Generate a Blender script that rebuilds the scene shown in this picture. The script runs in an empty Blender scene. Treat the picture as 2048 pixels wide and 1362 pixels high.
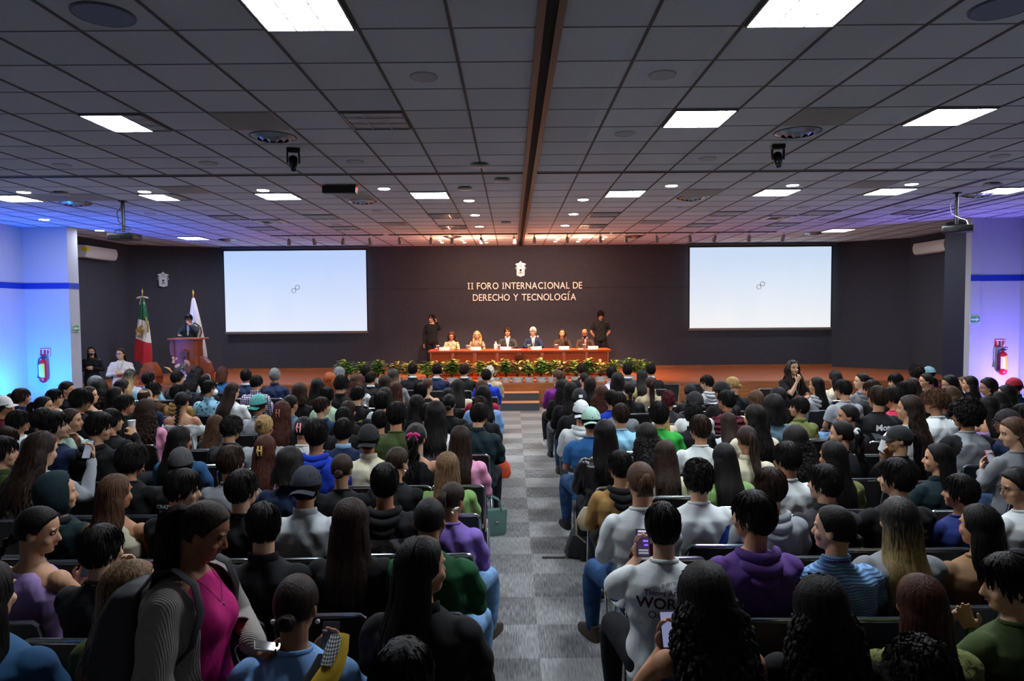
import bpy, bmesh, math, random
import numpy as np
from math import sin, cos, pi, atan, radians, sqrt
from mathutils import Vector, Matrix, Euler
from mathutils.bvhtree import BVHTree

# ------------------------------------------------------------------ camera, world, exposure, lights
SC = bpy.context.scene
COL = SC.collection
F = 1365.0
PITCH = atan(63 / F)
CAMZ = 2.35
CEIL = 4.22
STAGE = 0.58
CM = Matrix.Rotation(pi / 2 - PITCH, 4, 'X') @ Matrix.Rotation(-radians(.45), 4, 'Z')
cam = bpy.data.cameras.new('camera')
cam.sensor_width = 36.0
cam.lens = 36.0 * F / 2048.0
cam.clip_start = 0.05
camo = bpy.data.objects.new('camera', cam)
COL.objects.link(camo)
camo.matrix_world = Matrix.Translation((0, 0, CAMZ)) @ CM
SC.camera = camo
vs = SC.view_settings
vs.view_transform = 'Standard'
vs.look = 'None'
vs.gamma = 1.0
vs.exposure = 0.4
vs.use_curve_mapping = False
SC.cycles.use_light_tree = True
SC.cycles.max_bounces = 5
SC.cycles.diffuse_bounces = 3
SC.cycles.glossy_bounces = 2
SC.cycles.transmission_bounces = 3
SC.cycles.caustics_reflective = False
SC.cycles.caustics_refractive = False
SC.cycles.sample_clamp_indirect = 4.0
SC.cycles.use_adaptive_sampling = True
SC.cycles.adaptive_threshold = 0.03
world = bpy.data.worlds.new('world')
SC.world = world
world.use_nodes = True
world.node_tree.nodes['Background'].inputs[0].default_value = (.5, .6, .8, 1)
world.node_tree.nodes['Background'].inputs[1].default_value = 0.02

TROFFER_E = 72.0      # emission of the lit ceiling panels
DOWN_E = 190.0         # emission of the recessed downlights
SCREEN_E = 0.76        # brightness of the projected picture


def light(kind, name, loc, energy, col, target=None, **kw):
    d = bpy.data.lights.new(name, kind)
    d.energy = energy
    d.color = col
    for k, v in kw.items():
        setattr(d, k, v)
    o = bpy.data.objects.new(name, d)
    COL.objects.link(o)
    o.location = loc
    if target is not None:
        o.rotation_euler = (Vector(target) - Vector(loc)).to_track_quat('-Z', 'Y').to_euler()
    return o


light('SPOT', 'uplight_beam', (-10.0, 13.8, .35), 640, (.004, .12, 1), (-10.35, 15.0, 3.0), spot_size=radians(150), spot_blend=.9, shadow_soft_size=.06)
light('SPOT', 'uplight_beam', (10.62, 13.8, .35), 330, (.2, .13, 1), (10.55, 15.0, 3.0), spot_size=radians(150), spot_blend=.9, shadow_soft_size=.06)
for _x in (-1.75, -.9, .0, .85, 1.7, 2.4):
    light('SPOT', 'stage_spot', (_x + .1, 16.9, 4.08), 380, (1, .62, .40), (_x, 17.9, 1.2), spot_size=radians(80), spot_blend=.6, shadow_soft_size=.05)
for _x in (-1.6, -.7, .9, 1.9):
    light('POINT', 'ceiling_glow_fill', (_x, 17.9, 3.85), 36, (1, .46, .28), shadow_soft_size=.08)  # added bare point lights without fixtures, tinting the ceiling above the stage orange
for _x in (-.75, .3, 1.3):
    light('SPOT', 'track_beam', (_x, 17.08, 3.97), 42, (1, .93, .84), (_x * 1.05, 20.1, 3.0), spot_size=radians(75), spot_blend=.9, shadow_soft_size=.04)
light('SPOT', 'lectern_spot', (-7.6, 15.6, 4.1), 55, (1, .8, .7), (-8.1, 17.4, 1.6), spot_size=radians(60), spot_blend=.7, shadow_soft_size=.05)


# ------------------------------------------------------------------ pixel helpers (2048 x 1362 frame)
def ray(px, py):
    return (CM.to_3x3() @ Vector(((px - 1024) / F, -(py - 681) / F, -1.0)))


def UZ(px, py, z):
    d = ray(px, py)
    t = (z - CAMZ) / d.z
    return Vector((d.x * t, d.y * t, z))


def UY(px, py, y):
    d = ray(px, py)
    t = y / d.y
    return Vector((d.x * t, y, CAMZ + d.z * t))


# ------------------------------------------------------------------ materials
def lin(c):
    if isinstance(c, str):
        c = [int(c[i:i + 2], 16) / 255 for i in (0, 2, 4)]
    return tuple(((v / 12.92) if v <= .04045 else ((v + .055) / 1.055) ** 2.4) for v in c)


MATS = {}


def new_mat(name):
    m = bpy.data.materials.new(name)
    m.use_nodes = True
    nt = m.node_tree
    return m, nt, nt.nodes['Principled BSDF']


def N(nt, t, **kw):
    n = nt.nodes.new(t)
    for k, v in kw.items():
        if k.startswith('i_'):
            n.inputs[k[2:].replace('_', ' ')].default_value = v
        else:
            setattr(n, k, v)
    return n


def mat(col, rough=.7, metal=0., spec=.5, emit=0., kind='plain', key=None, trans=0.):
    k = (col, rough, metal, spec, emit, kind, trans)
    if k in MATS:
        return MATS[k]
    m, nt, p = new_mat(key or kind)
    L = nt.links.new
    c = lin(col) + (1,)
    p.inputs['Base Color'].default_value = c
    p.inputs['Roughness'].default_value = rough
    p.inputs['Metallic'].default_value = metal
    p.inputs['Specular IOR Level'].default_value = spec
    if trans:
        p.inputs['Transmission Weight'].default_value = trans
    if emit:
        p.inputs['Emission Color'].default_value = c
        p.inputs['Emission Strength'].default_value = emit
    tc = N(nt, 'ShaderNodeTexCoord')

    def bump(src, strength, dist=.01):
        b = N(nt, 'ShaderNodeBump')
        b.inputs['Strength'].default_value = strength
        b.inputs['Distance'].default_value = dist
        L(src, b.inputs['Height'])
        L(b.outputs[0], p.inputs['Normal'])

    def mix(fac, a, b):
        r = N(nt, 'ShaderNodeMix', data_type='RGBA')
        L(fac, r.inputs[0])
        r.inputs[6].default_value = a
        r.inputs[7].default_value = b
        return r

    def vscale(s):
        mp = N(nt, 'ShaderNodeMapping')
        mp.inputs['Scale'].default_value = s
        L(tc.outputs['Object'], mp.inputs[0])
        return mp.outputs[0]

    def ramp(src, a, b):
        mr = N(nt, 'ShaderNodeMapRange')
        mr.inputs['From Min'].default_value = a
        mr.inputs['From Max'].default_value = b
        L(src, mr.inputs[0])
        return mr.outputs[0]

    def dark(f):
        return tuple(v * f for v in c[:3]) + (1,)
    if kind == 'cloth':
        n = N(nt, 'ShaderNodeTexNoise')
        n.inputs['Scale'].default_value = 14
        n.inputs['Detail'].default_value = 4
        L(vscale((1, 1, .6)), n.inputs['Vector'])
        bump(n.outputs[0], .35, .02)
    elif kind == 'hair':
        n = N(nt, 'ShaderNodeTexNoise')
        n.inputs['Scale'].default_value = 60
        n.inputs['Detail'].default_value = 3
        L(vscale((2.2, 2.2, .18)), n.inputs['Vector'])
        r = mix(ramp(n.outputs[0], .35, .7), dark(.4), dark(1.7))
        L(r.outputs[2], p.inputs['Base Color'])
        bump(n.outputs[0], .5, .008)
    elif kind == 'ombre':
        n = N(nt, 'ShaderNodeTexNoise')
        n.inputs['Scale'].default_value = 60
        L(vscale((2.2, 2.2, .18)), n.inputs['Vector'])
        s = N(nt, 'ShaderNodeSeparateXYZ')
        L(tc.outputs['Object'], s.inputs[0])
        a = N(nt, 'ShaderNodeMath', operation='MULTIPLY_ADD')
        L(n.outputs[0], a.inputs[0])
        a.inputs[1].default_value = .35
        L(s.outputs[2], a.inputs[2])
        r = mix(ramp(a.outputs[0], .28, .10), lin('1c1713') + (1,), c)
        L(r.outputs[2], p.inputs['Base Color'])
        bump(n.outputs[0], .6, .006)
    elif kind in ('stripes', 'stripesv', 'rib', 'ribv'):
        w = N(nt, 'ShaderNodeTexWave', bands_direction='Z' if kind in ('stripes', 'ribv') else 'X')
        w.inputs['Scale'].default_value = 22 if kind == 'stripes' else 40
        w.inputs['Distortion'].default_value = .6
        w.inputs['Detail'].default_value = 1
        L(vscale((1, 1, 1)), w.inputs['Vector'])
        if 'stripes' in kind:
            r = mix(ramp(w.outputs[1], .45, .75), c, dark(.42))
            L(r.outputs[2], p.inputs['Base Color'])
        bump(w.outputs[1], .35, .006)
    elif kind in ('plaid', 'houndstooth', 'check'):
        s = {'plaid': 9, 'houndstooth': 26, 'check': 36}[kind]
        a = N(nt, 'ShaderNodeTexWave', bands_direction='X')
        b = N(nt, 'ShaderNodeTexWave', bands_direction='Z')
        for q in (a, b):
            q.inputs['Scale'].default_value = s
            L(vscale((1, 1, 1)), q.inputs['Vector'])
        ad = N(nt, 'ShaderNodeMath', operation='ADD')
        L(a.outputs[1], ad.inputs[0])
        L(b.outputs[1], ad.inputs[1])
        r = mix(ramp(ad.outputs[0], .85, 1.25), dark(.12), c)
        L(r.outputs[2], p.inputs['Base Color'])
    elif kind in ('floral', 'camo', 'lace', 'tweed'):
        v = N(nt, 'ShaderNodeTexVoronoi')
        v.inputs['Scale'].default_value = {'floral': 16, 'camo': 11, 'lace': 55, 'tweed': 90}[kind]
        nz = N(nt, 'ShaderNodeTexNoise')
        nz.inputs['Scale'].default_value = 9
        L(tc.outputs['Object'], nz.inputs['Vector'])
        L(nz.outputs[1] if kind == 'camo' else tc.outputs['Object'], v.inputs['Vector'])
        r = mix(ramp(v.outputs[0], .28, .36), dark(.25) if kind != 'lace' else dark(.55), c)
        L(r.outputs[2], p.inputs['Base Color'])
        bump(v.outputs[0], .3, .01)
    elif kind == 'puffer':
        w = N(nt, 'ShaderNodeTexWave', bands_direction='Z', wave_profile='SIN')
        w.inputs['Scale'].default_value = 5
        L(tc.outputs['Object'], w.inputs['Vector'])
        bump(w.outputs[1], 1.0, .04)
    elif kind == 'wood':
        n = N(nt, 'ShaderNodeTexNoise')
        n.inputs['Scale'].default_value = 6
        n.inputs['Detail'].default_value = 6
        L(vscale((.5, 6, 8)), n.inputs['Vector'])
        r = mix(ramp(n.outputs[0], .3, .7), dark(.62), dark(1.25))
        L(r.outputs[2], p.inputs['Base Color'])
    elif kind == 'woodv':
        n = N(nt, 'ShaderNodeTexNoise')
        n.inputs['Scale'].default_value = 6
        n.inputs['Detail'].default_value = 6
        L(vscale((7, 6, .6)), n.inputs['Vector'])
        r = mix(ramp(n.outputs[0], .3, .7), dark(.72), dark(1.2))
        L(r.outputs[2], p.inputs['Base Color'])
    elif kind == 'fabricwall':
        n = N(nt, 'ShaderNodeTexNoise')
        n.inputs['Scale'].default_value = 45
        n.inputs['Detail'].default_value = 5
        L(vscale((1, 1, 1)), n.inputs['Vector'])
        r = mix(ramp(n.outputs[0], .3, .7), dark(.75), dark(1.25))
        L(r.outputs[2], p.inputs['Base Color'])
        bump(n.outputs[0], .5, .01)
    elif kind == 'plaster':
        n = N(nt, 'ShaderNodeTexNoise')
        n.inputs['Scale'].default_value = 18
        n.inputs['Detail'].default_value = 6
        L(vscale((1, 1, .35)), n.inputs['Vector'])
        bump(n.outputs[0], .35, .02)
    elif kind == 'leaf':
        n = N(nt, 'ShaderNodeTexNoise')
        n.inputs['Scale'].default_value = 22
        L(tc.outputs['Object'], n.inputs['Vector'])
        r = mix(ramp(n.outputs[0], .42, .56), dark(.28), c)
        L(r.outputs[2], p.inputs['Base Color'])
    elif kind == 'denim':
        n = N(nt, 'ShaderNodeTexNoise')
        n.inputs['Scale'].default_value = 12
        L(tc.outputs['Object'], n.inputs['Vector'])
        r = mix(ramp(n.outputs[0], .3, .7), dark(.6), dark(1.4))
        L(r.outputs[2], p.inputs['Base Color'])
        bump(n.outputs[0], .3, .02)
    elif kind == 'skin':
        p.inputs['Subsurface Weight'].default_value = 0.0
        n = N(nt, 'ShaderNodeTexNoise')
        n.inputs['Scale'].default_value = 30
        L(tc.outputs['Object'], n.inputs['Vector'])
        r = mix(n.outputs[0], dark(.88), dark(1.1))
        L(r.outputs[2], p.inputs['Base Color'])
    MATS[k] = m
    return m


def ceiling_mat():
    m, nt, p = new_mat('ceiling_tile')
    L = nt.links.new
    tc = N(nt, 'ShaderNodeTexCoord')
    n = N(nt, 'ShaderNodeTexNoise')
    n.inputs['Scale'].default_value = 55
    n.inputs['Detail'].default_value = 5
    L(tc.outputs['Object'], n.inputs['Vector'])
    # every tile has a slightly different tone
    mp = N(nt, 'ShaderNodeMapping')
    mp.inputs['Scale'].default_value = (1 / .615, 1 / .625, 0)
    mp.inputs['Location'].default_value = (.39 / .615, -4.63 / .625, 0)
    L(tc.outputs['Object'], mp.inputs[0])
    fl = N(nt, 'ShaderNodeVectorMath', operation='FLOOR')
    L(mp.outputs[0], fl.inputs[0])
    wn = N(nt, 'ShaderNodeTexWhiteNoise')
    L(fl.outputs[0], wn.inputs['Vector'])
    big = N(nt, 'ShaderNodeTexNoise')
    big.inputs['Scale'].default_value = 1.2
    L(tc.outputs['Object'], big.inputs['Vector'])
    a = N(nt, 'ShaderNodeMath', operation='MULTIPLY_ADD')
    L(wn.outputs[0], a.inputs[0])
    a.inputs[1].default_value = .10
    a.inputs[2].default_value = .52
    b = N(nt, 'ShaderNodeMath', operation='MULTIPLY_ADD')
    L(n.outputs[0], b.inputs[0])
    b.inputs[1].default_value = .12
    L(a.outputs[0], b.inputs[2])
    c = N(nt, 'ShaderNodeMath', operation='MULTIPLY_ADD')
    L(big.outputs[0], c.inputs[0])
    c.inputs[1].default_value = .08
    L(b.outputs[0], c.inputs[2])
    cc = N(nt, 'ShaderNodeCombineColor')
    for i, f in enumerate((.95, 1.0, 1.07)):
        q = N(nt, 'ShaderNodeMath', operation='MULTIPLY')
        L(c.outputs[0], q.inputs[0])
        q.inputs[1].default_value = f
        L(q.outputs[0], cc.inputs[i])
    L(cc.outputs[0], p.inputs['Base Color'])
    p.inputs['Roughness'].default_value = .95
    p.inputs['Specular IOR Level'].default_value = .1
    bp = N(nt, 'ShaderNodeBump')
    bp.inputs['Strength'].default_value = .5
    bp.inputs['Distance'].default_value = .006
    L(n.outputs[0], bp.inputs['Height'])
    L(bp.outputs[0], p.inputs['Normal'])
    return m


def carpet_mat():
    m, nt, p = new_mat('carpet_tiles')
    L = nt.links.new
    tc = N(nt, 'ShaderNodeTexCoord')
    mp = N(nt, 'ShaderNodeMapping')
    mp.inputs['Scale'].default_value = (2.0, 2.04, 0)
    mp.inputs['Location'].default_value = (-.17 * 2 + 20, -4.49 * 2.04 + 40, 0)
    L(tc.outputs['Object'], mp.inputs[0])
    ck = N(nt, 'ShaderNodeTexChecker')
    ck.inputs['Scale'].default_value = 1
    mp2 = N(nt, 'ShaderNodeVectorMath', operation='ADD')
    L(mp.outputs[0], mp2.inputs[0])
    mp2.inputs[1].default_value = (0, 0, .5)
    L(mp2.outputs[0], ck.inputs['Vector'])
    fl = N(nt, 'ShaderNodeVectorMath', operation='FLOOR')
    L(mp.outputs[0], fl.inputs[0])
    wn = N(nt, 'ShaderNodeTexWhiteNoise')
    L(fl.outputs[0], wn.inputs['Vector'])
    # fine lines along the tile
    ln = N(nt, 'ShaderNodeTexNoise')
    ln.inputs['Scale'].default_value = 1
    ln.inputs['Detail'].default_value = 3
    ms = N(nt, 'ShaderNodeMapping')
    ms.inputs['Scale'].default_value = (110, 9, 1)
    L(tc.outputs['Object'], ms.inputs[0])
    L(ms.outputs[0], ln.inputs['Vector'])
    big = N(nt, 'ShaderNodeTexNoise')
    big.inputs['Scale'].default_value = 6
    L(tc.outputs['Object'], big.inputs['Vector'])
    v = N(nt, 'ShaderNodeMath', operation='MULTIPLY_ADD')
    L(ck.outputs[1], v.inputs[0])
    v.inputs[1].default_value = .085
    v.inputs[2].default_value = -.085
    v2 = N(nt, 'ShaderNodeMath', operation='MULTIPLY_ADD')
    L(wn.outputs[0], v2.inputs[0])
    v2.inputs[1].default_value = .05
    L(v.outputs[0], v2.inputs[2])
    v3 = N(nt, 'ShaderNodeMath', operation='MULTIPLY_ADD')
    L(ln.outputs[0], v3.inputs[0])
    v3.inputs[1].default_value = .42
    L(v2.outputs[0], v3.inputs[2])
    v4 = N(nt, 'ShaderNodeMath', operation='MULTIPLY_ADD')
    L(big.outputs[0], v4.inputs[0])
    v4.inputs[1].default_value = .06
    L(v3.outputs[0], v4.inputs[2])
    mx = N(nt, 'ShaderNodeMath', operation='MAXIMUM')
    L(v4.outputs[0], mx.inputs[0])
    mx.inputs[1].default_value = .03
    cc = N(nt, 'ShaderNodeCombineColor')
    for i in range(3):
        L(mx.outputs[0], cc.inputs[i])
    L(cc.outputs[0], p.inputs['Base Color'])
    p.inputs['Roughness'].default_value = .95
    p.inputs['Specular IOR Level'].default_value = .15
    bp = N(nt, 'ShaderNodeBump')
    bp.inputs['Strength'].default_value = .4
    bp.inputs['Distance'].default_value = .004
    L(ln.outputs[0], bp.inputs['Height'])
    L(bp.outputs[0], p.inputs['Normal'])
    return m


CHROME = ('c8ccd0', .18, 1.)
BLACKP = mat('0b0b0c', .45, key='black_plastic')
CHROMEM = mat('c8ccd0', .2, 1., key='chrome')
WHITEP = mat('d8d8d4', .5, key='white_plastic')


# ------------------------------------------------------------------ mesh helpers
class MB:
    """collects shapes for ONE mesh"""

    def __init__(s):
        s.v, s.f, s.mi, s.cur = [], [], [], 0

    def add(s, vs_, fs):
        b = len(s.v)
        s.v += [tuple(v) for v in vs_]
        s.f += [tuple(i + b for i in f) for f in fs]
        s.mi += [s.cur] * len(fs)
        return s

    def box(s, x0, x1, y0, y1, z0, z1, M=None, bev=0.):
        if bev <= 0:
            vs_ = [Vector((x, y, z)) for x in (x0, x1) for y in (y0, y1) for z in (z0, z1)]
            fs = [(0, 1, 3, 2), (4, 6, 7, 5), (0, 4, 5, 1), (2, 3, 7, 6), (0, 2, 6, 4), (1, 5, 7, 3)]
        else:
            bm = bmesh.new()
            bmesh.ops.create_cube(bm, size=1)
            bmesh.ops.scale(bm, vec=(x1 - x0, y1 - y0, z1 - z0), verts=bm.verts)
            bmesh.ops.translate(bm, vec=((x0 + x1) / 2, (y0 + y1) / 2, (z0 + z1) / 2), verts=bm.verts)
            bmesh.ops.bevel(bm, geom=bm.edges[:], offset=bev, segments=2, affect='EDGES', profile=.5)
            bm.verts.index_update()
            vs_ = [v.co.copy() for v in bm.verts]
            fs = [tuple(v.index for v in f.verts) for f in bm.faces]
            bm.free()
        if M is not None:
            vs_ = [M @ v for v in vs_]
        return s.add(vs_, fs)

    def tube(s, pts, r, n=8, cap=True, flat=None, up=None):
        """swept tube, r may be a list; flat=(a,b) multipliers for an oval section"""
        pts = [Vector(p) for p in pts]
        k = len(pts)
        rs = r if isinstance(r, (list, tuple)) else [r] * k
        vs_, fs = [], []
        ref = Vector(up) if up else None
        for i, p in enumerate(pts):
            t = (pts[min(i + 1, k - 1)] - pts[max(i - 1, 0)])
            if t.length < 1e-9:
                t = Vector((0, 0, 1))
            t.normalize()
            if ref is None:
                ref = Vector((0, 0, 1)) if abs(t.z) < .9 else Vector((0, 1, 0))
            a = ref - t * ref.dot(t)
            if a.length < 1e-5:
                a = t.orthogonal()
            a.normalize()
            b = t.cross(a)
            if up is None:
                ref = a
            fa, fb = flat if flat else (1, 1)
            for j in range(n):
                w = 2 * pi * j / n
                vs_.append(p + (a * cos(w) * fa + b * sin(w) * fb) * rs[i])
        for i in range(k - 1):
            for j in range(n):
                j2 = (j + 1) % n
                fs.append((i * n + j, i * n + j2, (i + 1) * n + j2, (i + 1) * n + j))
        if cap:
            fs.append(tuple(range(n))[::-1])
            fs.append(tuple((k - 1) * n + j for j in range(n)))
        return s.add(vs_, fs)

    def blob(s, pts, rs, n=12, up=None, flat=None):
        """tube with rounded ends, for bodies"""
        pts = [Vector(p) for p in pts]
        rs = list(rs)
        t0 = (pts[0] - pts[1]).normalized()
        t1 = (pts[-1] - pts[-2]).normalized()
        P, R = [], []
        for a in (0.08, .38, .75):
            P.append(pts[0] + t0 * rs[0] * cos(a * pi / 2))
            R.append(rs[0] * sin(a * pi / 2) + 1e-4)
        P += pts
        R += rs
        for a in (.75, .38, .08):
            P.append(pts[-1] + t1 * rs[-1] * cos(a * pi / 2))
            R.append(rs[-1] * sin(a * pi / 2) + 1e-4)
        return s.tube(P, R, n, True, flat, up)

    def ell(s, c, r, n=14, m=9, M=None):
        vs_, fs = [], []
        for i in range(m + 1):
            th = pi * i / m
            for j in range(n):
                ph = 2 * pi * j / n
                v = Vector((r[0] * sin(th) * cos(ph), r[1] * sin(th) * sin(ph), r[2] * cos(th)))
                if M is not None:
                    v = M @ v
                vs_.append(v + Vector(c))
        for i in range(m):
            for j in range(n):
                j2 = (j + 1) % n
                fs.append((i * n + j, (i + 1) * n + j, (i + 1) * n + j2, i * n + j2))
        return s.add(vs_, fs)

    def loft(s, secs, n=20, e=2.0):
        """closed loft of horizontal sections (cx,cy,cz,rx,ry)"""
        vs_, fs = [], []
        for (cx, cy, cz, rx, ry) in secs:
            for j in range(n):
                w = 2 * pi * j / n
                ca, sa = cos(w), sin(w)
                x = rx * math.copysign(abs(ca) ** (2 / e), ca)
                y = ry * math.copysign(abs(sa) ** (2 / e), sa)
                vs_.append((cx + x, cy + y, cz))
        k = len(secs)
        for i in range(k - 1):
            for j in range(n):
                j2 = (j + 1) % n
                fs.append((i * n + j, i * n + j2, (i + 1) * n + j2, (i + 1) * n + j))
        fs.append(tuple(range(n))[::-1])
        fs.append(tuple((k - 1) * n + j for j in range(n)))
        return s.add(vs_, fs)

    def prism(s, poly, d0, d1, M=None):
        """outline in x,z extruded along y from d0 to d1"""
        n = len(poly)
        vs_ = [Vector((x, d0, z)) for x, z in poly] + [Vector((x, d1, z)) for x, z in poly]
        if M is not None:
            vs_ = [M @ v for v in vs_]
        fs = [tuple(range(n)), tuple(range(2 * n - 1, n - 1, -1))]
        for i in range(n):
            j = (i + 1) % n
            fs.append((i, i + n, j + n, j))
        return s.add(vs_, fs)

    def disc(s, c, r, h=.01, n=24, r2=None):
        c = Vector(c)
        return s.tube([c, c - Vector((0, 0, h))], [r, r2 if r2 else r], n)

    def mesh(s, name, mats=(), smooth=True):
        me = bpy.data.meshes.new(name)
        me.from_pydata(s.v, [], s.f)
        for m in mats:
            me.materials.append(m)
        if any(s.mi):
            me.polygons.foreach_set('material_index', s.mi)
        bm = bmesh.new()
        bm.from_mesh(me)
        bmesh.ops.recalc_face_normals(bm, faces=bm.faces)
        bm.to_mesh(me)
        bm.free()
        if smooth:
            me.polygons.foreach_set('use_smooth', [True] * len(me.polygons))
            try:
                me.set_sharp_from_angle(angle=radians(smooth if smooth is not True else 40))
            except Exception:
                pass
        me.update()
        return me


def obj(name, me, m=None, parent=None, loc=(0, 0, 0), rz=0., label=None, cat=None, group=None, kind=None, smooth=True):
    if isinstance(me, MB):
        me = me.mesh(name, [m] if m and not isinstance(m, (list, tuple)) else (m or []), smooth)
        m = None
    o = bpy.data.objects.new(name, me)
    COL.objects.link(o)
    if m is not None:
        if len(me.materials) == 0:
            me.materials.append(m)
        o.material_slots[0].link = 'OBJECT'
        o.material_slots[0].material = m
    o.location = loc
    o.rotation_euler = (0, 0, rz)
    if parent is not None:
        o.parent = parent
    tag(o, label, cat, group, kind)
    return o


def tag(o, label=None, cat=None, group=None, kind=None):
    if label:
        o['label'] = label
    if cat:
        o['category'] = cat
    if group:
        o['group'] = group
    if kind:
        o['kind'] = kind
    return o


def empty(name, loc, label, cat, group=None, rz=0.):
    o = bpy.data.objects.new(name, None)
    o.empty_display_size = .1
    COL.objects.link(o)
    o.location = loc
    o.rotation_euler = (0, 0, rz)
    return tag(o, label, cat, group)


def struct(name, mb, m, smooth=False):
    return obj(name, mb, m, kind='structure', smooth=smooth)


def kids(o):
    return [c for c in bpy.data.objects if c.parent == o]


def copy_tree(o, parent=None, ch=None):
    c = o.copy()
    COL.objects.link(c)
    if parent is not None:
        c.parent = parent
    return c


class Proto:
    """thing with parts that is copied part by part"""

    def __init__(s, root):
        s.root = root
        s.ch = []
        for c in kids(root):
            s.ch.append((c, kids(c)))
        s.used = False

    def put(s, loc, rz, label, group=None, scale=None):
        if not s.used:
            r = s.root
            s.used = True
        else:
            r = s.root.copy()
            COL.objects.link(r)
            for c, gs in s.ch:
                d = c.copy()
                COL.objects.link(d)
                d.parent = r
                for g in gs:
                    h = g.copy()
                    COL.objects.link(h)
                    h.parent = d
        r.location = loc
        r.rotation_euler = (0, 0, rz)
        if scale:
            r.scale = scale
        tag(r, label, None, group)
        return r


def remesh(mb, name, voxel, smooth=4, factor=.5):
    """fuse overlapping shapes into one continuous skin"""
    me = bpy.data.meshes.new(name)
    me.from_pydata(mb.v, [], mb.f)
    bm = bmesh.new()
    bm.from_mesh(me)
    bmesh.ops.recalc_face_normals(bm, faces=bm.faces)
    bm.to_mesh(me)
    bm.free()
    o = bpy.data.objects.new('tmp', me)
    COL.objects.link(o)
    r = o.modifiers.new('r', 'REMESH')
    r.mode = 'VOXEL'
    r.voxel_size = voxel
    if smooth:
        q = o.modifiers.new('s', 'SMOOTH')
        q.iterations = smooth
        q.factor = factor
    dg = bpy.context.evaluated_depsgraph_get()
    dg.update()
    out = bpy.data.meshes.new_from_object(o.evaluated_get(dg))
    out.name = name
    bpy.data.objects.remove(o)
    bpy.data.meshes.remove(me)
    out.polygons.foreach_set('use_smooth', [True] * len(out.polygons))
    return out


def get_co(me):
    a = np.empty(len(me.vertices) * 3)
    me.vertices.foreach_get('co', a)
    return a.reshape(-1, 3)


def set_co(me, a):
    me.vertices.foreach_set('co', a.ravel())
    me.update()


def text_mesh(s, size, extrude=.0, bold=0.):
    cu = bpy.data.curves.new('t', 'FONT')
    cu.body = s
    cu.size = size
    cu.extrude = extrude
    cu.offset = bold
    cu.resolution_u = 4
    o = bpy.data.objects.new('t', cu)
    COL.objects.link(o)
    dg = bpy.context.evaluated_depsgraph_get()
    dg.update()
    me = bpy.data.meshes.new_from_object(o.evaluated_get(dg))
    bpy.data.objects.remove(o)
    bpy.data.curves.remove(cu)
    return me
# ------------------------------------------------------------------ room shell
XL, XR, YB, YBACK = -10.66, 10.95, 20.15, -4.0
carpet = carpet_mat()
struct('floor', MB().box(-12.5, 12.5, -4.2, 20.6, -.1, 0), carpet)
struct('ceiling', MB().box(-12.5, 12.5, -4.2, 20.8, CEIL, CEIL + .15), ceiling_mat())
white_wall = mat('b2b6ba', .8, spec=.3, kind='plaster', key='white_plaster')
dark_wall = mat('3d3e46', .95, spec=.2, kind='fabricwall', key='charcoal_fabric')
navy_wall = mat('141a33', .6, spec=.4, key='navy_paint')
blue_band = mat('1236a0', .5, spec=.4, key='blue_paint')
struct('wall_left', MB().box(XL - .2, XL, -4.2, 15.3, 0, CEIL), white_wall)
struct('wall_left_front', MB().box(XL, -9.69, 14.97, 15.33, 0, CEIL), white_wall)
struct('wall_right', MB().box(XR, XR + .2, -4.2, 15.3, 0, CEIL), white_wall)
struct('wall_right_front', MB().box(10.0, XR, 14.72, 15.4, 0, CEIL), white_wall)
struct('wall_right_pillar', MB().box(9.80, 10.0, 14.6, 14.78, 0, CEIL), white_wall)
struct('wall_right_pillar_side', MB().box(9.80, 10.0, 14.78, 15.5, 0, CEIL), navy_wall)
struct('wall_behind', MB().box(-12, 12, YBACK - .2, YBACK, 0, CEIL), white_wall)
struct('wall_left_stage', MB().box(XL - .2, XL, 15.33, 19.2, 0, CEIL), dark_wall)
struct('wall_right_stage', MB().box(XR, XR + .2, 15.4, 19.0, 0, CEIL), dark_wall)


def diag(x0, y0, x1, y1, t=.15):
    d = Vector((x1 - x0, y1 - y0, 0)).normalized()
    n = Vector((-d.y, d.x, 0)) * t
    mb = MB()
    a, b = Vector((x0, y0, 0)), Vector((x1, y1, 0))
    vs_ = [a, b, b + n, a + n]
    mb.add([Vector((v.x, v.y, 0)) for v in vs_] + [Vector((v.x, v.y, CEIL)) for v in vs_],
           [(0, 1, 2, 3), (4, 7, 6, 5), (0, 4, 5, 1), (1, 5, 6, 2), (2, 6, 7, 3), (3, 7, 4, 0)])
    return mb


struct('wall_left_corner', diag(XL - .02, 19.1, -8.55, YB), dark_wall)
struct('wall_right_corner', diag(9.45, YB, XR + .02, 18.8), dark_wall)
struct('wall_stage', MB().box(-8.7, 9.6, YB, YB + .2, 0, CEIL), dark_wall)
# seam in the fabric panels, blue stripe on the white walls
struct('trim_1', MB().box(-8.5, 9.45, YB - .006, YB + .002, 2.955, 2.968), mat('1c1b1e', .9, key='seam'))
zb0, zb1 = 2.87, 3.0
struct('trim_2', MB().box(XL - .001, XL + .006, -4, 14.97, zb0, zb1).box(XL, -9.684, 14.963, 14.97, zb0, zb1).box(-9.69, -9.683, 14.97, 15.33, zb0, zb1), blue_band)
struct('trim_3', MB().box(XR - .006, XR, -4, 14.72, zb0, zb1).box(10.0, XR, 14.712, 14.72, zb0, zb1).box(9.795, 10.005, 14.592, 14.6, zb0, zb1), blue_band)

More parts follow.
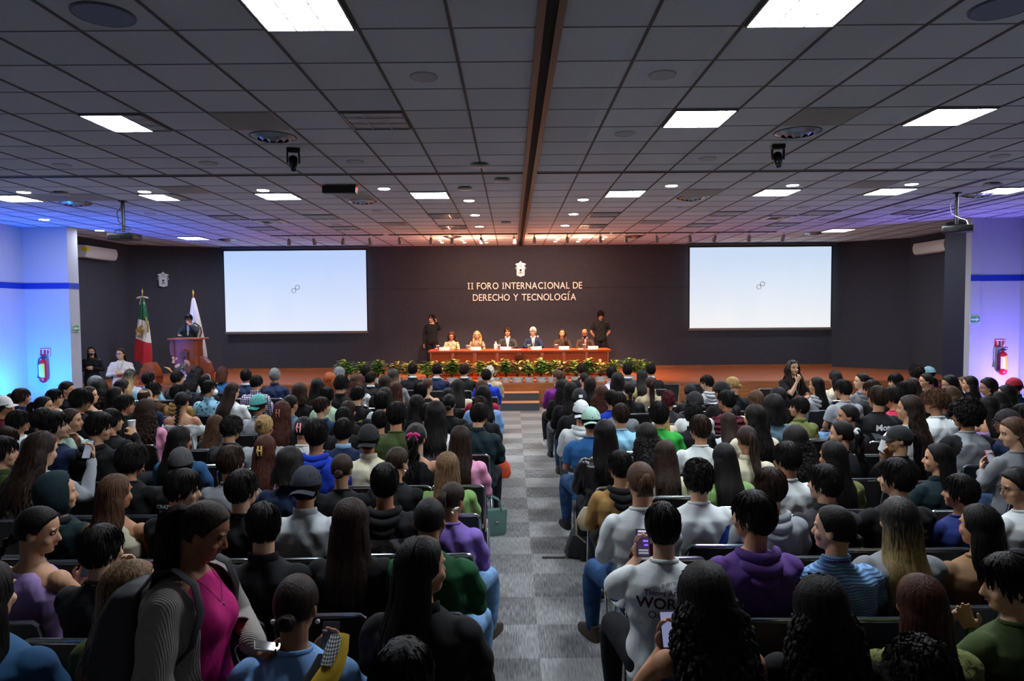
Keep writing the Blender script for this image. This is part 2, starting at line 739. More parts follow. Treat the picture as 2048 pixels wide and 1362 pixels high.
# ceiling grid: T bars standing 8 mm proud, wide track slots
GX = [-.39 - .615 * k for k in range(18)] + [.93 + .615 * k for k in range(17)]
GY = [4.63 + .625 * k for k in range(-13, 26)]
g = MB()
for x in GX:
    g.box(x - .011, x + .011, -4, YB, CEIL - .007, CEIL + .001)
struct('ceiling_grid_long', g, mat('55504b', .7, key='grid_bar'))
g = MB()
for y in GY:
    if abs(y - 9.5) > .25:
        g.box(-10.9, 11, y - .006, y + .006, CEIL - .004, CEIL + .001)
struct('ceiling_grid_cross', g, mat('77767a', .7, key='grid_bar'))
brown = mat('5b4334', .45, key='brown_track')
struct('trim_4', MB().box(.175, .225, -4, YB, CEIL - .03, CEIL + .001).box(.30, .35, -4, YB, CEIL - .03, CEIL + .001), brown)
struct('trim_5', MB().box(.225, .30, -4, YB, CEIL - .006, CEIL + .001), mat('0c0a09', .8, key='slot'))
struct('trim_6', MB().box(XL, .17, 9.45, 9.49, CEIL - .02, CEIL + .001).box(.36, XR, 9.45, 9.49, CEIL - .02, CEIL + .001), mat('23242c', .5, key='slot_edge'))
struct('trim_7', MB().box(XL, .17, 9.41, 9.435, CEIL - .012, CEIL + .001).box(.36, XR, 9.41, 9.435, CEIL - .012, CEIL + .001), mat('8a8885', .5, key='slot_lip'))
struct('trim_8', MB().box(7.0, 7.06, 10.2, 15.2, CEIL - .012, CEIL + .001).box(8.55, 8.6, 11, 14.8, CEIL - .012, CEIL + .001), mat('3c3a4c', .6, key='slot_edge'))

# stage
wood_top = mat('b0623a', .35, spec=.5, kind='wood', key='stage_wood')
wood_face = mat('9a5a2c', .4, spec=.5, kind='wood', key='stage_face_wood')
SF = 16.3
struct('floor_stage', MB().box(XL, XR, SF, YB, .0, STAGE), wood_top)
struct('trim_stage', MB().box(XL, XR, SF - .015, SF, .0, STAGE - .035), wood_face)
struct('trim_stage_edge', MB().box(XL, XR, SF - .03, SF + .02, STAGE - .035, STAGE + .004), mat('a8623a', .35, kind='wood'))
struct('baseboard_stage', MB().box(-8.55, 9.45, YB - .02, YB, STAGE, STAGE + .07), wood_face)

stair_carpet = mat('3e4044', .95, kind='cloth', key='stair_carpet')
wedge = mat('c98f6a', .4, key='stair_nosing')


def stairs(x0, x1, y1, label):
    r = empty('stage_steps', ((x0 + x1) / 2, y1 - .3, 0), label, 'steps')
    w = (x1 - x0) / 2
    for i in range(2):
        h = .193 * (i + 1)
        ya, yb = -.3 + .3 * i, .3
        obj('step', MB().box(-w, w, ya, ya + .299, 0, h - .02), stair_carpet, r, smooth=False)
        obj('nosing', MB().box(-w - .005, w + .005, ya - .008, ya + .30, h - .018, h), wedge, r, smooth=False)
    return r


stairs(-.32, .62, SF - .03, 'carpeted two step stair with pale nosings at the centre of the stage front')
r = stairs(-.45, .45, .3, 'dark two step wooden stair at the left end of the stage')
r.location = (-9.72, SF - .34, 0)

# outlet box on the stage front
r = empty('outlet_box', (1.36, SF - .03, .44), 'small white outlet box on the wooden stage front right of the steps', 'outlet')
obj('cover', MB().box(-.17, .17, -.012, 0, -.09, .09, bev=.004), mat('3a2a20', .6), r)
obj('socket', MB().box(-.16, -.07, -.03, 0, -.07, .07, bev=.006), WHITEP, r)
obj('socket', MB().box(.07, .16, -.03, 0, -.07, .07, bev=.006), WHITEP, r)

# ------------------------------------------------------------------ projection screens


def screen(x0, x1, label, e0, e1):
    y = 19.9
    xc = (x0 + x1) / 2
    r = empty('projection_screen', (xc, y, 1.69), label, 'projection screen')
    w = (x1 - x0) / 2
    m, nt, p = new_mat('projected_picture')
    L = nt.links.new
    tc = N(nt, 'ShaderNodeTexCoord')
    gr = N(nt, 'ShaderNodeSeparateXYZ')
    L(tc.outputs['Generated'], gr.inputs[0])
    nz = N(nt, 'ShaderNodeTexNoise')
    nz.inputs['Scale'].default_value = 1.2
    L(tc.outputs['Generated'], nz.inputs['Vector'])
    ad = N(nt, 'ShaderNodeMath', operation='MULTIPLY_ADD')
    L(nz.outputs[0], ad.inputs[0])
    ad.inputs[1].default_value = .25
    L(gr.outputs[2], ad.inputs[2])
    mx = N(nt, 'ShaderNodeMix', data_type='RGBA')
    L(ad.outputs[0], mx.inputs[0])
    mx.inputs[6].default_value = lin(e0) + (1,)
    mx.inputs[7].default_value = lin(e1) + (1,)
    L(mx.outputs[2], p.inputs['Emission Color'])
    p.inputs['Emission Strength'].default_value = SCREEN_E
    p.inputs['Base Color'].default_value = (.12, .12, .12, 1)
    p.inputs['Roughness'].default_value = .9
    nx = 24
    sh = MB()
    vs_ = []
    for i in range(nx + 1):
        for z in (.06, 2.40):
            x = -w + .03 + (2 * w - .06) * i / nx
            vs_.append((x, .012 * sin(i * .8) - .004, z))
    fs = [(2 * i, 2 * i + 2, 2 * i + 3, 2 * i + 1) for i in range(nx)]
    vs_ += [(x, yy + .003, z) for x, yy, z in vs_]
    o_ = 2 * nx + 2
    fs += [tuple(i + o_ for i in f)[::-1] for f in fs]
    fs += [(0, 1, o_ + 1, o_), (o_ - 2, 2 * o_ - 2, 2 * o_ - 1, o_ - 1)]
    sh.add(vs_, fs)
    obj('screen_sheet', sh, m, r)
    obj('border', MB().box(-w, -w + .03, -.004, .016, .04, 2.42).box(w - .03, w, -.004, .016, .04, 2.42).box(-w, w, -.004, .016, 2.4, 2.46), mat('101014', .7), r, smooth=False)
    obj('bottom_bar', MB().box(-w, w, -.02, .02, -.01, .06, bev=.008), mat('6b625c', .5), r)
    obj('housing', MB().box(-w - .05, w + .05, -.07, .09, 2.45, 2.515, bev=.01), mat('48464a', .5), r)
    # loading symbol: two rings in the picture
    for cx, cz, c in ((.055, 1.335, '6b7076'), (-.05, 1.245, '8f8c85')):
        rg = MB()
        pts = [(cx + .062 * cos(a), -.022, cz + .062 * sin(a)) for a in np.linspace(0, 2 * pi, 33)]
        rg.tube(pts, .008, 6, cap=False)
        obj('loading_ring', rg, mat(c, .8, emit=.25), r)
    return r


screen(-8.37, -4.19, 'wide projection screen with loading rings on the left of the stage wall', 'dfe6f6', 'b4cef6')
screen(5.15, 9.32, 'wide projection screen with loading rings on the right of the stage wall', 'f0f0ee', 'c6daf2')

# ------------------------------------------------------------------ crest and wall lettering
SHIELD = [(-.5, .55), (.5, .55), (.5, -.35), (.42, -.47), (.2, -.5), (0, -.58), (-.2, -.5), (-.42, -.47), (-.5, -.35)]


def crest(loc, h, label, m, relief, back=None, parent=None, name='crest', cat='emblem'):
    """shield under a plumed helmet and scroll, h = total height"""
    if parent is None:
        r = empty(name, loc, label, cat)
    else:
        r = None
    s = h / 2.0
    pts = [(x * s * .95, z * s * 1.15 - .25 * s) for x, z in SHIELD]
    P = parent if parent is not None else r
    base = obj('shield' if parent is None else name, MB().prism(pts, -.03, 0), m, P, smooth=False)
    if parent is not None:
        base.location = loc
        P = base
    hat = MB()
    top = [(-1.0, .62), (-.95, .74), (-.6, .84), (-.3, .86), (-.22, 1.0), (-.1, 1.0), (-.1, 1.12), (.1, 1.12), (.1, 1.0), (.22, 1.0), (.3, .86), (.6, .84), (.95, .74), (1.0, .62), (.72, .56), (.6, .44), (.45, .42), (-.45, .42), (-.6, .44), (-.72, .56)]
    hat.prism([(x * s * .62, z * s * .82) for x, z in top], -.045, 0)
    hat.tube([(-.5 * s, -.03, .3 * s), (-.62 * s, -.03, .1 * s), (-.56 * s, -.03, -.05 * s)], .03 * s, 6)
    hat.tube([(.5 * s, -.03, .3 * s), (.62 * s, -.03, .1 * s), (.56 * s, -.03, -.05 * s)], .03 * s, 6)
    obj('helmet_and_scroll', hat, m, P, smooth=False)
    d = MB()
    d.ell((0, -.035, -.12 * s), (.14 * s, .012, .13 * s))
    d.tube([(0, -.035, -.2 * s), (0, -.035, -.6 * s)], .03 * s, 6)
    for sx in (-1, 1):
        d.tube([(0, -.035, -.35 * s), (sx * .13 * s, -.035, -.38 * s), (sx * .2 * s, -.035, -.58 * s)], .028 * s, 6)
        d.tube([(sx * .4 * s, -.033, .28 * s), (sx * .4 * s, -.033, -.62 * s)], .012 * s, 5)
    d.tube([(.12 * s * cos(a), -.048, .5 * s + .1 * s * sin(a)) for a in np.linspace(0, 2 * pi, 13)], .02 * s, 5)
    d.tube([(-.4 * s, -.033, .28 * s), (.4 * s, -.033, .28 * s)], .012 * s, 5)
    obj('tree_relief', d, relief, P)
    return r


steel = mat('b9babb', .35, .55, key='brushed_steel')
crest((.27, YB - .004, 3.52), .50, 'silver crest mounted on the dark wall above the lettering', steel, mat('2a2726', .6))
crest((-9.88, 19.42, 3.26), .47, 'silver crest mounted on the dark wall above the two flags', steel, mat('2a2726', .6)).rotation_euler = (0, 0, radians(26.5))

cream = mat('f6eee6', .6, key='cream_letter')
sign = empty('wall_lettering', (.30, YB - .03, 2.95), 'cream raised letters naming the forum on the dark stage wall', 'sign')


def letter_line(s, x0, x1, zbase, size):
    # one mesh for every letter; capital I gets serifs
    def make(chars, track):
        pos, x = [], 0.
        for ch in chars:
            if ch == ' ':
                x += size * .33
                continue
            me = text_mesh('I' if ch == 'Í' else ch, size, .012, .002)
            co = get_co(me)
            x_a, x_b = co[:, 0].min(), co[:, 0].max()
            pos.append((ch, me, x - x_a))
            wdt = (x_b - x_a) + (size * .22 if ch in 'IÍ' else 0)
            if ch in 'IÍ':
                pos[-1] = (ch, me, x - x_a + size * .11)
            x += wdt + track
        return pos, x - track
    pos, wd = make(s, size * .10)
    k = (x1 - x0) / wd
    for ch, me, px in pos:
        co = get_co(me)
        mb = MB()
        mb.add([(c[0] + px, -c[2], c[1]) for c in co], [tuple(p.vertices) for p in me.polygons])
        xs = [v[0] for v in mb.v]
        zs = [v[2] for v in mb.v]
        if ch in 'IÍ':
            xa, xb, za, zt = min(xs), max(xs), min(zs), max(zs)
            st = (xb - xa) * .8
            mb.box(xa - size * .09, xb + size * .09, -.012, .012, za, za + st)
            mb.box(xa - size * .09, xb + size * .09, -.012, .012, zt - st, zt)
            if ch == 'Í':
                mb.prism([((xa + xb) / 2 - .0, zt + size * .06), ((xa + xb) / 2 + size * .22, zt + size * .26), ((xa + xb) / 2 + size * .10, zt + size * .26), ((xa + xb) / 2 - size * .06, zt + size * .06)], -.012, .012)
        xm = (min(v[0] for v in mb.v) + max(v[0] for v in mb.v)) / 2
        mb.v = [((v[0] - xm) * k, v[1], v[2]) for v in mb.v]
        obj('letter', mb, cream, sign, loc=(x0 + xm * k - .30, 0, zbase - 2.95), smooth=False)


_h = .205 / .73
letter_line('II FORO INTERNACIONAL DE', UY(935, 578, YB).x, UY(1164, 578, YB).x, UY(1040, 578, YB).z, _h)
letter_line('DERECHO Y TECNOLOGÍA', UY(946, 601, YB).x, UY(1152, 600, YB).x, UY(1040, 601, YB).z, _h)

# ------------------------------------------------------------------ ceiling fittings
frame_m = mat('8d8f92', .35, .6, key='louver_metal')
louver_m = mat('d0d3d6', .3, .3, key='louver_blade')
tile_off = mat('c0c4ca', .4, 0., key='unlit_diffuser')


def cell_of(px, py):
    p = UZ(px, py, CEIL)
    cx = min(((GX[i] + (-.3075 if GX[i] < 0 else .3075)) for i in range(len(GX))), key=lambda v: abs(v - p.x))
    cy = min((y + .3125 for y in GY), key=lambda v: abs(v - p.y))
    return cx, cy


def troffer_proto(lit, frac):
    r = empty('ceiling_light', (0, 0, 0), 'x', 'ceiling light')
    fr = MB()
    w, h = .293, .298
    for a in ((-w, -w + .012, -h, h), (w - .012, w, -h, h), (-w, w, -h, -h + .012), (-w, w, h - .012, h)):
        fr.box(a[0], a[1], a[2], a[3], -.022, .0)
    obj('frame', fr, frame_m, r, smooth=False)
    mm = mat('eaf4ff', .5, emit=TROFFER_E, key='lit_diffuser')
    xs = -w + .012 + (2 * w - .024) * frac
    if lit:
        a, b = (-w + .012, xs)
        obj('lit_diffuser', MB().box(a, b, -h + .012, h - .012, -.006, -.001), mm, r, smooth=False)
    if frac < 1 or not lit:
        obj('dark_diffuser', MB().box(xs if lit else -w + .012, w - .012, -h + .012, h - .012, -.006, -.001), tile_off, r, smooth=False)
    lo = MB()
    for k in (1, 2):
        x = -w + 2 * w * k / 3
        lo.box(x - .004, x + .004, -h + .012, h - .012, -.02, -.007)
        y = -h + 2 * h * k / 3
        lo.box(-w + .012, w - .012, y - .004, y + .004, -.02, -.007)
    obj('louver', lo, louver_m, r, smooth=False)
    return Proto(r)


TF = {}


def where(x, y):
    side = 'left' if x < .2 else 'right'
    return side


ORD = ['first', 'second', 'third', 'fourth', 'fifth', 'sixth', 'seventh', 'eighth', 'ninth', 'tenth', 'eleventh', 'twelfth', 'thirteenth', 'fourteenth', 'fifteenth', 'sixteenth', 'seventeenth', 'eighteenth', 'nineteenth', 'twentieth', 'twenty-first', 'twenty-second', 'twenty-third', 'twenty-fourth']


def ceil_labels(items, text):
    """items: (x,y) -> labels that say side, nearness to the stage and order from the centre track"""
    out = {}
    rows = []
    for (x, y) in sorted(items, key=lambda t: t[1]):
        if rows and abs(rows[-1][0] - y) < .45:
            rows[-1][1].append((x, y))
        else:
            rows.append([y, [(x, y)]])
    for ri, (_, its) in enumerate(rows):
        for side in ('left', 'right'):
            ss = sorted([t for t in its if (t[0] < .26) == (side == 'left')], key=lambda t: abs(t[0] - .26))
            for k, t in enumerate(ss):
                out[t] = '%s %s of centre track, %s outwards, %s row from camera' % (text, side, ORD[k], ORD[ri])
    return out


lit = [(600, 27), (1607, 22), (1402, 232), (1900, 230), (40, 396), (555, 390), (866, 388), (1250, 383), (1555, 380), (1782, 379), (2010, 377), (385, 474), (1650, 462)]
half = [(245, 245), (345, 393)]
off = [(750, 238), (890, 430), (905, 451), (1197, 427), (1187, 450), (1457, 424), (1405, 447), (1640, 421), (1570, 446), (448, 434), (640, 433), (550, 457), (690, 454), (1835, 420)]


def place_cells(pxs, text, proto, group, extra=()):
    pos = [cell_of(*p) for p in pxs] + list(extra)
    pos = list(dict.fromkeys(pos))
    lb = ceil_labels(pos, text)
    for p in pos:
        proto.put((p[0], p[1], CEIL), 0, lb[p], group)


place_cells(lit, 'lit square ceiling light', troffer_proto(True, 1), 'lit square ceiling lights')
place_cells(half, 'half lit square ceiling light', troffer_proto(True, .66), 'half lit square ceiling lights')
place_cells(off, 'unlit louvred ceiling light', troffer_proto(False, 0), 'unlit louvred ceiling lights')

# grey return grilles
r = empty('air_grille', (0, 0, 0), 'x', 'air grille')
obj('frame', MB().box(-.298, .298, -.303, .303, -.008, 0), mat('c6c2be', .8, spec=.1), r, smooth=False)
gm = MB()
for k in range(22):
    y = -.28 + .56 * k / 21
    gm.box(-.28, .28, y - .007, y + .003, -.016, -.008)
obj('grating', gm, mat('c8c4c0', .8, spec=.1), r, smooth=False)
place_cells([(500, 242), (1650, 232), (365, 380), (120, 398), (1765, 364), (1400, 384), (690, 391), (785, 447), (1307, 441), (1700, 437), (180, 400)], 'grey grille panel', Proto(r), 'grey air grille panels')

# open cassette units
r = empty('ceiling_cassette', (0, 0, 0), 'x', 'air conditioner')
obj('frame', MB().box(-.29, .29, -.29, -.2, -.03, 0).box(-.29, .29, .2, .29, -.03, 0).box(-.29, -.2, -.29, .29, -.03, 0).box(.2, .29, -.29, .29, -.03, 0), WHITEP, r, smooth=False)
obj('intake', MB().box(-.2, .2, -.2, .2, -.01, 0), mat('0d0d10', .6), r, smooth=False)
obj('flap', MB().box(.05, .09, -.26, .2, -.05, -.02).box(.13, .17, -.26, .2, -.05, -.02), WHITEP, r, smooth=False)
place_cells([(540, 441), (1563, 431)], 'white cassette with dark intake', Proto(r), 'ceiling cassette units')


def place_free(pxs, text, proto, group, z=CEIL, extra=()):
    pos = [tuple(UZ(*p, z).xy) for p in pxs] + list(extra)
    lb = ceil_labels(pos, text)
    for p in pos:
        proto.put((p[0], p[1], z), 0, lb[p], group)


# round air diffusers: nested cones
r = empty('round_air_diffuser', (0, 0, 0), 'x', 'air diffuser')
dm = mat('9aa2b0', .25, .9, key='diffuser_metal')
for k, (ra, rb) in enumerate(((.235, .17), (.16, .11), (.09, .04))):
    c = MB()
    n = 40
    vs_ = []
    for rr, z in ((ra, -.006), (rb, -.035 - .012 * k), (rb - .006, -.033 - .012 * k), (ra - .012, 0)):
        vs_ += [(rr * cos(2 * pi * j / n), rr * sin(2 * pi * j / n), z) for j in range(n)]
    c.add(vs_, [(i * n + j, i * n + (j + 1) % n, (i + 1) * n + (j + 1) % n, (i + 1) * n + j) for i in range(3) for j in range(n)])
    obj('cone_ring', c, dm, r)
obj('collar', MB().disc((0, 0, .001), .245, .008, 40), mat('3a3f4c', .5), r)
place_free([(546, 273), (1595, 264), (725, 402), (1382, 395), (152, 406), (1955, 389), (455, 479), (905, 473), (1268, 472), (1628, 466)], 'round metal air diffuser', Proto(r), 'round metal air diffusers')

# ceiling speakers
r = empty('ceiling_speaker', (0, 0, 0), 'x', 'ceiling speaker')
obj('grille', MB().disc((0, 0, .001), .10, .01, 28), mat('b8babc', .8), r)
obj('rim', MB().tube([(.105 * cos(a), .105 * sin(a), -.004) for a in np.linspace(0, 2 * pi, 29)], .007, 6, cap=False), mat('b4b5b6', .7), r)
place_free([(848, 153), (1325, 149), (1250, 267), (1415, 317), (2000, 312), (417, 326), (124, 330), (710, 323), (1367, 415), (755, 422), (300, 427), (1800, 413), (675, 449), (612, 468), (1480, 460), (1420, 441), (1605, 415), (1648, 440)], 'small round ceiling speaker', Proto(r), 'small round ceiling speakers')
r = empty('ceiling_speaker', (0, 0, 0), 'x', 'ceiling speaker')
obj('grille', MB().disc((0, 0, .001), .17, .012, 36), mat('8088a0', .8), r)
obj('rim', MB().tube([(.178 * cos(a), .178 * sin(a), -.004) for a in np.linspace(0, 2 * pi, 37)], .008, 6, cap=False), mat('5b6070', .5), r)
place_free([(207, 28), (2004, 14)], 'large round ceiling speaker', Proto(r), 'large round ceiling speakers')


def downlight(rad, e, colr, name='downlight'):
    r = empty('downlight', (0, 0, 0), 'x', 'ceiling light')
    obj('lamp', MB().disc((0, 0, 0), rad, .018, 24, rad * .96), mat(colr, .5, emit=e, key='lamp'), r)
    obj('trim_ring', MB().tube([((rad + .008) * cos(a), (rad + .008) * sin(a), -.006) for a in np.linspace(0, 2 * pi, 25)], .01, 6, cap=False), WHITEP, r)
    return Proto(r)


place_free([(47, 383), (289, 382), (526, 379), (768, 376), (88, 438), (199, 460), (1343, 370), (1585, 369), (1823, 367)], 'bright cool round downlight', downlight(.085, DOWN_E, 'f2f6ff'), 'bright cool downlights')
place_free([(938, 400), (950, 429), (959, 452), (1166, 398), (1147, 427), (1130, 450)], 'bright warm white round downlight', downlight(.085, DOWN_E, 'fff6dc'), 'warm white downlights')
place_free([(876, 476), (880, 480), (884, 484), (921, 476), (925, 480), (929, 484), (970, 475), (971, 479), (973, 484), (1118, 474), (1115, 478), (1111, 482), (1163, 474), (1160, 478), (1156, 482), (1211, 473), (1205, 477), (1200, 482)], 'small amber downlight above stage', downlight(.045, 110, 'ffc890'), 'amber downlights above the stage')

# track rails with spot heads
rail_m = mat('6e6862', .5, key='rail')
for (xa, xb, y) in ((552, 775, 473.5), (783, 1035, 472), (1055, 1215, 469), (1222, 1380, 467), (1388, 1545, 465)):
    a, b = UZ(xa, y, CEIL), UZ(xb, y, CEIL)
    obj('track_rail', MB().box(a.x, b.x, 16.98, 17.02, CEIL - .03, CEIL, bev=.004), rail_m,
        label='slim track rail on ceiling %s' % {552: 'farthest left, above the left screen', 783: 'left of centre, above the panel table', 1055: 'just right of the centre track', 1222: 'between centre and the right screen', 1388: 'farthest right, above the right screen'}[xa], cat='track rail', group='track lighting rails')
r = empty('track_spotlight', (0, 0, 0), 'x', 'spotlight')
obj('adapter', MB().box(-.02, .02, -.05, .05, -.055, -.03), mat('c9c5c0', .5), r)
obj('stem', MB().tube([(0, 0, -.03), (0, 0, -.13)], .009, 8), mat('c9c5c0', .5), r)
obj('lamp_head', MB().tube([(0, -.02, -.10), (0, .02, -.16), (0, .05, -.235)], [.03, .045, .048], 14), mat('7c7670', .5), r)
pr = Proto(r)
xs_ = [583, 633, 692, 745, 804, 866, 908, 964, 1028, 1067, 1130, 1193, 1242, 1299, 1361, 1408, 1471, 1534]
for i, px in enumerate(xs_):
    x = UZ(px, 472, CEIL).x
    pr.put((x, 17.0, CEIL), radians(random.Random(i).uniform(-25, 25)), 'small grey spotlight on the ceiling track, %s from the left' % ORD[i], 'track spotlights')

# moving head lamps
r = empty('moving_head_light', (0, 0, 0), 'x', 'stage light')
obj('base', MB().box(-.075, .075, -.06, .06, -.05, 0, bev=.01), BLACKP, r)
obj('yoke', MB().box(-.075, -.055, -.03, .03, -.17, -.05, bev=.006), BLACKP, r)
obj('yoke', MB().box(.055, .075, -.03, .03, -.17, -.05, bev=.006), BLACKP, r)
hd = obj('lamp_head', MB().blob([(0, .03, -.12), (0, -.02, -.2)], [.052, .045], 14), BLACKP, r)
obj('lens', MB().tube([(0, -.05, -.255), (0, -.045, -.245)], [.03, .034], 16), mat('3a3f48', .1), hd)
pr = Proto(r)
for (px, py, s) in ((586, 297, 'left'), (1556, 290, 'right')):
    p = UZ(px, py, CEIL)
    pr.put((p.x, p.y, CEIL), radians(20 if s == 'left' else -10), 'small black moving head lamp under the ceiling on the %s' % s, 'moving head lamps')
# black box unit and sensors
p = UZ(680, 370, CEIL)
r = empty('black_ceiling_box', (p.x, p.y, CEIL), 'black oblong box with red side glow hanging under the ceiling', 'box light')
obj('housing', MB().box(-.25, .25, -.08, .08, -.13, -.02, bev=.008), BLACKP, r)
obj('bracket', MB().box(-.2, -.17, -.02, .02, -.02, 0).box(.17, .2, -.02, .02, -.02, 0), BLACKP, r)
for sx in (-1, 1):
    obj('red_lamp', MB().box(sx * .251 - .006, sx * .251 + .006, -.03, .03, -.08, -.04), mat('ff2222', .5, emit=2.5, key='red_lamp'), r)
r = empty('access_point', (0, 0, 0), 'x', 'ceiling device')
obj('housing', MB().box(-.11, .11, -.09, .09, -.045, -.012, bev=.02), mat('a9aaab', .5), r)
obj('mount', MB().box(-.07, .07, -.05, .05, -.012, 0), BLACKP, r)
pr = Proto(r)
for (px, py, t) in ((959, 327, 'nearest the camera, left of the centre track'), (930, 374, 'beside the lit panel left of centre'), (120, 384, 'at the far left beside a lit panel'), (1985, 366, 'at the far right beside a lit panel'), (1004, 357, 'just behind the cross slot left of centre'), (1012, 443, 'farthest back, left of the centre track')):
    p = UZ(px, py, CEIL)
    pr.put((p.x, p.y, CEIL), 0, 'small ceiling device ' + t, 'small ceiling devices')

# projectors on poles
for (px, py0, rz, lab) in ((245, 402, 0, 'black projector hanging on a black pole at the left'), (1914, 385, radians(-35), 'projector with cables hanging on a pole at the right')):
    p = UZ(px, py0, CEIL)
    d = .52
    r = empty('ceiling_projector', (p.x, p.y, CEIL), lab, 'projector', rz=rz)
    obj('pole', MB().tube([(0, 0, 0), (0, 0, -d)], .028, 12).disc((0, 0, 0), .07, .012, 16), BLACKP, r)
    b = obj('projector_body', MB().box(-.2, .24, -.15, .15, -d - .14, -d - .03, bev=.015), mat('070708', .4), r)
    obj('lens', MB().tube([(.15, .15, -d - .08), (.15, .19, -d - .08)], .035, 16), mat('b7bcc4', .2), b)
    obj('vent', MB().box(-.17, .02, -.153, -.149, -d - .12, -d - .06), mat('050505', .8), b, smooth=False)
    obj('bracket', MB().tube([(-.14, 0, -d - .03), (-.14, 0, -d + .03), (0, 0, -d + .05), (.14, 0, -d + .03), (.14, 0, -d - .03)], .008, 6), BLACKP, r)
    obj('cable', MB().tube([(0, -.02, -.08), (-.09, -.02, -.2), (-.07, -.02, -.34), (.03, -.03, -.42), (.14, -.03, -.47), (.17, -.05, -.56), (.1, -.1, -.6)], .007, 6), BLACKP if rz == 0 else mat('d8d8d8', .5), r)

# ------------------------------------------------------------------ split air conditioners


def split_ac(loc, rz, label, sticker):
    r = empty('wall_air_conditioner', loc, label, 'air conditioner', rz=rz)
    poly = [(0, 0), (.18, .02), (.22, .10), (.23, .2), (.2, .30), (.0, .31)]
    b = MB()
    n = len(poly)
    L_ = .66
    b.add([(-L_, -y, z) for y, z in poly] + [(L_, -y, z) for y, z in poly],
          [tuple(range(n)), tuple(range(2 * n - 1, n - 1, -1))] + [(i, i + n, (i + 1) % n + n, (i + 1) % n) for i in range(n)])
    obj('housing', b, mat('cfccc8', .4), r, smooth=25)
    obj('air_flap', MB().box(-.58, .58, -.2, -.08, -.005, .012, bev=.004), mat('a8a6a4', .5), r)
    if sticker:
        obj('energy_sticker', MB().box(-L_ - .003, -L_ + .12, -.236, -.1, .16, .25), mat('d8c020', .6), r, smooth=False)
    return r


split_ac((XL + .01, 17.5, 3.70), radians(90), 'white split air conditioner high on the left dark wall', True)
split_ac((XR - .01, 17.65, 3.70), radians(-90), 'white split air conditioner high on the right dark wall', False)

# ------------------------------------------------------------------ signs and extinguishers
green = mat('1c9a4c', .5, key='green_sign')
redm = mat('c3161c', .4, key='red_sign')


def exit_sign(loc, rz, flip, label):
    r = empty('exit_sign', loc, label, 'sign', rz=rz)
    obj('plate', MB().box(-.11, .11, -.008, 0, -.09, .09, bev=.003), WHITEP, r)
    obj('green_field', MB().box(-.10, .10, -.011, -.008, -.055, .055), green, r, smooth=False)
    a = [(-.09, 0), (-.03, .045), (-.03, .02), (.09, .02), (.09, -.02), (-.03, -.02), (-.03, -.045)]
    if flip:
        a = [(-x, z) for x, z in a][::-1]
    obj('arrow', MB().prism(a, -.014, -.011), WHITEP, r, smooth=False)
    obj('caption_strip', MB().box(-.09, .09, -.011, -.008, .066, .08).box(-.08, .08, -.011, -.008, -.082, -.068), green, r, smooth=False)


p = UY(150, 657, 15.1)
exit_sign((-9.683, 15.15, p.z), radians(90), False, 'green sign with left arrow on the white left pillar')
p = UY(1939, 639, 14.6)
exit_sign((9.9, 14.6, p.z), 0, True, 'green sign with right arrow on the white right pillar')
p = UY(152, 682, 15.1)
obj('paper_note', MB().box(-.07, .07, -.004, 0, -.02, .0).box(-.05, .05, -.004, 0, -.1, -.09), mat('b0b0b0', .8), loc=(-9.686, 15.15, p.z), rz=radians(90), label='tiny grey paper note on the left pillar under the green sign', cat='note')
p = UY(1939, 657, 14.6)
obj('paper_note', MB().box(-.05, .05, -.004, 0, -.02, .0), mat('b0b0b0', .8), loc=(9.9, 14.6, p.z), label='tiny grey paper note on the right pillar under the green sign', cat='note')


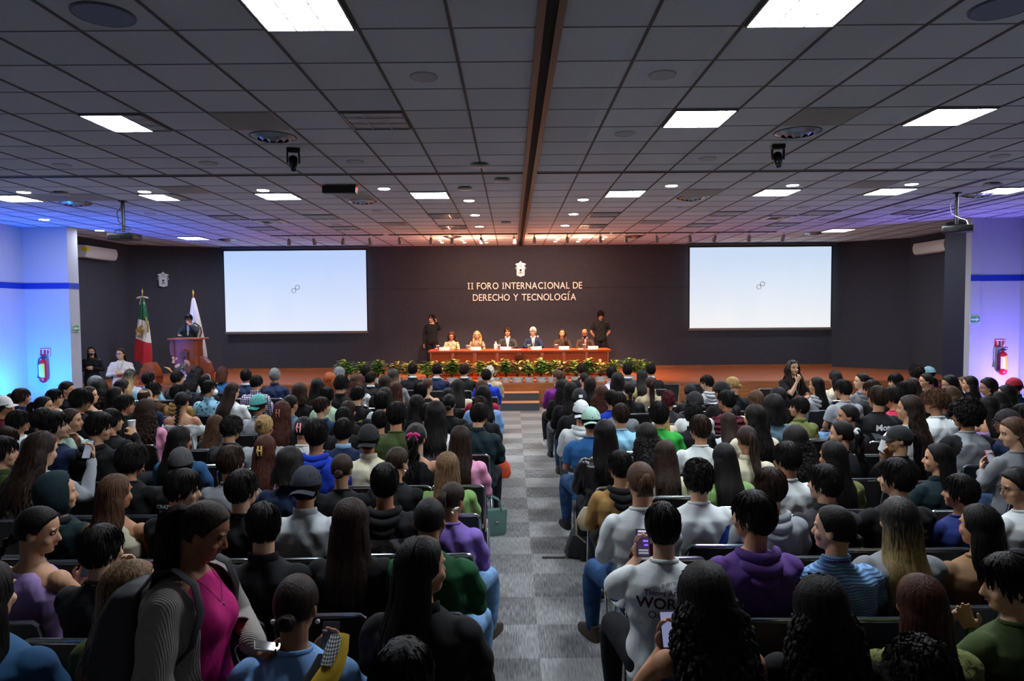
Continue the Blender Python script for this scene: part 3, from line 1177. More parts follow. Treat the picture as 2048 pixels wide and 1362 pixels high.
def ext_set(x, y, zs, ze, side):
    r = empty('extinguisher_sign', (x, y, zs), 'red and white fire extinguisher sign on the %s wall' % side, 'sign')
    obj('plate', MB().box(-.115, .115, -.008, 0, -.085, .085, bev=.003), redm, r)
    obj('arrow', MB().prism([(-.055, -.06), (-.09, -.02), (-.07, -.02), (-.07, .035), (-.04, .035), (-.04, -.02), (-.02, -.02)], -.012, -.008), WHITEP, r, smooth=False)
    obj('pictogram', MB().box(.01, .105, -.011, -.008, -.07, .07), WHITEP, r, smooth=False)
    obj('cylinder_pictogram', MB().box(.04, .07, -.014, -.011, -.06, .04).box(.045, .065, -.014, -.011, .045, .06).box(.08, .09, -.014, -.011, -.04, .05), redm, r, smooth=False)
    obj('caption_strip', MB().box(-.10, .0, -.011, -.008, .05, .07), WHITEP, r, smooth=False)
    e = empty('fire_extinguisher', (x + .0, y - .1, ze), 'red fire extinguisher with white and yellow label hanging on the %s wall' % side, 'fire extinguisher')
    b = obj('cylinder', MB().blob([(0, 0, -.22), (0, 0, .12)], [.085, .085], 24).tube([(0, 0, .17), (0, 0, .23)], .025, 12), mat('c0151a', .25, key='red_paint'), e)
    lb = MB()
    n = 14
    for (a0, a1, z0, z1, mi) in ((-150, -95, -.16, .1, 0), (-95, -40, -.18, .12, 1)):
        vs_ = []
        for i in range(n + 1):
            a = radians(a0 + (a1 - a0) * i / n)
            for z in (z0, z1):
                vs_.append((.087 * cos(a), .087 * sin(a), z))
        lb.cur = mi
        lb.add(vs_, [(2 * i, 2 * i + 2, 2 * i + 3, 2 * i + 1) for i in range(n)])
    obj('label', lb, [mat('dcdcdc', .5), mat('d2b020', .5)], b)
    obj('valve', MB().box(-.03, .05, -.02, .02, .22, .27, bev=.006), mat('202022', .4), e)
    obj('handle', MB().tube([(-.02, 0, .27), (.05, 0, .3), (.1, 0, .29)], .01, 8).tube([(-.02, 0, .25), (.05, 0, .255), (.09, 0, .25)], .008, 8), mat('202022', .4), e)
    obj('hose', MB().tube([(-.03, 0, .25), (-.09, 0, .22), (-.11, 0, .1), (-.105, 0, -.1)], .012, 8).tube([(-.105, 0, -.1), (-.108, 0, -.2)], [.014, .026], 8), mat('0e0e10', .5), e)
    obj('bracket', MB().box(-.03, .03, .08, .1, .1, .16), mat('606060', .5), e, smooth=False)


p, q = UY(91, 704, 14.96), UY(86, 738, 14.86)
ext_set(p.x, 14.968, p.z, q.z, 'blue lit left')
p, q = UY(2001, 686, 14.7), UY(2004, 722, 14.62)
ext_set(p.x, 14.718, p.z, q.z, 'violet lit right')

# uplight lamps on the floor
for (x, y, c, s) in ((-10.0, 13.7, '2060ff', 'left'), (10.62, 13.7, 'a090ff', 'right')):
    r = empty('floor_uplight', (x, y, 0), 'small floor uplight washing the %s wall with colour' % s, 'stage light')
    obj('housing', MB().tube([(0, 0, .04), (0, 0, .24)], [.09, .11], 20), BLACKP, r)
    obj('yoke', MB().tube([(-.13, 0, .18), (-.13, 0, .02), (.13, 0, .02), (.13, 0, .18)], .012, 8), BLACKP, r)
    obj('lens', MB().disc((0, 0, .25), .095, .008, 20), mat(c, .3, emit=30, key='uplight_lens'), r)

# ------------------------------------------------------------------ panel table
tw = mat('b04a1c', .3, spec=.6, kind='woodv', key='mahogany')
tw2 = mat('9c3c16', .35, spec=.5, kind='woodv', key='mahogany_panel')
XA, XB, YT, ZT = -2.06, 2.43, 17.1, STAGE + .74
t = empty('panel_table', ((XA + XB) / 2, YT + .35, STAGE), 'long reddish wooden panel table with crest on the stage', 'table')
cx_ = (XA + XB) / 2
W = (XB - XA) / 2
obj('tabletop', MB().box(-W - .05, W + .05, -.40, .35, .70, .74, bev=.01).box(-W - .03, W + .03, -.38, -.33, .675, .70), tw, t)
fr = MB().box(-W, W, -.33, -.30, 0, .70)
obj('front_board', fr, tw2, t, smooth=False)
npan = 8
for i in range(npan + 1):
    x = -W + 2 * W * i / npan
    obj('pilaster', MB().box(max(x - .045, -W), min(x + .045, W), -.36, -.33, .05, .68, bev=.006), tw, t)
obj('plinth', MB().box(-W - .01, W + .01, -.37, -.33, 0, .09, bev=.004), tw, t)
for i in range(npan):
    x0, x1 = -W + 2 * W * i / npan + .06, -W + 2 * W * (i + 1) / npan - .06
    pm = MB()
    for a in ((x0, x1, .12, .14), (x0, x1, .60, .62), (x0, x0 + .02, .12, .62), (x1 - .02, x1, .12, .62)):
        pm.box(a[0], a[1], -.345, -.33, a[2], a[3])
    obj('panel_moulding', pm, tw, t, smooth=False)
for sx in (-1, 1):
    obj('side_board', MB().box(sx * W - (.03 if sx > 0 else 0), sx * W + (.03 if sx < 0 else 0), -.30, .33, 0, .70), tw2, t, smooth=False)
crest((.0, -.36, .45), .42, None, mat('561a0c', .35), mat('3a1006', .4), parent=t, name='carved_crest')

# things on the table
card = empty('name_card', (0, 0, 0), 'x', 'name card')
obj('card', MB().prism([(-.13, 0), (-.13, .085), (.13, .085), (.13, 0)], -.002, .002, Matrix.Translation((0, -.02, 0)) @ Matrix.Rotation(radians(-14), 4, 'X')), WHITEP, card, smooth=False)
obj('back_flap', MB().prism([(-.13, 0), (-.13, .085), (.13, .085), (.13, 0)], -.002, .002, Matrix.Translation((0, .02, 0)) @ Matrix.Rotation(radians(14), 4, 'X')), WHITEP, card, smooth=False)
pr = Proto(card)
PEO = ['woman in leopard blouse', 'blonde woman', 'man in open white shirt', 'grey-haired man with orange tie', 'woman with long curls', 'bald bearded man']
for i, px in enumerate((889, 952, 1011, 1073, 1128, 1186)):
    x = UY(px, 700, YT + .1).x
    pr.put((x, YT + .1, ZT), 0, 'white folded name card on the panel table before the ' + PEO[i], 'name cards')
glass = empty('water_glass', (0, 0, 0), 'x', 'glass')
gb = obj('tumbler', MB().tube([(0, 0, 0), (0, 0, .11)], [.03, .036], 18), mat('e8ecef', .1, spec=.6, trans=.85, key='glass'), glass)
obj('paper_lid', MB().disc((0, 0, .122), .045, .01, 18), WHITEP, glass)
pr = Proto(glass)
for i, px in enumerate((875, 935, 998, 1058, 1113, 1169)):
    x = UY(px, 697, YT + .16).x
    pr.put((x, YT + .2, ZT), 0, 'water glass with paper lid on the panel table beside the ' + PEO[i], 'water glasses')
x = UY(993, 690, YT + .2).x
bo = empty('white_bottle', (x - .02, YT + .27, ZT), 'white bottle standing on the panel table left of the suited centre man', 'bottle')
obj('bottle_body', MB().loft([(0, 0, 0, .045, .045), (0, 0, .13, .045, .045), (0, 0, .17, .02, .02), (0, 0, .19, .02, .02)], 16), mat('ead9c8', .4), bo)
obj('cap', MB().tube([(0, 0, .19), (0, 0, .205)], .022, 12), WHITEP, bo)
for (px, h, lab) in ((912, .24, 'black gooseneck microphone before the woman in leopard blouse'), (1076, .30, 'silver topped microphone on stand before the man with orange tie')):
    x = UY(px, 700, YT + .15).x
    m_ = empty('table_microphone', (x, YT + .22, ZT), lab, 'microphone')
    obj('stand_base', MB().disc((0, 0, .015), .05, .015, 18), BLACKP, m_)
    obj('stem', MB().tube([(0, 0, .01), (0, .0, h * .8), (0, .02, h)], .008, 8), BLACKP, m_)
    obj('microphone_head', MB().ell((0, .02, h + .02), (.026, .026, .032)), mat('b4b4b8', .4, .4) if px > 1000 else BLACKP, m_)
for (px, wd, lab) in ((1031, .14, 'white papers lying on the panel table before the suited centre man'), (1162, .06, 'small white paper on the panel table before the bald bearded man')):
    x = UY(px, 699, YT + .1).x
    obj('paper_sheet', MB().box(-wd, wd, -.1, .1, 0, .006), WHITEP, loc=(x, YT + .18, ZT), smooth=False, label=lab, cat='paper')
obj('pink_object', MB().ell((0, 0, .03), (.05, .04, .03)), mat('d8506a', .5), loc=(UY(872, 699, YT + .1).x, YT + .1, ZT), label='small pink pouch at the left end of the panel table', cat='pouch')
bpy.data.objects[-1] if False else None

# ------------------------------------------------------------------ lectern and flags


def lectern():
    X, Y = UY(377, 700, 16.9).x, 16.9
    r = empty('lectern', (X, Y, STAGE), 'wooden lectern with carved crest on the left side of the stage', 'lectern')
    w_ = mat('8a4421', .35, spec=.5, kind='woodv', key='lectern_wood')
    w2 = mat('a5562a', .35, kind='wood')
    obj('column', MB().loft([(0, 0, 0, .34, .2), (0, 0, .2, .31, .19), (0, 0, .9, .30, .19), (0, 0, 1.08, .31, .2)], 24, 6), w_, r, smooth=30)
    obj('top_board', MB().box(-.40, .40, -.25, .27, 1.08, 1.12, bev=.012), w2, r)
    obj('side_wing', MB().prism([(.30, 0), (.58, 0), (.58, .3), (.52, .5), (.40, .62), (.30, .66)], -.1, .1), w_, r, smooth=False)
    obj('side_wing', MB().prism([(-.30, .68), (-.40, .70), (-.42, .9), (-.40, 1.06), (-.30, 1.06)][::-1], -.1, .1), w_, r, smooth=False)
    crest((0, -.20, .68), .34, None, mat('7a4a30', .3, .3), mat('4b2412', .4), parent=r, name='carved_crest')
    return X, Y


LX, LY = lectern()


def flag(px, pyt, yy, label, cols, pole_low, wdt, crestful):
    p = UY(px, pyt, yy)
    X, ZTOP = p.x, p.z
    r = empty('flag_on_pole', (X, yy, STAGE), label, 'flag')
    H = ZTOP - STAGE
    obj('pole', MB().tube([(0, 0, 0), (0, 0, H - .1)], .014, 10), mat('b08a50', .3, .6), r)
    obj('finial', MB().loft([(0, 0, H - .12, .02, .02), (0, 0, H - .08, .03, .012), (0, 0, H, .002, .002)], 10), mat('c8a860', .3, .8), r)
    obj('foot', MB().disc((0, 0, .05), .15, .05, 20), mat('5a3018', .4), r)
    ztop, zbot = H - .22, pole_low
    cl = MB()
    n, k = 40, 26
    rows = []
    vs_ = []
    for i in range(k + 1):
        t_ = i / k
        z = ztop + (zbot - ztop) * t_
        hw = wdt * (.10 + .90 * min(1, t_ * 1.25) ** .8)
        cxx = .02 - .05 * t_ if crestful != 'white' else .05 * t_
        for j in range(n):
            a = 2 * pi * j / n
            f = 1 + .16 * sin(5 * a + 2 * t_) + .06 * sin(9 * a)
            vs_.append((cxx + hw * cos(a) * f, .0 + .11 * sin(a) * f * (.4 + .6 * t_), z - .1 * (cos(a)) * t_ - (.04 * sin(4 * a) if i == k else 0)))
    for i in range(k):
        t_ = (i + .5) / k
        cl.cur = 0 if t_ < 1 / 3 else (1 if t_ < .655 else 2)
        fs = [(i * n + j, i * n + (j + 1) % n, (i + 1) * n + (j + 1) % n, (i + 1) * n + j) for j in range(n)]
        b = len(cl.v)
        cl.f += fs
        cl.mi += [cl.cur] * len(fs)
    cl.v = [tuple(v) for v in vs_]
    c = obj('flag_cloth', cl, [mat(q, .8, kind='cloth') for q in cols], r)
    if crestful == 'eagle':
        e = MB()
        zc = ztop + (zbot - ztop) * .5
        e.tube([(.10 * cos(a) - .02, -.125, zc + .12 * sin(a)) for a in np.linspace(radians(160), radians(380), 16)], .018, 6)
        e.ell((-.02, -.13, zc + .02), (.05, .012, .09))
        e.tube([(-.02, -.13, zc + .08), (.03, -.13, zc + .14), (.055, -.13, zc + .1)], .016, 6)
        for sx in (-1, 1):
            e.tube([(-.02, -.13, zc), (-.02 + sx * .06, -.13, zc + .1), (-.02 + sx * .08, -.13, zc + .02)], .02, 6)
        e.tube([(-.09, -.125, zc - .16), (.05, -.125, zc - .16)], .012, 6)
        obj('gold_emblem', e, mat('a8813c', .5), c)
        b = MB()
        for sx in (-1, 1):
            b.ell((sx * .09, 0, H - .24), (.08, .02, .03), M=Matrix.Rotation(sx * .2, 3, 'Y'))
            b.tube([(sx * .02, -.02, H - .25), (sx * .06, -.03, H - .42)], .014, 6)
        b.ell((0, 0, H - .23), (.03, .03, .03))
        obj('ribbon_bow', b, mat('c8a8a0', .6), r)
        obj('gold_tassel', MB().tube([(.1, -.06, H - .75), (.17, -.08, H - .95), (.16, -.08, H - 1.15)], [.02, .03, .022], 8), mat('8d7a20', .6), r)
    else:
        e = MB()
        zc = ztop + (zbot - ztop) * .5
        s = .9
        e.prism([(x * .22 + .12, z * .24 + zc) for x, z in SHIELD], -.17, -.15)
        c2 = obj('printed_crest', e, mat('c9c4bc', .7), c, smooth=False)
        obj('red_mantling', MB().tube([(.0, -.17, zc + .14), (-.03, -.17, zc), (.02, -.17, zc - .15), (.12, -.17, zc - .19)], .02, 6).tube([(.24, -.17, zc + .12), (.27, -.17, zc - .02), (.22, -.17, zc - .15)], .018, 6), mat('7a2a22', .7), c2)
        obj('dark_helmet', MB().tube([(.02, -.175, zc + .16), (.1, -.175, zc + .22), (.22, -.175, zc + .14)], .02, 6).ell((.12, -.175, zc), (.035, .01, .045)), mat('26282c', .7), c2)
    return r


flag(284, 577, 17.9, 'green white and red flag with gold emblem on a pole', ['135232', 'cfcac0', 'a51822'], .42, .20, 'eagle')
flag(386, 579, 17.9, 'white flag with printed crest behind the lectern speaker', ['c6c2c4', 'c6c2c4', 'c6c2c4'], .38, .24, 'white')
# small wooden pedestal left of the lectern
p = UY(299, 720, 16.7)
r = empty('wooden_pedestal', (p.x, 16.75, STAGE), 'small tapered wooden pedestal on the stage in front of the tricolour flag', 'pedestal')
w_ = mat('96491f', .35, kind='wood', key='pedestal_wood')
obj('body', MB().loft([(0, 0, 0, .235, .2), (0, 0, .18, .235, .2), (0, 0, .36, .2, .18), (0, 0, .52, .12, .12)], 8, 5), w_, r, smooth=20)
obj('belt', MB().loft([(0, 0, .165, .24, .205), (0, 0, .195, .24, .205)], 8, 5), mat('6c3216', .4), r, smooth=20)

# ------------------------------------------------------------------ plants along the stage edge
leafA = mat('a8b840', .5, kind='leaf', key='croton_leaf')
leafB = mat('4a8030', .5, kind='leaf', key='green_leaf')
leafC = mat('e0cc60', .5, kind='leaf', key='yellow_leaf')
leafD = mat('c98f6e', .5, kind='leaf', key='salmon_leaf')


def leaf(mb, base, tip, w, rng):
    base, tip = Vector(base), Vector(tip)
    d = tip - base
    side = d.cross(Vector((0, 0, 1)))
    if side.length < 1e-4:
        side = Vector((1, 0, 0))
    side.normalize()
    mid = base + d * .5 + Vector((0, 0, d.length * .18))
    n = side.cross(d).normalized() * .003
    vs_ = [base, mid - side * w, mid + side * w, tip]
    vs_ += [v + n for v in vs_]
    mb.add(vs_, [(0, 2, 1), (1, 2, 3), (4, 5, 6), (5, 7, 6), (0, 1, 5, 4), (1, 3, 7, 5), (3, 2, 6, 7), (2, 0, 4, 6)])


def plant_proto(seed, tall, cols):
    rng = random.Random(seed)
    r = empty('potted_plant', (0, 0, 0), 'x', 'potted plant')
    obj('pot', MB().tube([(0, 0, 0), (0, 0, .10)], [.085, .105], 16).tube([(0, 0, .09), (0, 0, .11)], .11, 16), mat('c9c6c0', .5), r)
    st = MB()
    fo = MB()
    for i in range(14):
        a, h = rng.uniform(0, 2 * pi), rng.uniform(.24, .42) * tall
        q = Vector((.13 * cos(a) * rng.random(), .09 * sin(a) * rng.random(), h))
        st.tube([(0, 0, .1), q], .006, 5)
        for j in range(11):
            a2 = rng.uniform(0, 2 * pi)
            b = Vector((q.x, q.y, .14 + (h - .14) * (j + 3) / 13))
            ln = rng.uniform(.11, .20)
            fo.cur = rng.choice([0, 0, 1, 2])
            leaf(fo, b, b + Vector((cos(a2) * ln, sin(a2) * ln, rng.uniform(-.03, .10))), rng.uniform(.022, .040), rng)
    obj('stem', st, mat('4a3a20', .8), r)
    obj('foliage', fo, cols, r, smooth=False)
    return Proto(r)


PL = [plant_proto(1, 1.0, [leafA, leafB, leafC]), plant_proto(2, 1.15, [leafB, leafB, leafA]), plant_proto(3, .95, [leafC, leafA, leafD]), plant_proto(4, 1.0, [leafD, leafC, leafB])]
pxs = [693, 722, 757, 795, 820, 855, 880, 905, 935, 965, 990, 1012, 1035, 1058, 1082, 1104, 1127, 1152, 1176, 1200, 1224, 1258, 1285]
DES = ['yellow-green variegated', 'tall dark green', 'pale yellow', 'salmon tinged']
for i, px in enumerate(pxs):
    k = [1, 0, 1, 3, 2, 0, 3, 1, 3, 0, 2, 1, 3, 0, 1, 0, 3, 0, 1, 2, 0, 1, 0][i]
    p = UZ(px, 752, STAGE)
    PL[k].put((UY(px, 752, SF + .25).x, SF + .18, STAGE), i * 1.3, '%s potted plant on the stage edge, %s from the left' % (DES[k], ORD[i]), 'potted plants along the stage edge', scale=(1.45, 1.1, 1.12))

# flower arrangement before the lectern
r = empty('flower_arrangement', (LX + .05, SF + .05, STAGE), 'flower arrangement with salmon blooms at the foot of the lectern', 'flowers')
rng = random.Random(5)
fo, st = MB(), MB()
for i in range(70):
    a = rng.uniform(0, 2 * pi)
    b = Vector((rng.uniform(-.12, .12), rng.uniform(-.08, .08), rng.uniform(.1, .45)))
    leaf(fo, b, b + Vector((cos(a) * .17, sin(a) * .12, rng.uniform(-.02, .12))), .02, rng)
obj('greenery', fo, leafB, r, smooth=False)
obj('vase', MB().tube([(0, 0, 0), (0, 0, .15)], [.09, .12], 16), mat('5a4030', .6), r)
for k, (x, z, c, n) in enumerate(((-.07, .62, 'e0a888', 5), (.22, .56, 'e0a080', 5), (.0, .48, 'e8c8b0', 4), (-.05, .3, 'd8b0c8', 4), (.1, .34, 'b890c8', 4), (-.12, .18, 'e8b8a0', 4), (.14, .2, 'e8d8d0', 3))):
    b = MB()
    for i in range(n):
        q = Vector((x + rng.uniform(-.05, .05), -.1 + rng.uniform(-.04, .04), z + rng.uniform(-.06, .06)))
        for j in range(5):
            a = j * 2 * pi / 5
            b.ell(q + Vector((.018 * cos(a), 0, .018 * sin(a))), (.018, .008, .018), 8, 5)
    obj('blossom', b, mat(c, .7), r)
b = MB()
leaf(b, (-.12, -.08, .28), (-.34, -.12, .46), .09, rng)
obj('spathe', b, mat('d8a878', .6), r, smooth=False)
# ------------------------------------------------------------------ people
HC = {'k': '15110f', 'd': '2a1d16', 'b': '4a3324', 'r': '43241a', 'g': '77777a', 'w': 'b5aea6', 'y': '9c7d4e', 'o': 'a48a58', 'm': '4a1a22', 'x': '8a4420', 'l': '6a5138'}
HCN = {'k': 'black', 'd': 'dark brown', 'b': 'brown', 'r': 'auburn', 'g': 'grey', 'w': 'white', 'y': 'blonde', 'o': 'blonde-tipped', 'm': 'burgundy', 'x': 'ginger', 'l': 'light brown'}
SKIN = ['b98a6a', 'a87656', '946247', 'c79b7c']
HP = (0, .0, 1.112)
HCEN = Vector((0, -.004, .128))


def hair_mat(c):
    if c == 'o':
        return mat(HC['o'], .5, spec=.3, kind='ombre', key='hair')
    return mat(HC[c], .5, spec=.13, kind='hair', key='hair')


def hmat(yaw, pitch, dz=0):
    return Matrix.Translation(Vector(HP) + Vector((0, 0, dz))) @ Matrix.Rotation(-radians(yaw), 4, 'Z') @ Matrix.Rotation(-radians(pitch), 4, 'X')


POSES = {
    # side: elbow, wrist, hand direction, palm normal, curl
    'lap': dict(R=((.235, .05, .75), (.10, .27, .655), (-.35, .9, -.2), (-.2, -.1, -1), .5), L=((-.235, .05, .75), (-.10, .27, .655), (.35, .9, -.2), (.2, -.1, -1), .5)),
    'phone': dict(R=((.24, .09, .77), (.09, .30, .86), (-.25, .35, .9), (-.5, -.9, .1), .75), L=((-.24, .08, .76), (-.03, .31, .82), (.35, .4, .8), (.6, -.8, .1), .7)),
    'phonehigh': dict(R=((.27, .10, .86), (.215, .26, 1.09), (-.1, .2, 1), (-.6, -.8, .1), .8), L=((-.235, .05, .75), (-.10, .27, .655), (.35, .9, -.2), (.2, -.1, -1), .5)),
    'phonelow': dict(L=((-.25, .12, .78), (-.10, .30, .88), (.1, .2, 1), (.5, -.85, .1), .8), R=((.235, .05, .75), (.10, .27, .655), (-.35, .9, -.2), (-.2, -.1, -1), .5)),
    'phoneleft': dict(L=((-.25, .15, .82), (-.09, .31, .955), (.1, .2, 1), (.5, -.85, .1), .8), R=((.235, .05, .75), (.10, .27, .655), (-.35, .9, -.2), (-.2, -.1, -1), .5)),
    'chin': dict(R=((.17, .20, .82), (.06, .19, 1.015), (-.4, .1, .8), (-.3, -1, .2), 1.1), L=((-.22, .10, .75), (.0, .26, .74), (.9, .3, .1), (0, -.5, -1), .5)),
    'cup': dict(R=((.30, .16, .92), (.20, .22, 1.10), (-.5, .2, .6), (-.7, .3, 0), 1.), L=((-.235, .05, .75), (-.10, .27, .655), (.35, .9, -.2), (.2, -.1, -1), .5)),
    'table': dict(R=((.25, .12, .80), (.13, .34, .79), (-.7, .6, 0), (0, 0, -1), .4), L=((-.25, .12, .80), (-.13, .34, .79), (.7, .6, 0), (0, 0, -1), .4)),
    'stand': dict(R=((.245, -.01, .70), (.25, .05, .46), (0, .1, -1), (-1, 0, 0), .4), L=((-.245, -.01, .70), (-.25, .05, .46), (0, .1, -1), (1, 0, 0), .4)),
    'back': dict(R=((.27, -.06, .72), (.13, -.14, .53), (-.8, -.1, -.4), (0, -1, 0), .4), L=((-.27, -.06, .72), (-.13, -.14, .53), (.8, -.1, -.4), (0, -1, 0), .4)),
    'ear': dict(L=((-.29, .07, .88), (-.15, .03, 1.10), (.2, -.1, 1), (1, 0, .1), .7), R=((.245, -.01, .70), (.25, .05, .46), (0, .1, -1), (-1, 0, 0), .4)),
    'clasp': dict(R=((.26, .05, .73), (.07, .20, .78), (-.9, .2, .1), (0, -1, -.2), .6), L=((-.26, .05, .73), (-.07, .20, .80), (.9, .2, .1), (0, -1, -.2), .6)),
    'mic': dict(L=((-.25, .16, .84), (-.09, .20, 1.03), (.4, .1, .8), (.5, -.6, 0), 1.1), R=((.25, .12, .80), (.13, .34, .80), (-.5, .8, 0), (0, 0, -1), .4)),
    'holdleft': dict(R=((.25, -.03, .71), (.24, .06, .47), (0, .1, -1), (-1, 0, 0), .4), L=((-.225, .06, .74), (-.04, .27, .69), (.45, .85, .1), (.2, -.1, 1), .6)),
    'hold': dict(R=((.235, .05, .74), (.10, .27, .73), (-.45, .85, .1), (-.2, -.1, 1), .6), L=((-.225, .06, .74), (-.03, .28, .70), (.45, .85, .1), (.2, -.1, 1), .6)),
}


def hand(mb, w, d, n, side, curl):
    w, d = Vector(w), Vector(d).normalized()
    n = Vector(n)
    n = (n - d * n.dot(d)).normalized()
    s = d.cross(n) * (1 if side == 'R' else -1)   # towards the thumb
    mb.blob([w - d * .01, w + d * .035, w + d * .08], [.024, .034, .036], 12, up=tuple(s), flat=(1.0, .48))
    for i, (o_, L_) in enumerate(((.029, .068), (.0095, .077), (-.0105, .072), (-.0295, .056))):
        b = w + d * (.088 - abs(i - 1) * .005) + s * o_ * 1.08
        a = curl * .45
        p = [b]
        dd = d + s * o_ * 2.2
        ang = 0
        for k, f in enumerate((.42, .32, .26)):
            ang += curl * (.45, .7, .5)[k]
            p.append(p[-1] + (dd * cos(ang) + n * sin(ang)).normalized() * L_ * f)
        mb.blob(p, [.0092, .0086, .0078, .0066], 7)
    t0 = w + d * .028 + s * .03
    mb.blob([w + d * .015 + s * .015, t0, t0 + (d * .6 + s * .6 + n * .35).normalized() * .034, t0 + (d * .8 + s * .35 + n * .5).normalized() * .062], [.014, .0125, .0105, .008], 8)


def head_parts(mb, M):
    h = MB()
    h.loft([(0, .055, 0, .022, .022), (0, .046, .012, .040, .042), (0, .032, .036, .054, .060), (0, .016, .068, .065, .078), (0, .005, .10, .072, .088), (0, 0, .13, .076, .094), (0, -.003, .16, .077, .096), (0, -.006, .188, .069, .087), (0, -.008, .21, .05, .065), (0, -.01, .224, .02, .03)], 24)
    h.blob([(0, .088, .118), (0, .101, .092), (0, .108, .077)], [.008, .011, .013], 10)
    h.ell((0, .10, .072), (.018, .012, .009))
    for sx in (-1, 1):
        h.ell((sx * .034, .078, .135), (.026, .014, .008))
        h.ell((sx * .078, -.008, .098), (.009, .018, .031), M=Matrix.Rotation(sx * .25, 3, 'Z'))
        h.ell((sx * .045, .062, .075), (.022, .022, .024))
    h.ell((0, .085, .050), (.024, .014, .012))
    h.ell((0, .076, .018), (.020, .018, .016))
    mb.add([M @ Vector(v) for v in h.v], h.f)


def limb(mb, sh, el, wr, r, n=12):
    sh, el, wr = Vector(sh), Vector(el), Vector(wr)
    P = [sh, sh.lerp(el, .35), sh.lerp(el, .8), el, el.lerp(wr, .3), el.lerp(wr, .75), wr]
    mb.blob(P, [r * .9, r, r * .82, r * .78, r * .80, r * .60, r * .50], n)


def legs(mb, k, stand, dz, splay=''):
    for sx in (-1, 1):
        if stand:
            P = [(sx * .085, 0, .93), (sx * .09, .01, .72), (sx * .09, .015, .5), (sx * .095, .0, .3), (sx * .10, -.02, .07)]
            mb.blob(P, [.095 * k, .088 * k, .062 * k, .058 * k, .04 * k], 14)
        elif (sx > 0 and splay == 'R') or (sx < 0 and splay == 'L'):
            P = [(sx * .095, .0, .53), (sx * .15, .19, .545), (sx * .215, .40, .53), (sx * .22, .44, .44), (sx * .215, .47, .28), (sx * .21, .48, .09)]
            mb.blob(P, [.095 * k, .085 * k, .066 * k, .064 * k, .058 * k, .042 * k], 14)
        else:
            P = [(sx * .09, .0, .53), (sx * .10, .2, .545), (sx * .115, .42, .53), (sx * .115, .455, .44), (sx * .115, .44, .28), (sx * .12, .41, .09)]
            mb.blob(P, [.095 * k, .085 * k, .066 * k, .064 * k, .058 * k, .042 * k], 14)


TORSO = [(0, .0, .46, .165, .125), (0, 0, .56, .168, .125), (0, .004, .68, .150, .108), (0, -.008, .80, .165, .115), (0, -.016, .90, .182, .118), (0, -.018, .97, .182, .105), (0, -.015, 1.015, .145, .082), (0, -.012, 1.045, .095, .066), (0, -.01, 1.065, .068, .058)]
CACHE = {}
STANDING = ('holdleft', 'stand', 'back', 'ear', 'clasp', 'hold', 'mic', 'chin_stand')


def pose_of(pose):
    return POSES[pose.replace('_stand', '')], (.42 if pose in STANDING else 0.)


def sd(p, dz):
    return (p[0], p[1], p[2] + dz)


def widen(me, wide, dz):
    if abs(wide - 1) < .01:
        return me
    me = me.copy()
    co = get_co(me)
    f = np.clip((1.04 + dz - co[:, 2]) / .07, 0, 1)
    f = f * f * (3 - 2 * f)
    co[:, 0] *= 1 + (wide - 1) * f
    co[:, 1] *= 1 + (wide - 1) * .6 * f * (co[:, 1] < .14)
    set_co(me, co)
    return me


def body_mesh(pose, yaw, pitch, vox, wide=1., splay=''):
    k = ('b', pose, yaw, pitch, vox, wide, splay)
    if k in CACHE:
        return CACHE[k]
    if wide != 1.:
        CACHE[k] = widen(body_mesh(pose, yaw, pitch, vox, 1., splay), wide, pose_of(pose)[1])
        return CACHE[k]
    P, dz = pose_of(pose)
    M = hmat(yaw, pitch, dz)
    mb = MB()
    head_parts(mb, M)
    base = Vector((0, -.012, 1.0 + dz))
    top = M @ Vector((0, -.018, .07))
    mb.blob([base, base.lerp(top, .5) + Vector((0, 0, 0)), top], [.062, .054, .056], 14)
    mb.loft([(c[0], c[1], c[2] + dz, c[3] * .9, c[4] * .88) for c in TORSO], 24, 2.3)
    for s in 'LR':
        sx = 1 if s == 'R' else -1
        el, wr, d, n, cu = P[s]
        mb.ell((sx * .165, -.015, .975 + dz), (.055, .055, .055))
        limb(mb, sd((sx * .180, -.012, .965), dz), sd(el, dz), sd(wr, dz), .046)
        hand(mb, sd(wr, dz), d, n, s, cu)
    legs(mb, .86, dz > 0, dz, splay)
    me = remesh(mb, 'body', vox, 3, .45)
    co = get_co(me)
    Mi = np.array(M.inverted())
    lc = co @ Mi[:3, :3].T + Mi[:3, 3]

    def g(c, s):
        return np.exp(-(((lc - np.array(c)) / np.array(s)) ** 2).sum(1))
    disp = np.zeros(len(co))
    for sx in (-1, 1):
        disp -= .013 * g((sx * .032, .088, .114), (.017, .03, .011))
        disp -= .003 * g((sx * .02, .092, .062), (.012, .02, .012))
    disp -= .004 * g((0, .09, .059), (.03, .02, .0035))
    disp += .003 * g((0, .095, .052), (.02, .02, .005))
    fwd = np.array(M.to_3x3() @ Vector((0, 1, 0)))
    co += disp[:, None] * fwd[None, :]
    set_co(me, co)
    CACHE[k] = me
    return me


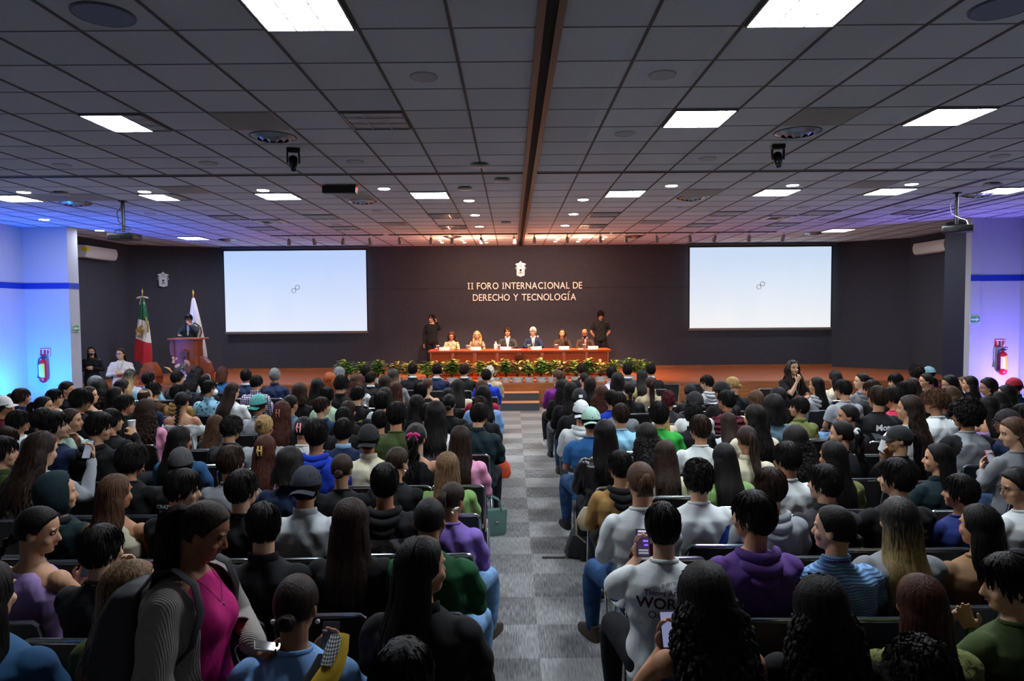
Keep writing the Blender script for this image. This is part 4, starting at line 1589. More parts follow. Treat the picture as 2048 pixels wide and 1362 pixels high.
def shirt_mesh(kind, pose, vox, wide=1.):
    """kind: short, long, tank, off"""
    k = ('s', kind, pose, vox, wide)
    if k in CACHE:
        return CACHE[k]
    if wide != 1.:
        CACHE[k] = widen(shirt_mesh(kind, pose, vox), wide, pose_of(pose)[1])
        return CACHE[k]
    P, dz = pose_of(pose)
    mb = MB()
    g = 1.05 if kind in ('tank', 'off') else 1.09
    secs = [(c[0], c[1], c[2] + dz, c[3] * g * (1 if c[2] > .9 or g < 1.1 else 1.0), c[4] * g) for c in TORSO]
    if kind == 'off':
        secs = secs[:5] + [(0, -.017, .93 + dz, .195, .12)]
    elif kind == 'tank':
        secs = secs[:5] + [(0, -.018, .95 + dz, .155, .115), (0, -.018, 1.005 + dz, .12, .094), (0, -.014, 1.028 + dz, .09, .078)]
    else:
        secs = secs[:-1] + [(0, -.012, 1.066 + dz, .070, .060)]
    mb.loft(secs, 26, 2.4)
    if kind in ('short', 'long', 'off'):
        for s in 'LR':
            sx = 1 if s == 'R' else -1
            el, wr = Vector(sd(P[s][0], dz)), Vector(sd(P[s][1], dz))
            sh = Vector(sd((sx * .182, -.012, .965 if kind != 'off' else .91), dz))
            if kind != 'off':
                mb.ell((sx * .165, -.015, .97 + dz), (.068, .068, .066))
            if kind == 'long':
                limb(mb, sh, el, wr, .061)
                mb.tube([el.lerp(wr, .86), wr], [.041, .036], 12)
            else:
                e2 = sh.lerp(el, .72)
                mb.tube([sh, sh.lerp(e2, .5), e2], [.061, .063, .065], 14)
    me = remesh(mb, 'shirt', max(vox, .009), 3, .5)
    co = get_co(me)
    no = np.empty(len(me.vertices) * 3)
    me.vertices.foreach_get('normal', no)
    no = no.reshape(-1, 3)
    x, y, z = co.T
    rr = 1.0 if kind != 'tank' else .4
    d = .0045 * np.sin(17 * x + 31 * z + 2 * np.sin(9 * z)) * np.sin(11 * y + 23 * x - 13 * z) + .0035 * np.sin(41 * z + 22 * np.abs(x) + 3 * np.sin(14 * x)) + .003 * np.sin(60 * np.abs(x) + 35 * z)
    co += no * (d * rr)[:, None]
    set_co(me, co)
    CACHE[k] = me
    return me


def trousers_mesh(stand, vox, wide=1., splay=''):
    k = ('t', stand, vox, wide, splay)
    if k in CACHE:
        return CACHE[k]
    if wide != 1.:
        CACHE[k] = widen(trousers_mesh(stand, vox, 1., splay), wide, .42 if stand else 0)
        return CACHE[k]
    mb = MB()
    dz = .42 if stand else 0
    mb.loft([(0, 0, .44 + dz, .15, .12), (0, 0, .48 + dz, .178, .135), (0, 0, .56 + dz, .178, .132), (0, 0, .60 + dz, .165, .125)], 22, 2.4)
    legs(mb, 1.08, stand, dz, splay)
    me = remesh(mb, 'trousers', max(vox, .011), 3, .5)
    CACHE[k] = me
    return me


def shoe_mesh():
    if 'shoe' in CACHE:
        return CACHE['shoe']
    mb = MB()
    mb.loft([(0, .05, 0, .044, .135), (0, .05, .025, .046, .138), (0, .045, .045, .042, .13), (0, .01, .075, .036, .085), (0, -.03, .11, .036, .05)], 18, 2.6)
    CACHE['shoe'] = mb.mesh('shoe')
    return CACHE['shoe']


# ---------------- hair
def ell_r(d):
    return 1.0 / np.sqrt((d[..., 0] / .081) ** 2 + (d[..., 1] / .101) ** 2 + (d[..., 2] / .102) ** 2)


def dirv(az, el):
    """az 0 = front, 90 = right side, 180 = back (degrees)"""
    a, e = np.radians(az), np.radians(el)
    return np.stack([np.sin(a) * np.cos(e), np.cos(a) * np.cos(e), np.sin(e)], -1)


def hairline(az, front=36, temple=16, side=-8, nape=-46):
    az = np.abs((np.asarray(az) + 180) % 360 - 180)
    return np.interp(az, [0, 35, 60, 80, 105, 125, 180], [front, front - 4, temple, side - 8, side, nape + 8, nape])


def cap_shell(mb, top, sidet, rough=0., freq=9, seed=0, hl=None, flat_top=0., nu=56, nv=34, bias=0.):
    rng = random.Random(seed)
    ph = [rng.uniform(0, 6) for _ in range(8)]
    vs_ = []
    hl = hl or {}
    for i in range(nv + 1):
        el = -70 + 160 * i / nv
        for j in range(nu):
            az = 360 * j / nu
            d = dirv(az, el)
            r = ell_r(d)
            u = min(max((el - float(hairline(az, **hl))) / 12 + .2, 0), 1)
            u = u * u * (3 - 2 * u)
            w = min(max((el + 10) / 60, 0), 1)
            th = sidet + (top - sidet) * w
            x, y, z = d
            nz = rough * (sin(freq * x * 3 + ph[0] + 2 * sin(freq * z)) * sin(freq * y * 2.6 + ph[1]) + .7 * sin(freq * 2.1 * z + ph[2] + freq * 1.7 * x) * sin(freq * 2.3 * y + ph[3]))
            lat = bias * x * (.5 + .5 * z)
            t = u * (th + nz + lat) - (1 - u) * .07
            p = HCEN + Vector(d * r * (1 + t))
            vs_.append(p)
    fs = [(i * nu + j, i * nu + (j + 1) % nu, (i + 1) * nu + (j + 1) % nu, (i + 1) * nu + j) for i in range(nv) for j in range(nu)]
    fs.append(tuple(range(nu))[::-1])
    mb.add(vs_, fs)


def tufts(mb, n, ln, th, seed, hl=None, lift=.012, wild=.35, r=.009):
    rng = random.Random(seed)
    hl = hl or {}
    k = 0
    while k < n:
        az, el = rng.uniform(0, 360), math.degrees(math.asin(rng.uniform(-.75, 1)))
        if el < float(hairline(az, **hl)) + 5:
            continue
        k += 1
        p = [HCEN + Vector(dirv(az, el) * ell_r(dirv(az, el)) * (1 + th))]
        flow = -1 if abs(((az + 180) % 360) - 180) > 70 else 1
        a2, e2 = az + rng.uniform(-1, 1) * 40 * wild, el
        for q in (1, 2):
            if el > 55:
                a2 += rng.uniform(-30, 30) * wild
            e2 -= ln * 260 * (.8 + .4 * rng.random())
            d = dirv(a2, e2)
            p.append(HCEN + Vector(d * ell_r(d) * (1 + th + lift * q * 5 * rng.random())))
        mb.tube(p, [r * 1.0, r * .9, r * .15], 5, flat=(1.5, .6))


def curtain(mb, ln, w=1., thick=1., zt=.10):
    S = [(.13, -.035, .086, .075), (.10, -.045, .088, .070), (.04, -.060, .090, .056), (-.02, -.075, .092, .050), (-.07, -.105, .098, .042), (-.12, -.135, .104, .034), (-.18, -.152, .104, .030), (-.28, -.160, .098, .028), (-.40, -.160, .090, .026), (-.55, -.158, .08, .022)]
    out = []
    for z, cy, rx, ry in S:
        if z >= -ln:
            out.append((0, cy * (1 + .1 * (thick - 1)), z, rx * w, ry * thick))
    z, cy, rx, ry = out[-1][2], out[-1][1], out[-1][3], out[-1][4]
    out.append((0, cy, -ln, rx * .8, ry * .55))
    mb.loft(out[::-1], 28, 2.2)


def yback(z):
    return float(np.interp(z, [-.5, -.28, -.18, -.12, -.07, 0, .1], [.185, .19, .185, .168, .148, .125, .115]))


def locks(mb, n, ln, seed, wave=0., freq=30, r=.013, spread=1., azr=(78, 282), jit=.12, seg=16, puff=0., gather=0.):
    rng = random.Random(seed)
    for i in range(n):
        az = azr[0] + (azr[1] - azr[0]) * (i + rng.random()) / n
        L_ = ln * (1 - jit * rng.random() * 1.5)
        pts = []
        el = 72
        ph, ph2 = rng.uniform(0, 6.28), rng.uniform(0, 6.28)
        a0 = az + rng.uniform(-5, 5)
        rj, r_ = rng.uniform(-.03, .05), r
        r = r * rng.uniform(.7, 1.3)
        for e in (80, 58, 36, 14, -4):
            d = dirv(a0, e)
            pts.append(HCEN + Vector(d * ell_r(d) * (1.10 + puff + rj)))
        p = pts[-1]
        sa, ca = math.sin(radians(a0)), -math.cos(radians(a0))   # x side, back amount
        nseg = seg
        for q in range(1, nseg + 1):
            z = p.z + (-L_ - p.z) * q / nseg
            yb = yback(z)
            x = sa * (.092 + .016 * min(1, q / nseg * 2) * spread + puff * .09) * (1 - gather * q / nseg)
            frontness = max(0, -ca)
            y = -(yb - .052) * .5 + -max(ca, 0) * (yb * .62 + puff * .07) + frontness * .06
            if z < -.06 and ca < .45:
                y -= .03 * min(1, (-.06 - z) / .1)
            y -= .004 + rj * .15
            amp = wave * min(1, q / 4)
            pts.append(Vector((x + amp * sin(freq * z + ph), y - amp * .8 * abs(sin(freq * z + ph2)) - .004 * rng.random(), z)))
        rs = [r * .6, r, r, r, r] + [r * (1 - .75 * (q / nseg) ** 3) for q in range(1, nseg + 1)]
        mb.tube(pts, rs, 6, flat=(.6, 1.25), up=(sa * .9, -ca, .01))
        r = r_


def hair_mesh(style, seed=0):
    k = ('h', style, seed)
    if k in CACHE:
        return CACHE[k]
    mb = MB()
    if style == 'short':
        cap_shell(mb, .15, .055, .012, 8, seed)
        tufts(mb, 420, .085, .085, seed, lift=.009, r=.0058)
    elif style == 'slick':
        cap_shell(mb, .13, .05, .004, 14, seed)
        tufts(mb, 260, .12, .085, seed, lift=.003, wild=.1, r=.006)
    elif style == 'buzz':
        cap_shell(mb, .06, .045, .003, 30, seed)
    elif style == 'balding':
        cap_shell(mb, .03, .03, .003, 30, seed, hl=dict(front=60, temple=40))
    elif style == 'bald':
        mb2 = MB()
        cap_shell(mb, .005, .035, .004, 20, seed, hl=dict(front=89, temple=80, side=-5))
    elif style == 'mop':
        cap_shell(mb, .26, .17, .018, 7, seed, hl=dict(front=26, nape=-50))
        tufts(mb, 480, .10, .20, seed, lift=.012, wild=.5, r=.0072, hl=dict(front=26, nape=-50))
    elif style == 'curlyshort':
        cap_shell(mb, .22, .11, .035, 16, seed, nu=80, nv=48)
        tufts(mb, 420, .04, .16, seed, lift=.02, wild=2.2, r=.0065)
    elif style == 'afro':
        cap_shell(mb, .42, .32, .045, 17, seed, nu=90, nv=54, hl=dict(front=24, nape=-50))
        tufts(mb, 320, .035, .36, seed, lift=.022, wild=3., r=.010, hl=dict(front=24, nape=-50))
    elif style in ('long', 'midlong', 'wavy', 'curly', 'bob', 'bobwavy'):
        ln = {'long': .36, 'midlong': .24, 'wavy': .36, 'curly': .34, 'bob': .055, 'bobwavy': .06}[style]
        if style in ('bob', 'bobwavy'):
            cap_shell(mb, .16, .20, .01, 6, seed, hl=dict(nape=-60))
            mb.loft([(0, -.035, -.045, .070, .060), (0, -.035, -.02, .095, .088), (0, -.03, .05, .102, .095), (0, -.02, .12, .098, .100)], 28, 2.1)
            locks(mb, 60, .05, seed, .004 if style == 'bob' else .012, 40, .014, azr=(62, 298), seg=6, puff=.11)
        else:
            cap_shell(mb, .12, .11, .008, 7, seed)
            th = {'curly': 1.35, 'wavy': 1.15}.get(style, 1.)
            curtain(mb, ln * .84, 1.12 if style == 'curly' else 1.0, th)
            if style == 'curly':
                locks(mb, 170, ln + .03, seed, .022, 60, .0085, 2.6, jit=.4, puff=.20, seg=24)
                tufts(mb, 480, .06, .13, seed, lift=.028, wild=2.2, r=.0068)
            elif style == 'wavy':
                locks(mb, 100, ln + .04, seed, .011, 28, .0105, 1.2, jit=.32, puff=.03)
            else:
                locks(mb, 110, ln + .04, seed, .003, 14, .0085, 1., jit=.22)
    elif style in ('pony', 'braid', 'ponycurly', 'bun', 'updo', 'topbun'):
        cap_shell(mb, .11, .085, .004, 22, seed)
        rng = random.Random(seed)
        if style in ('pony', 'ponycurly'):
            for i in range(22):
                a, rr = rng.uniform(0, 6.28), .026 * math.sqrt(rng.random())
                ox, oy = rr * cos(a), rr * sin(a)
                am = .003 if style == 'pony' else .014
                ph = rng.uniform(0, 6)
                pts = [(0, -.095, .16), (ox * .5, -.12 + oy * .5, .168), (ox, -.148 + oy, .13)]
                L_ = .27 + .06 * rng.random()
                for q in range(1, 15):
                    z = .13 - (L_ + .10) * q / 14
                    yb = max(.15, yback(z) + .012)
                    pts.append((ox * (1.2 + .4 * sin(q / 3)) + am * sin(q * 1.3 + ph), -yb + oy + am * cos(q * 1.1 + ph), z))
                mb.tube(pts, [.008] * 3 + [.010] * 10 + [.008, .006, .004, .002][:4], 5)
        elif style == 'braid':
            pts = [(.0, -.105, .05)]
            for q in range(15):
                z = .045 - .022 * q
                s_ = -1 if q % 2 else 1
                yb = max(.118, yback(z) + .004)
                mb.ell((s_ * .010, -yb - .004, z), (.019 * (1 - q * .02), .017, .021), 10, 7, Matrix.Rotation(s_ * .6, 3, 'Y'))
            mb.tube([(0, -yback(-.28) - .01, -.28), (0, -yback(-.32) - .01, -.34)], [.014, .006], 8)
            mb.ell((0, -.10, .06), (.03, .025, .035))
        elif style == 'bun':
            mb.ell((0, -.112, .075), (.038, .030, .036), 16, 10)
            for q in range(5):
                a0 = q * 1.256
                mb.tube([(.026 * cos(a0 + t) * (1 - t / 7), -.122 - .012 * sin(t), .075 + .026 * sin(a0 + t) * (1 - t / 7)) for t in np.linspace(0, 3, 8)], .008, 6)
        elif style == 'topbun':
            mb.ell((0, -.105, .175), (.040, .036, .036), 16, 10)
            for q in range(5):
                a0 = q * 1.256
                mb.tube([(.028 * cos(a0 + t) * (1 - t / 7), -.12 - .016 * sin(t), .178 + .028 * sin(a0 + t) * (1 - t / 7)) for t in np.linspace(0, 3, 8)], .008, 6)
        else:
            mb.ell((0, -.100, .11), (.048, .034, .062), 16, 12)
            for q in range(7):
                x = -.035 + .0117 * q
                mb.tube([(x * 1.3, -.098, .05), (x, -.128, .09), (x * .7, -.134, .13), (x * .5, -.12, .175), (x * .4 + .012, -.10, .19)], [.007, .009, .009, .008, .002], 6)
    me = mb.mesh('hair', smooth=60)
    CACHE[k] = me
    return me


def cap_mesh(direction, part):
    k = ('cap', direction, part)
    if k in CACHE:
        return CACHE[k]
    mb = MB()
    s = -1 if direction == 'back' else 1
    if part == 'crown':
        nu, nv = 40, 16
        vs_ = []
        for i in range(nv + 1):
            el = (8 if direction != 'hood' else -20) + (82 * i / nv)
            for j in range(nu):
                az = 360 * j / nu
                e = el + (-14 * (1 - i / nv) * (.5 - .5 * cos(radians(az))))
                d = dirv(az, e)
                seam = .004 * (abs(cos(radians(az * 3))) ** 12)
                vs_.append(HCEN + Vector(d * ell_r(d) * (1.17 + .03 * (i / nv) - seam)))
        for i in range(nv + 1):
            for j in range(nu):
                v = vs_[i * nu + j]
                vs_.append(HCEN + (v - HCEN) * .975)
        b = (nv + 1) * nu
        fs = [(i * nu + j, i * nu + (j + 1) % nu, (i + 1) * nu + (j + 1) % nu, (i + 1) * nu + j) for i in range(nv) for j in range(nu)]
        fs += [tuple(b + q for q in f)[::-1] for f in fs]
        fs += [(j, b + j, b + (j + 1) % nu, (j + 1) % nu) for j in range(nu)]
        mb.add(vs_, fs)
        mb.ell(HCEN + Vector((0, 0, .121)), (.009, .009, .006))
    else:
        n = 18
        vs_ = []
        for i in range(n + 1):
            a = radians(-62 + 124 * i / n)
            for q in range(5):
                rr = q / 4
                x0, y0 = .086 * sin(a), .104 * cos(a)
                x1, y1 = .088 * sin(a), .104 + .075 * (cos(a) - cos(radians(62))) / (1 - cos(radians(62)))
                x, y = x0 + (x1 - x0) * rr, y0 + (y1 - y0) * rr
                z = .145 - .02 * rr - .022 * (x / .08) ** 2
                if direction == 'back':
                    z -= .045
                vs_.append((x, s * y - .004, z))
        b = len(vs_)
        vs_ += [(x, y, z - .004) for x, y, z in vs_]
        fs = [(i * 5 + q, i * 5 + q + 1, (i + 1) * 5 + q + 1, (i + 1) * 5 + q) for i in range(n) for q in range(4)]
        fs += [tuple(b + q for q in f)[::-1] for f in fs]
        fs += [(i * 5 + 4, (i + 1) * 5 + 4, b + (i + 1) * 5 + 4, b + i * 5 + 4) for i in range(n)]
        mb.add(vs_, fs)
    me = mb.mesh('cap')
    CACHE[k] = me
    return me


def small(key, fn):
    if key not in CACHE:
        mb = MB()
        fn(mb)
        CACHE[key] = mb.mesh(key, smooth=50)
    return CACHE[key]


def m_collar(mb):
    pts = [(.070 * cos(a), -.012 + .062 * sin(a), 1.066 + (.012 if sin(a) < 0 else -.012)) for a in np.linspace(radians(115), radians(425), 22)]
    mb.tube(pts, .017, 8, flat=(1.5, .5), up=(0, 0, 1))


def m_ring(mb):
    mb.tube([(.067 * cos(a), -.012 + .059 * sin(a), 1.064 - .010 * sin(a)) for a in np.linspace(0, 2 * pi, 25)], .010, 7, cap=False)


def m_hood(mb):
    for k, (r, y, z, t) in enumerate(((.095, -.045, 1.055, .030), (.085, -.085, 1.02, .034), (.06, -.115, .975, .028))):
        pts = [(r * cos(a), y + .055 * sin(a) * (1.2 - .3 * k), z - .015 * k + .012 * cos(2 * a)) for a in np.linspace(radians(175), radians(365), 15)]
        mb.blob(pts, [t * (.6 + .4 * sin(pi * i / 14)) for i in range(15)], 10)


def m_glasses(mb):
    for sx in (-1, 1):
        mb.tube([(sx * .034 + .024 * cos(a), .112, .116 + .018 * sin(a)) for a in np.linspace(0, 2 * pi, 17)], .0028, 5, cap=False)
        mb.tube([(sx * .058, .110, .120), (sx * .079, .05, .118), (sx * .083, -.01, .112)], .0026, 5)
    mb.tube([(-.011, .113, .118), (.011, .113, .118)], .0026, 5)


def m_mask(mb):
    mb.ell((0, .072, .055), (.060, .050, .046), 18, 12)
    for sx in (-1, 1):
        mb.tube([(sx * .052, .08, .07), (sx * .08, .01, .10)], .003, 5)


def m_band(mb):
    mb.tube([HCEN + Vector((.088 * cos(a), .025 + .02 * sin(a), .112 * sin(a))) for a in np.linspace(radians(-10), radians(190), 20)], .010, 6, flat=(.5, 1.4))


def m_clip(mb):
    for sx in (-1, 1):
        mb.tube([(sx * .014, -.135, .165), (sx * .018, -.150, .12), (sx * .014, -.140, .075)], [.008, .009, .005], 6)
    mb.tube([(-.02, -.152, .125), (.02, -.152, .125)], .007, 6)


def m_clipside(mb):
    mb.tube([(.07, -.085, .05), (.095, -.10, .065), (.11, -.085, .075)], [.010, .012, .006], 7)
    mb.tube([(.07, -.105, .04), (.09, -.115, .035)], .007, 6)


def m_bow(mb):
    for sx in (-1, 1):
        mb.ell((sx * .035, -.125, .17), (.035, .012, .016), 12, 7, Matrix.Rotation(sx * .5, 3, 'Y'))
        mb.tube([(sx * .01, -.13, .165), (sx * .04, -.14, .12)], .010, 6, flat=(1.4, .4))
    mb.ell((0, -.13, .172), (.012, .012, .012))


def m_scrunchie(mb):
    pts = [(.038 * cos(a), -.13 + .01 * cos(5 * a), .14 + .034 * sin(a)) for a in np.linspace(0, 2 * pi, 25)]
    mb.tube(pts, [.013 + .004 * sin(7 * i) for i in range(25)], 7, cap=False)


def m_earring(mb):
    for sx in (-1, 1):
        mb.ell((sx * .090, -.004, .055), (.010, .010, .010))


def m_tie(mb):
    mb.prism([(-.014, 1.03), (.014, 1.03), (.012, 1.0), (.026, .76), (0, .73), (-.026, .76), (-.012, 1.0)], .0, .006)


def m_lanyard(mb):
    mb.tube([(-.07, .04, 1.07), (-.05, .115, .98), (0, .135, .80)], .007, 5, flat=(1.5, .4))
    mb.tube([(.07, .04, 1.07), (.05, .115, .98), (0, .135, .80)], .007, 5, flat=(1.5, .4))


def m_badge(mb):
    mb.box(-.045, .045, .132, .138, .68, .80)


def m_hoodup(mb):
    nu, nv = 36, 22
    vs_ = []
    for i in range(nv + 1):
        el = -75 + 165 * i / nv
        for j in range(nu):
            az = 360 * j / nu
            d = dirv(az, el)
            f = 1.32 + .10 * max(0, -d[1]) + .06 * max(0, d[2])
            if d[1] > .55:
                f = .9
            x, y, z = d * ell_r(d) * f
            vs_.append(HCEN + Vector((x, y - .01, z * (1.05 if z > 0 else 1.35))))
    mb.add(vs_, [(i * nu + j, i * nu + (j + 1) % nu, (i + 1) * nu + (j + 1) % nu, (i + 1) * nu + j) for i in range(nv) for j in range(nu)] + [tuple(range(nu))[::-1]])
    mb.tube([(0, -.06, .02), (0, -.09, -.05), (0, -.10, -.10)], [.10, .12, .13], 18, flat=(.7, 1.15), up=(0, 1, 0))


def eye_parts(root, hd, brow):
    for sx in (-1, 1):
        e = obj('eye', small('m_eye', lambda mb: mb.ell((0, 0, 0), (.0120, .010, .0052), 12, 8)), mat('b0a8a0', .3, key='eye_white'), root)
        e.matrix_local = hd @ Matrix.Translation((sx * .032, .0800, .113))
        i = obj('iris', small('m_iris', lambda mb: mb.ell((0, 0, 0), (.0058, .003, .0058), 10, 6)), mat('1a0f0a', .2, key='iris'), e)
        i.matrix_local = Matrix.Translation((0, .0085, 0))
        b = obj('eyebrow', small('m_brow%d' % sx, lambda mb, s=sx: mb.tube([(-s * .016, .004, -.001), (0, .006, .004), (s * .020, -.006, 0)], [.002, .0030, .0014], 6)), brow, root)
        b.matrix_local = hd @ Matrix.Translation((sx * .034, .0885, .136))
    l = obj('lips', small('m_lips', lambda mb: (mb.blob([(-.020, -.004, 0), (0, .004, .0015), (.020, -.004, 0)], [.0028, .0052, .0028], 8), mb.blob([(-.017, -.004, -.006), (0, .003, -.0085), (.017, -.004, -.006)], [.0028, .0056, .0028], 8))), mat('8a4a42', .5, key='lips'), root)
    l.matrix_local = hd @ Matrix.Translation((0, .0955, .057))


CLOTH = {'black': '131315', 'charcoal': '2b2c2f', 'darkgrey': '34363a', 'grey': '77797b', 'lightgrey': 'a4a8aa', 'white': 'd2d6d4', 'cream': 'cdc4a8', 'beige': 'a8997a', 'tan': 'a07a48', 'brown': '4c3424', 'lightbrown': '8a6848', 'navy': '16233f', 'denim blue': '2c5378', 'royal blue': '1432a0', 'blue': '2a5d92', 'slate blue': '2c4560', 'light blue': '8fc4dc', 'pale blue': '7ea8d8', 'teal': '1a4c50', 'dark teal': '16282c', 'green': '2f9a3a', 'dark green': '164a28', 'olive': '3c4a26', 'khaki green': '6f7440', 'pale green': 'b4d0b0', 'lime green': '7c9c5c', 'mint': 'a8c0b0', 'maroon': '5c1c2c', 'crimson': 'a8243c', 'pink': 'd890b0', 'rose': 'c0304c', 'hot pink': 'b01868', 'purple': '5c3c80', 'violet': '8468b8', 'plum': '6a2470', 'lilac': 'a888c0', 'lavender': 'c8bcd8', 'yellow': 'cfc080', 'silver': '9a9ea2', 'indigo': '23306a', 'grey blue': '5c7484'}
TOPS = {  # top type: shirt mesh kind, label noun, fittings, material kind
    'tee': ('short', 'tee', 'ring', 'cloth'), 'long': ('long', 'sweater', 'ring', 'cloth'), 'hoodie': ('long', 'hoodie', 'hood', 'cloth'), 'polo': ('short', 'polo', 'collar', 'cloth'),
    'shirt': ('long', 'shirt', 'collar', 'cloth'), 'suit': ('long', 'suit', 'suit', 'cloth'), 'jacket': ('long', 'jacket', 'collar', 'cloth'), 'tank': ('tank', 'tank top', '', 'cloth'), 'off': ('off', 'off-shoulder top', '', 'cloth'),
    'plaid': ('long', 'plaid shirt', 'collar', 'plaid'), 'stripe': ('short', 'striped shirt', 'collar', 'stripes'), 'floral': ('short', 'patterned shirt', 'collar', 'floral'), 'puffer': ('long', 'puffer jacket', 'collar', 'puffer'),
    'knit': ('long', 'knitted sweater', 'ring', 'rib'), 'hound': ('long', 'houndstooth top', 'ring', 'houndstooth'), 'lace': ('off', 'lace top', '', 'lace'), 'camo': ('long', 'camouflage jacket', 'collar', 'camo'), 'leather': ('long', 'leather jacket', 'collar', 'leather'),
    'knittank': ('tank', 'knitted tank top', '', 'ribv'), 'tweed': ('long', 'speckled sweater', 'ring', 'tweed'), 'leopard': ('long', 'leopard blouse', 'collar', 'floral'), 'puffcardi': ('long', 'cardigan', 'ring', 'cloth'),
}


def cloth_mat(col, kind):
    c = CLOTH.get(col, col)
    if kind == 'leather':
        return mat(c, .32, spec=.6, kind='cloth', key='leather')
    return mat(c, .88, spec=.25, kind=kind, key='cloth')


TOPNAME = {'tee': 'tee_shirt', 'long': 'sweater', 'hoodie': 'hooded_sweater', 'polo': 'polo_shirt', 'shirt': 'shirt', 'suit': 'suit_jacket', 'jacket': 'jacket', 'tank': 'tank_top', 'off': 'blouse', 'plaid': 'shirt', 'stripe': 'shirt', 'floral': 'shirt', 'puffer': 'puffer_jacket', 'knit': 'sweater', 'hound': 'blouse', 'lace': 'blouse', 'camo': 'jacket', 'leather': 'leather_jacket', 'knittank': 'tank_top', 'tweed': 'sweater', 'leopard': 'blouse', 'puffcardi': 'cardigan'}


def person(loc, rz, scale, label, pose='lap', yaw=0, pitch=0, hair='short', hc='k', top='tee', col='black', skin=0, vox=.012, wide=1., trousers='1a1c22', shoes='101012', ex=(), face=False, group=None, hseed=0, shirt_white=False):
    P, dz = pose_of(pose)
    yaw = int(round(yaw / 20) * 20)
    pitch = int(round(pitch / 12) * 12)
    wide = round((1 + (wide - 1) * .5) / .05) * .05 if wide > 1 else round(wide / .05) * .05
    splay = dict(ex).get('splay', '')
    me = body_mesh(pose, yaw, pitch, vox, wide, splay)
    r = obj('person', me, mat(SKIN[skin % 4], .6, spec=.3, kind='skin', key='skin'), None, loc, rz, label, 'person', group)
    r.scale = (scale, scale, scale)
    hd = hmat(yaw, pitch, dz)
    sk, _, fit, mk = TOPS[top]
    cm = cloth_mat(col, mk)
    sh = obj(TOPNAME[top], shirt_mesh(sk, pose, vox, wide), cm, r)
    T = Matrix.Translation((0, 0, dz))
    if fit == 'ring':
        obj('neckband', small('m_ring', m_ring), cm, sh).matrix_local = T
    elif fit == 'collar':
        obj('collar', small('m_collar', m_collar), cloth_mat(dict(ex).get('collar', col), 'cloth') if any(e[0] == 'collar' for e in ex) else cm, sh).matrix_local = T
    elif fit == 'hood':
        obj('hood', small('m_hood', m_hood), cloth_mat(dict(ex).get('hoodcol', col), 'cloth') if any(e[0] == 'hoodcol' for e in ex) else cm, sh).matrix_local = T
    elif fit == 'suit':
        q = obj('lapel_collar', small('m_collar', m_collar), cm, sh)
        q.matrix_local = T @ Matrix.Translation((0, 0, -.06)) @ Matrix.Scale(1.12, 4, (1, 0, 0)) @ Matrix.Translation((0, -.008, .036))
        obj('shirt_collar', small('m_collar', m_collar), mat('c9cdd0', .8, key='cloth'), sh).matrix_local = T @ Matrix.Translation((0, -.001, .006)) @ Matrix.Scale(.97, 4, (1, 0, 0))
    obj('trousers', trousers_mesh(dz > 0, vox, wide, splay), mat(trousers, .9, spec=.2, kind='denim', key='trouser_cloth'), r)
    for sx in (-1, 1):
        s_ = obj('shoe', shoe_mesh(), mat(shoes, .5, key='shoe'), r)
        s_.location = (sx * (.12 if dz == 0 else .10) * wide, .41 if dz == 0 else -.01, 0)
        if (sx > 0 and splay == 'R') or (sx < 0 and splay == 'L'):
            s_.location = (sx * .21 * wide, .49, 0)
            s_.rotation_euler = (0, 0, -sx * .3)
    d = dict(ex)
    if hair == 'hood':
        h = obj('raised_hood', small('m_hoodup', m_hoodup), cm, r)
        h.matrix_local = hd
    elif hair != 'none':
        hm = hair_mat(hc)
        h = obj('hair', hair_mesh(hair, hseed), hm, r)
        h.matrix_local = hd
    for key, fn in (('clip', m_clip), ('clipside', m_clipside), ('bow', m_bow), ('scrunchie', m_scrunchie), ('headband', m_band), ('glasses', m_glasses), ('mask', m_mask), ('earring', m_earring)):
        if key in d:
            nm = {'clip': 'hair_clip', 'clipside': 'hair_clip', 'bow': 'hair_bow', 'scrunchie': 'scrunchie', 'headband': 'headband', 'glasses': 'glasses', 'mask': 'face_mask', 'earring': 'earrings'}[key]
            o = obj(nm, small('m_' + key, fn), mat(d[key], .5, kind='plain', key=nm) if key != 'scrunchie' else mat('c8c8c8', .8, kind='floral', key=nm), r)
            o.matrix_local = hd
    if 'cap' in d:
        cc, dr = d['cap']
        o = obj('cap', cap_mesh(dr, 'crown'), mat(cc, .85, kind='cloth', key='cap_cloth'), r)
        o.matrix_local = hd
        b = obj('brim', cap_mesh(dr, 'brim'), mat(d.get('brim', cc), .85, kind='cloth', key='cap_cloth'), o)
        if 'patch' in d:
            p_ = obj('cap_patch', small('m_patch', lambda mb: mb.box(-.022, .022, -.005, .005, -.018, .018)), mat(d['patch'], .7), o)
            p_.matrix_local = Matrix.Translation(HCEN + Vector((0, -.118, .035))) @ Matrix.Rotation(radians(-18), 4, 'X')
    if 'lanyard' in d:
        obj('lanyard', small('m_lanyard', m_lanyard), mat('9aa6b0', .7), r).matrix_local = T
        obj('badge', small('m_badge', m_badge), mat('c84848', .6), r).matrix_local = T
    if face:
        eye_parts(r, hd, mat(HC['d' if hc in 'kdbrm' else hc], .7, key='brow'))
    return r


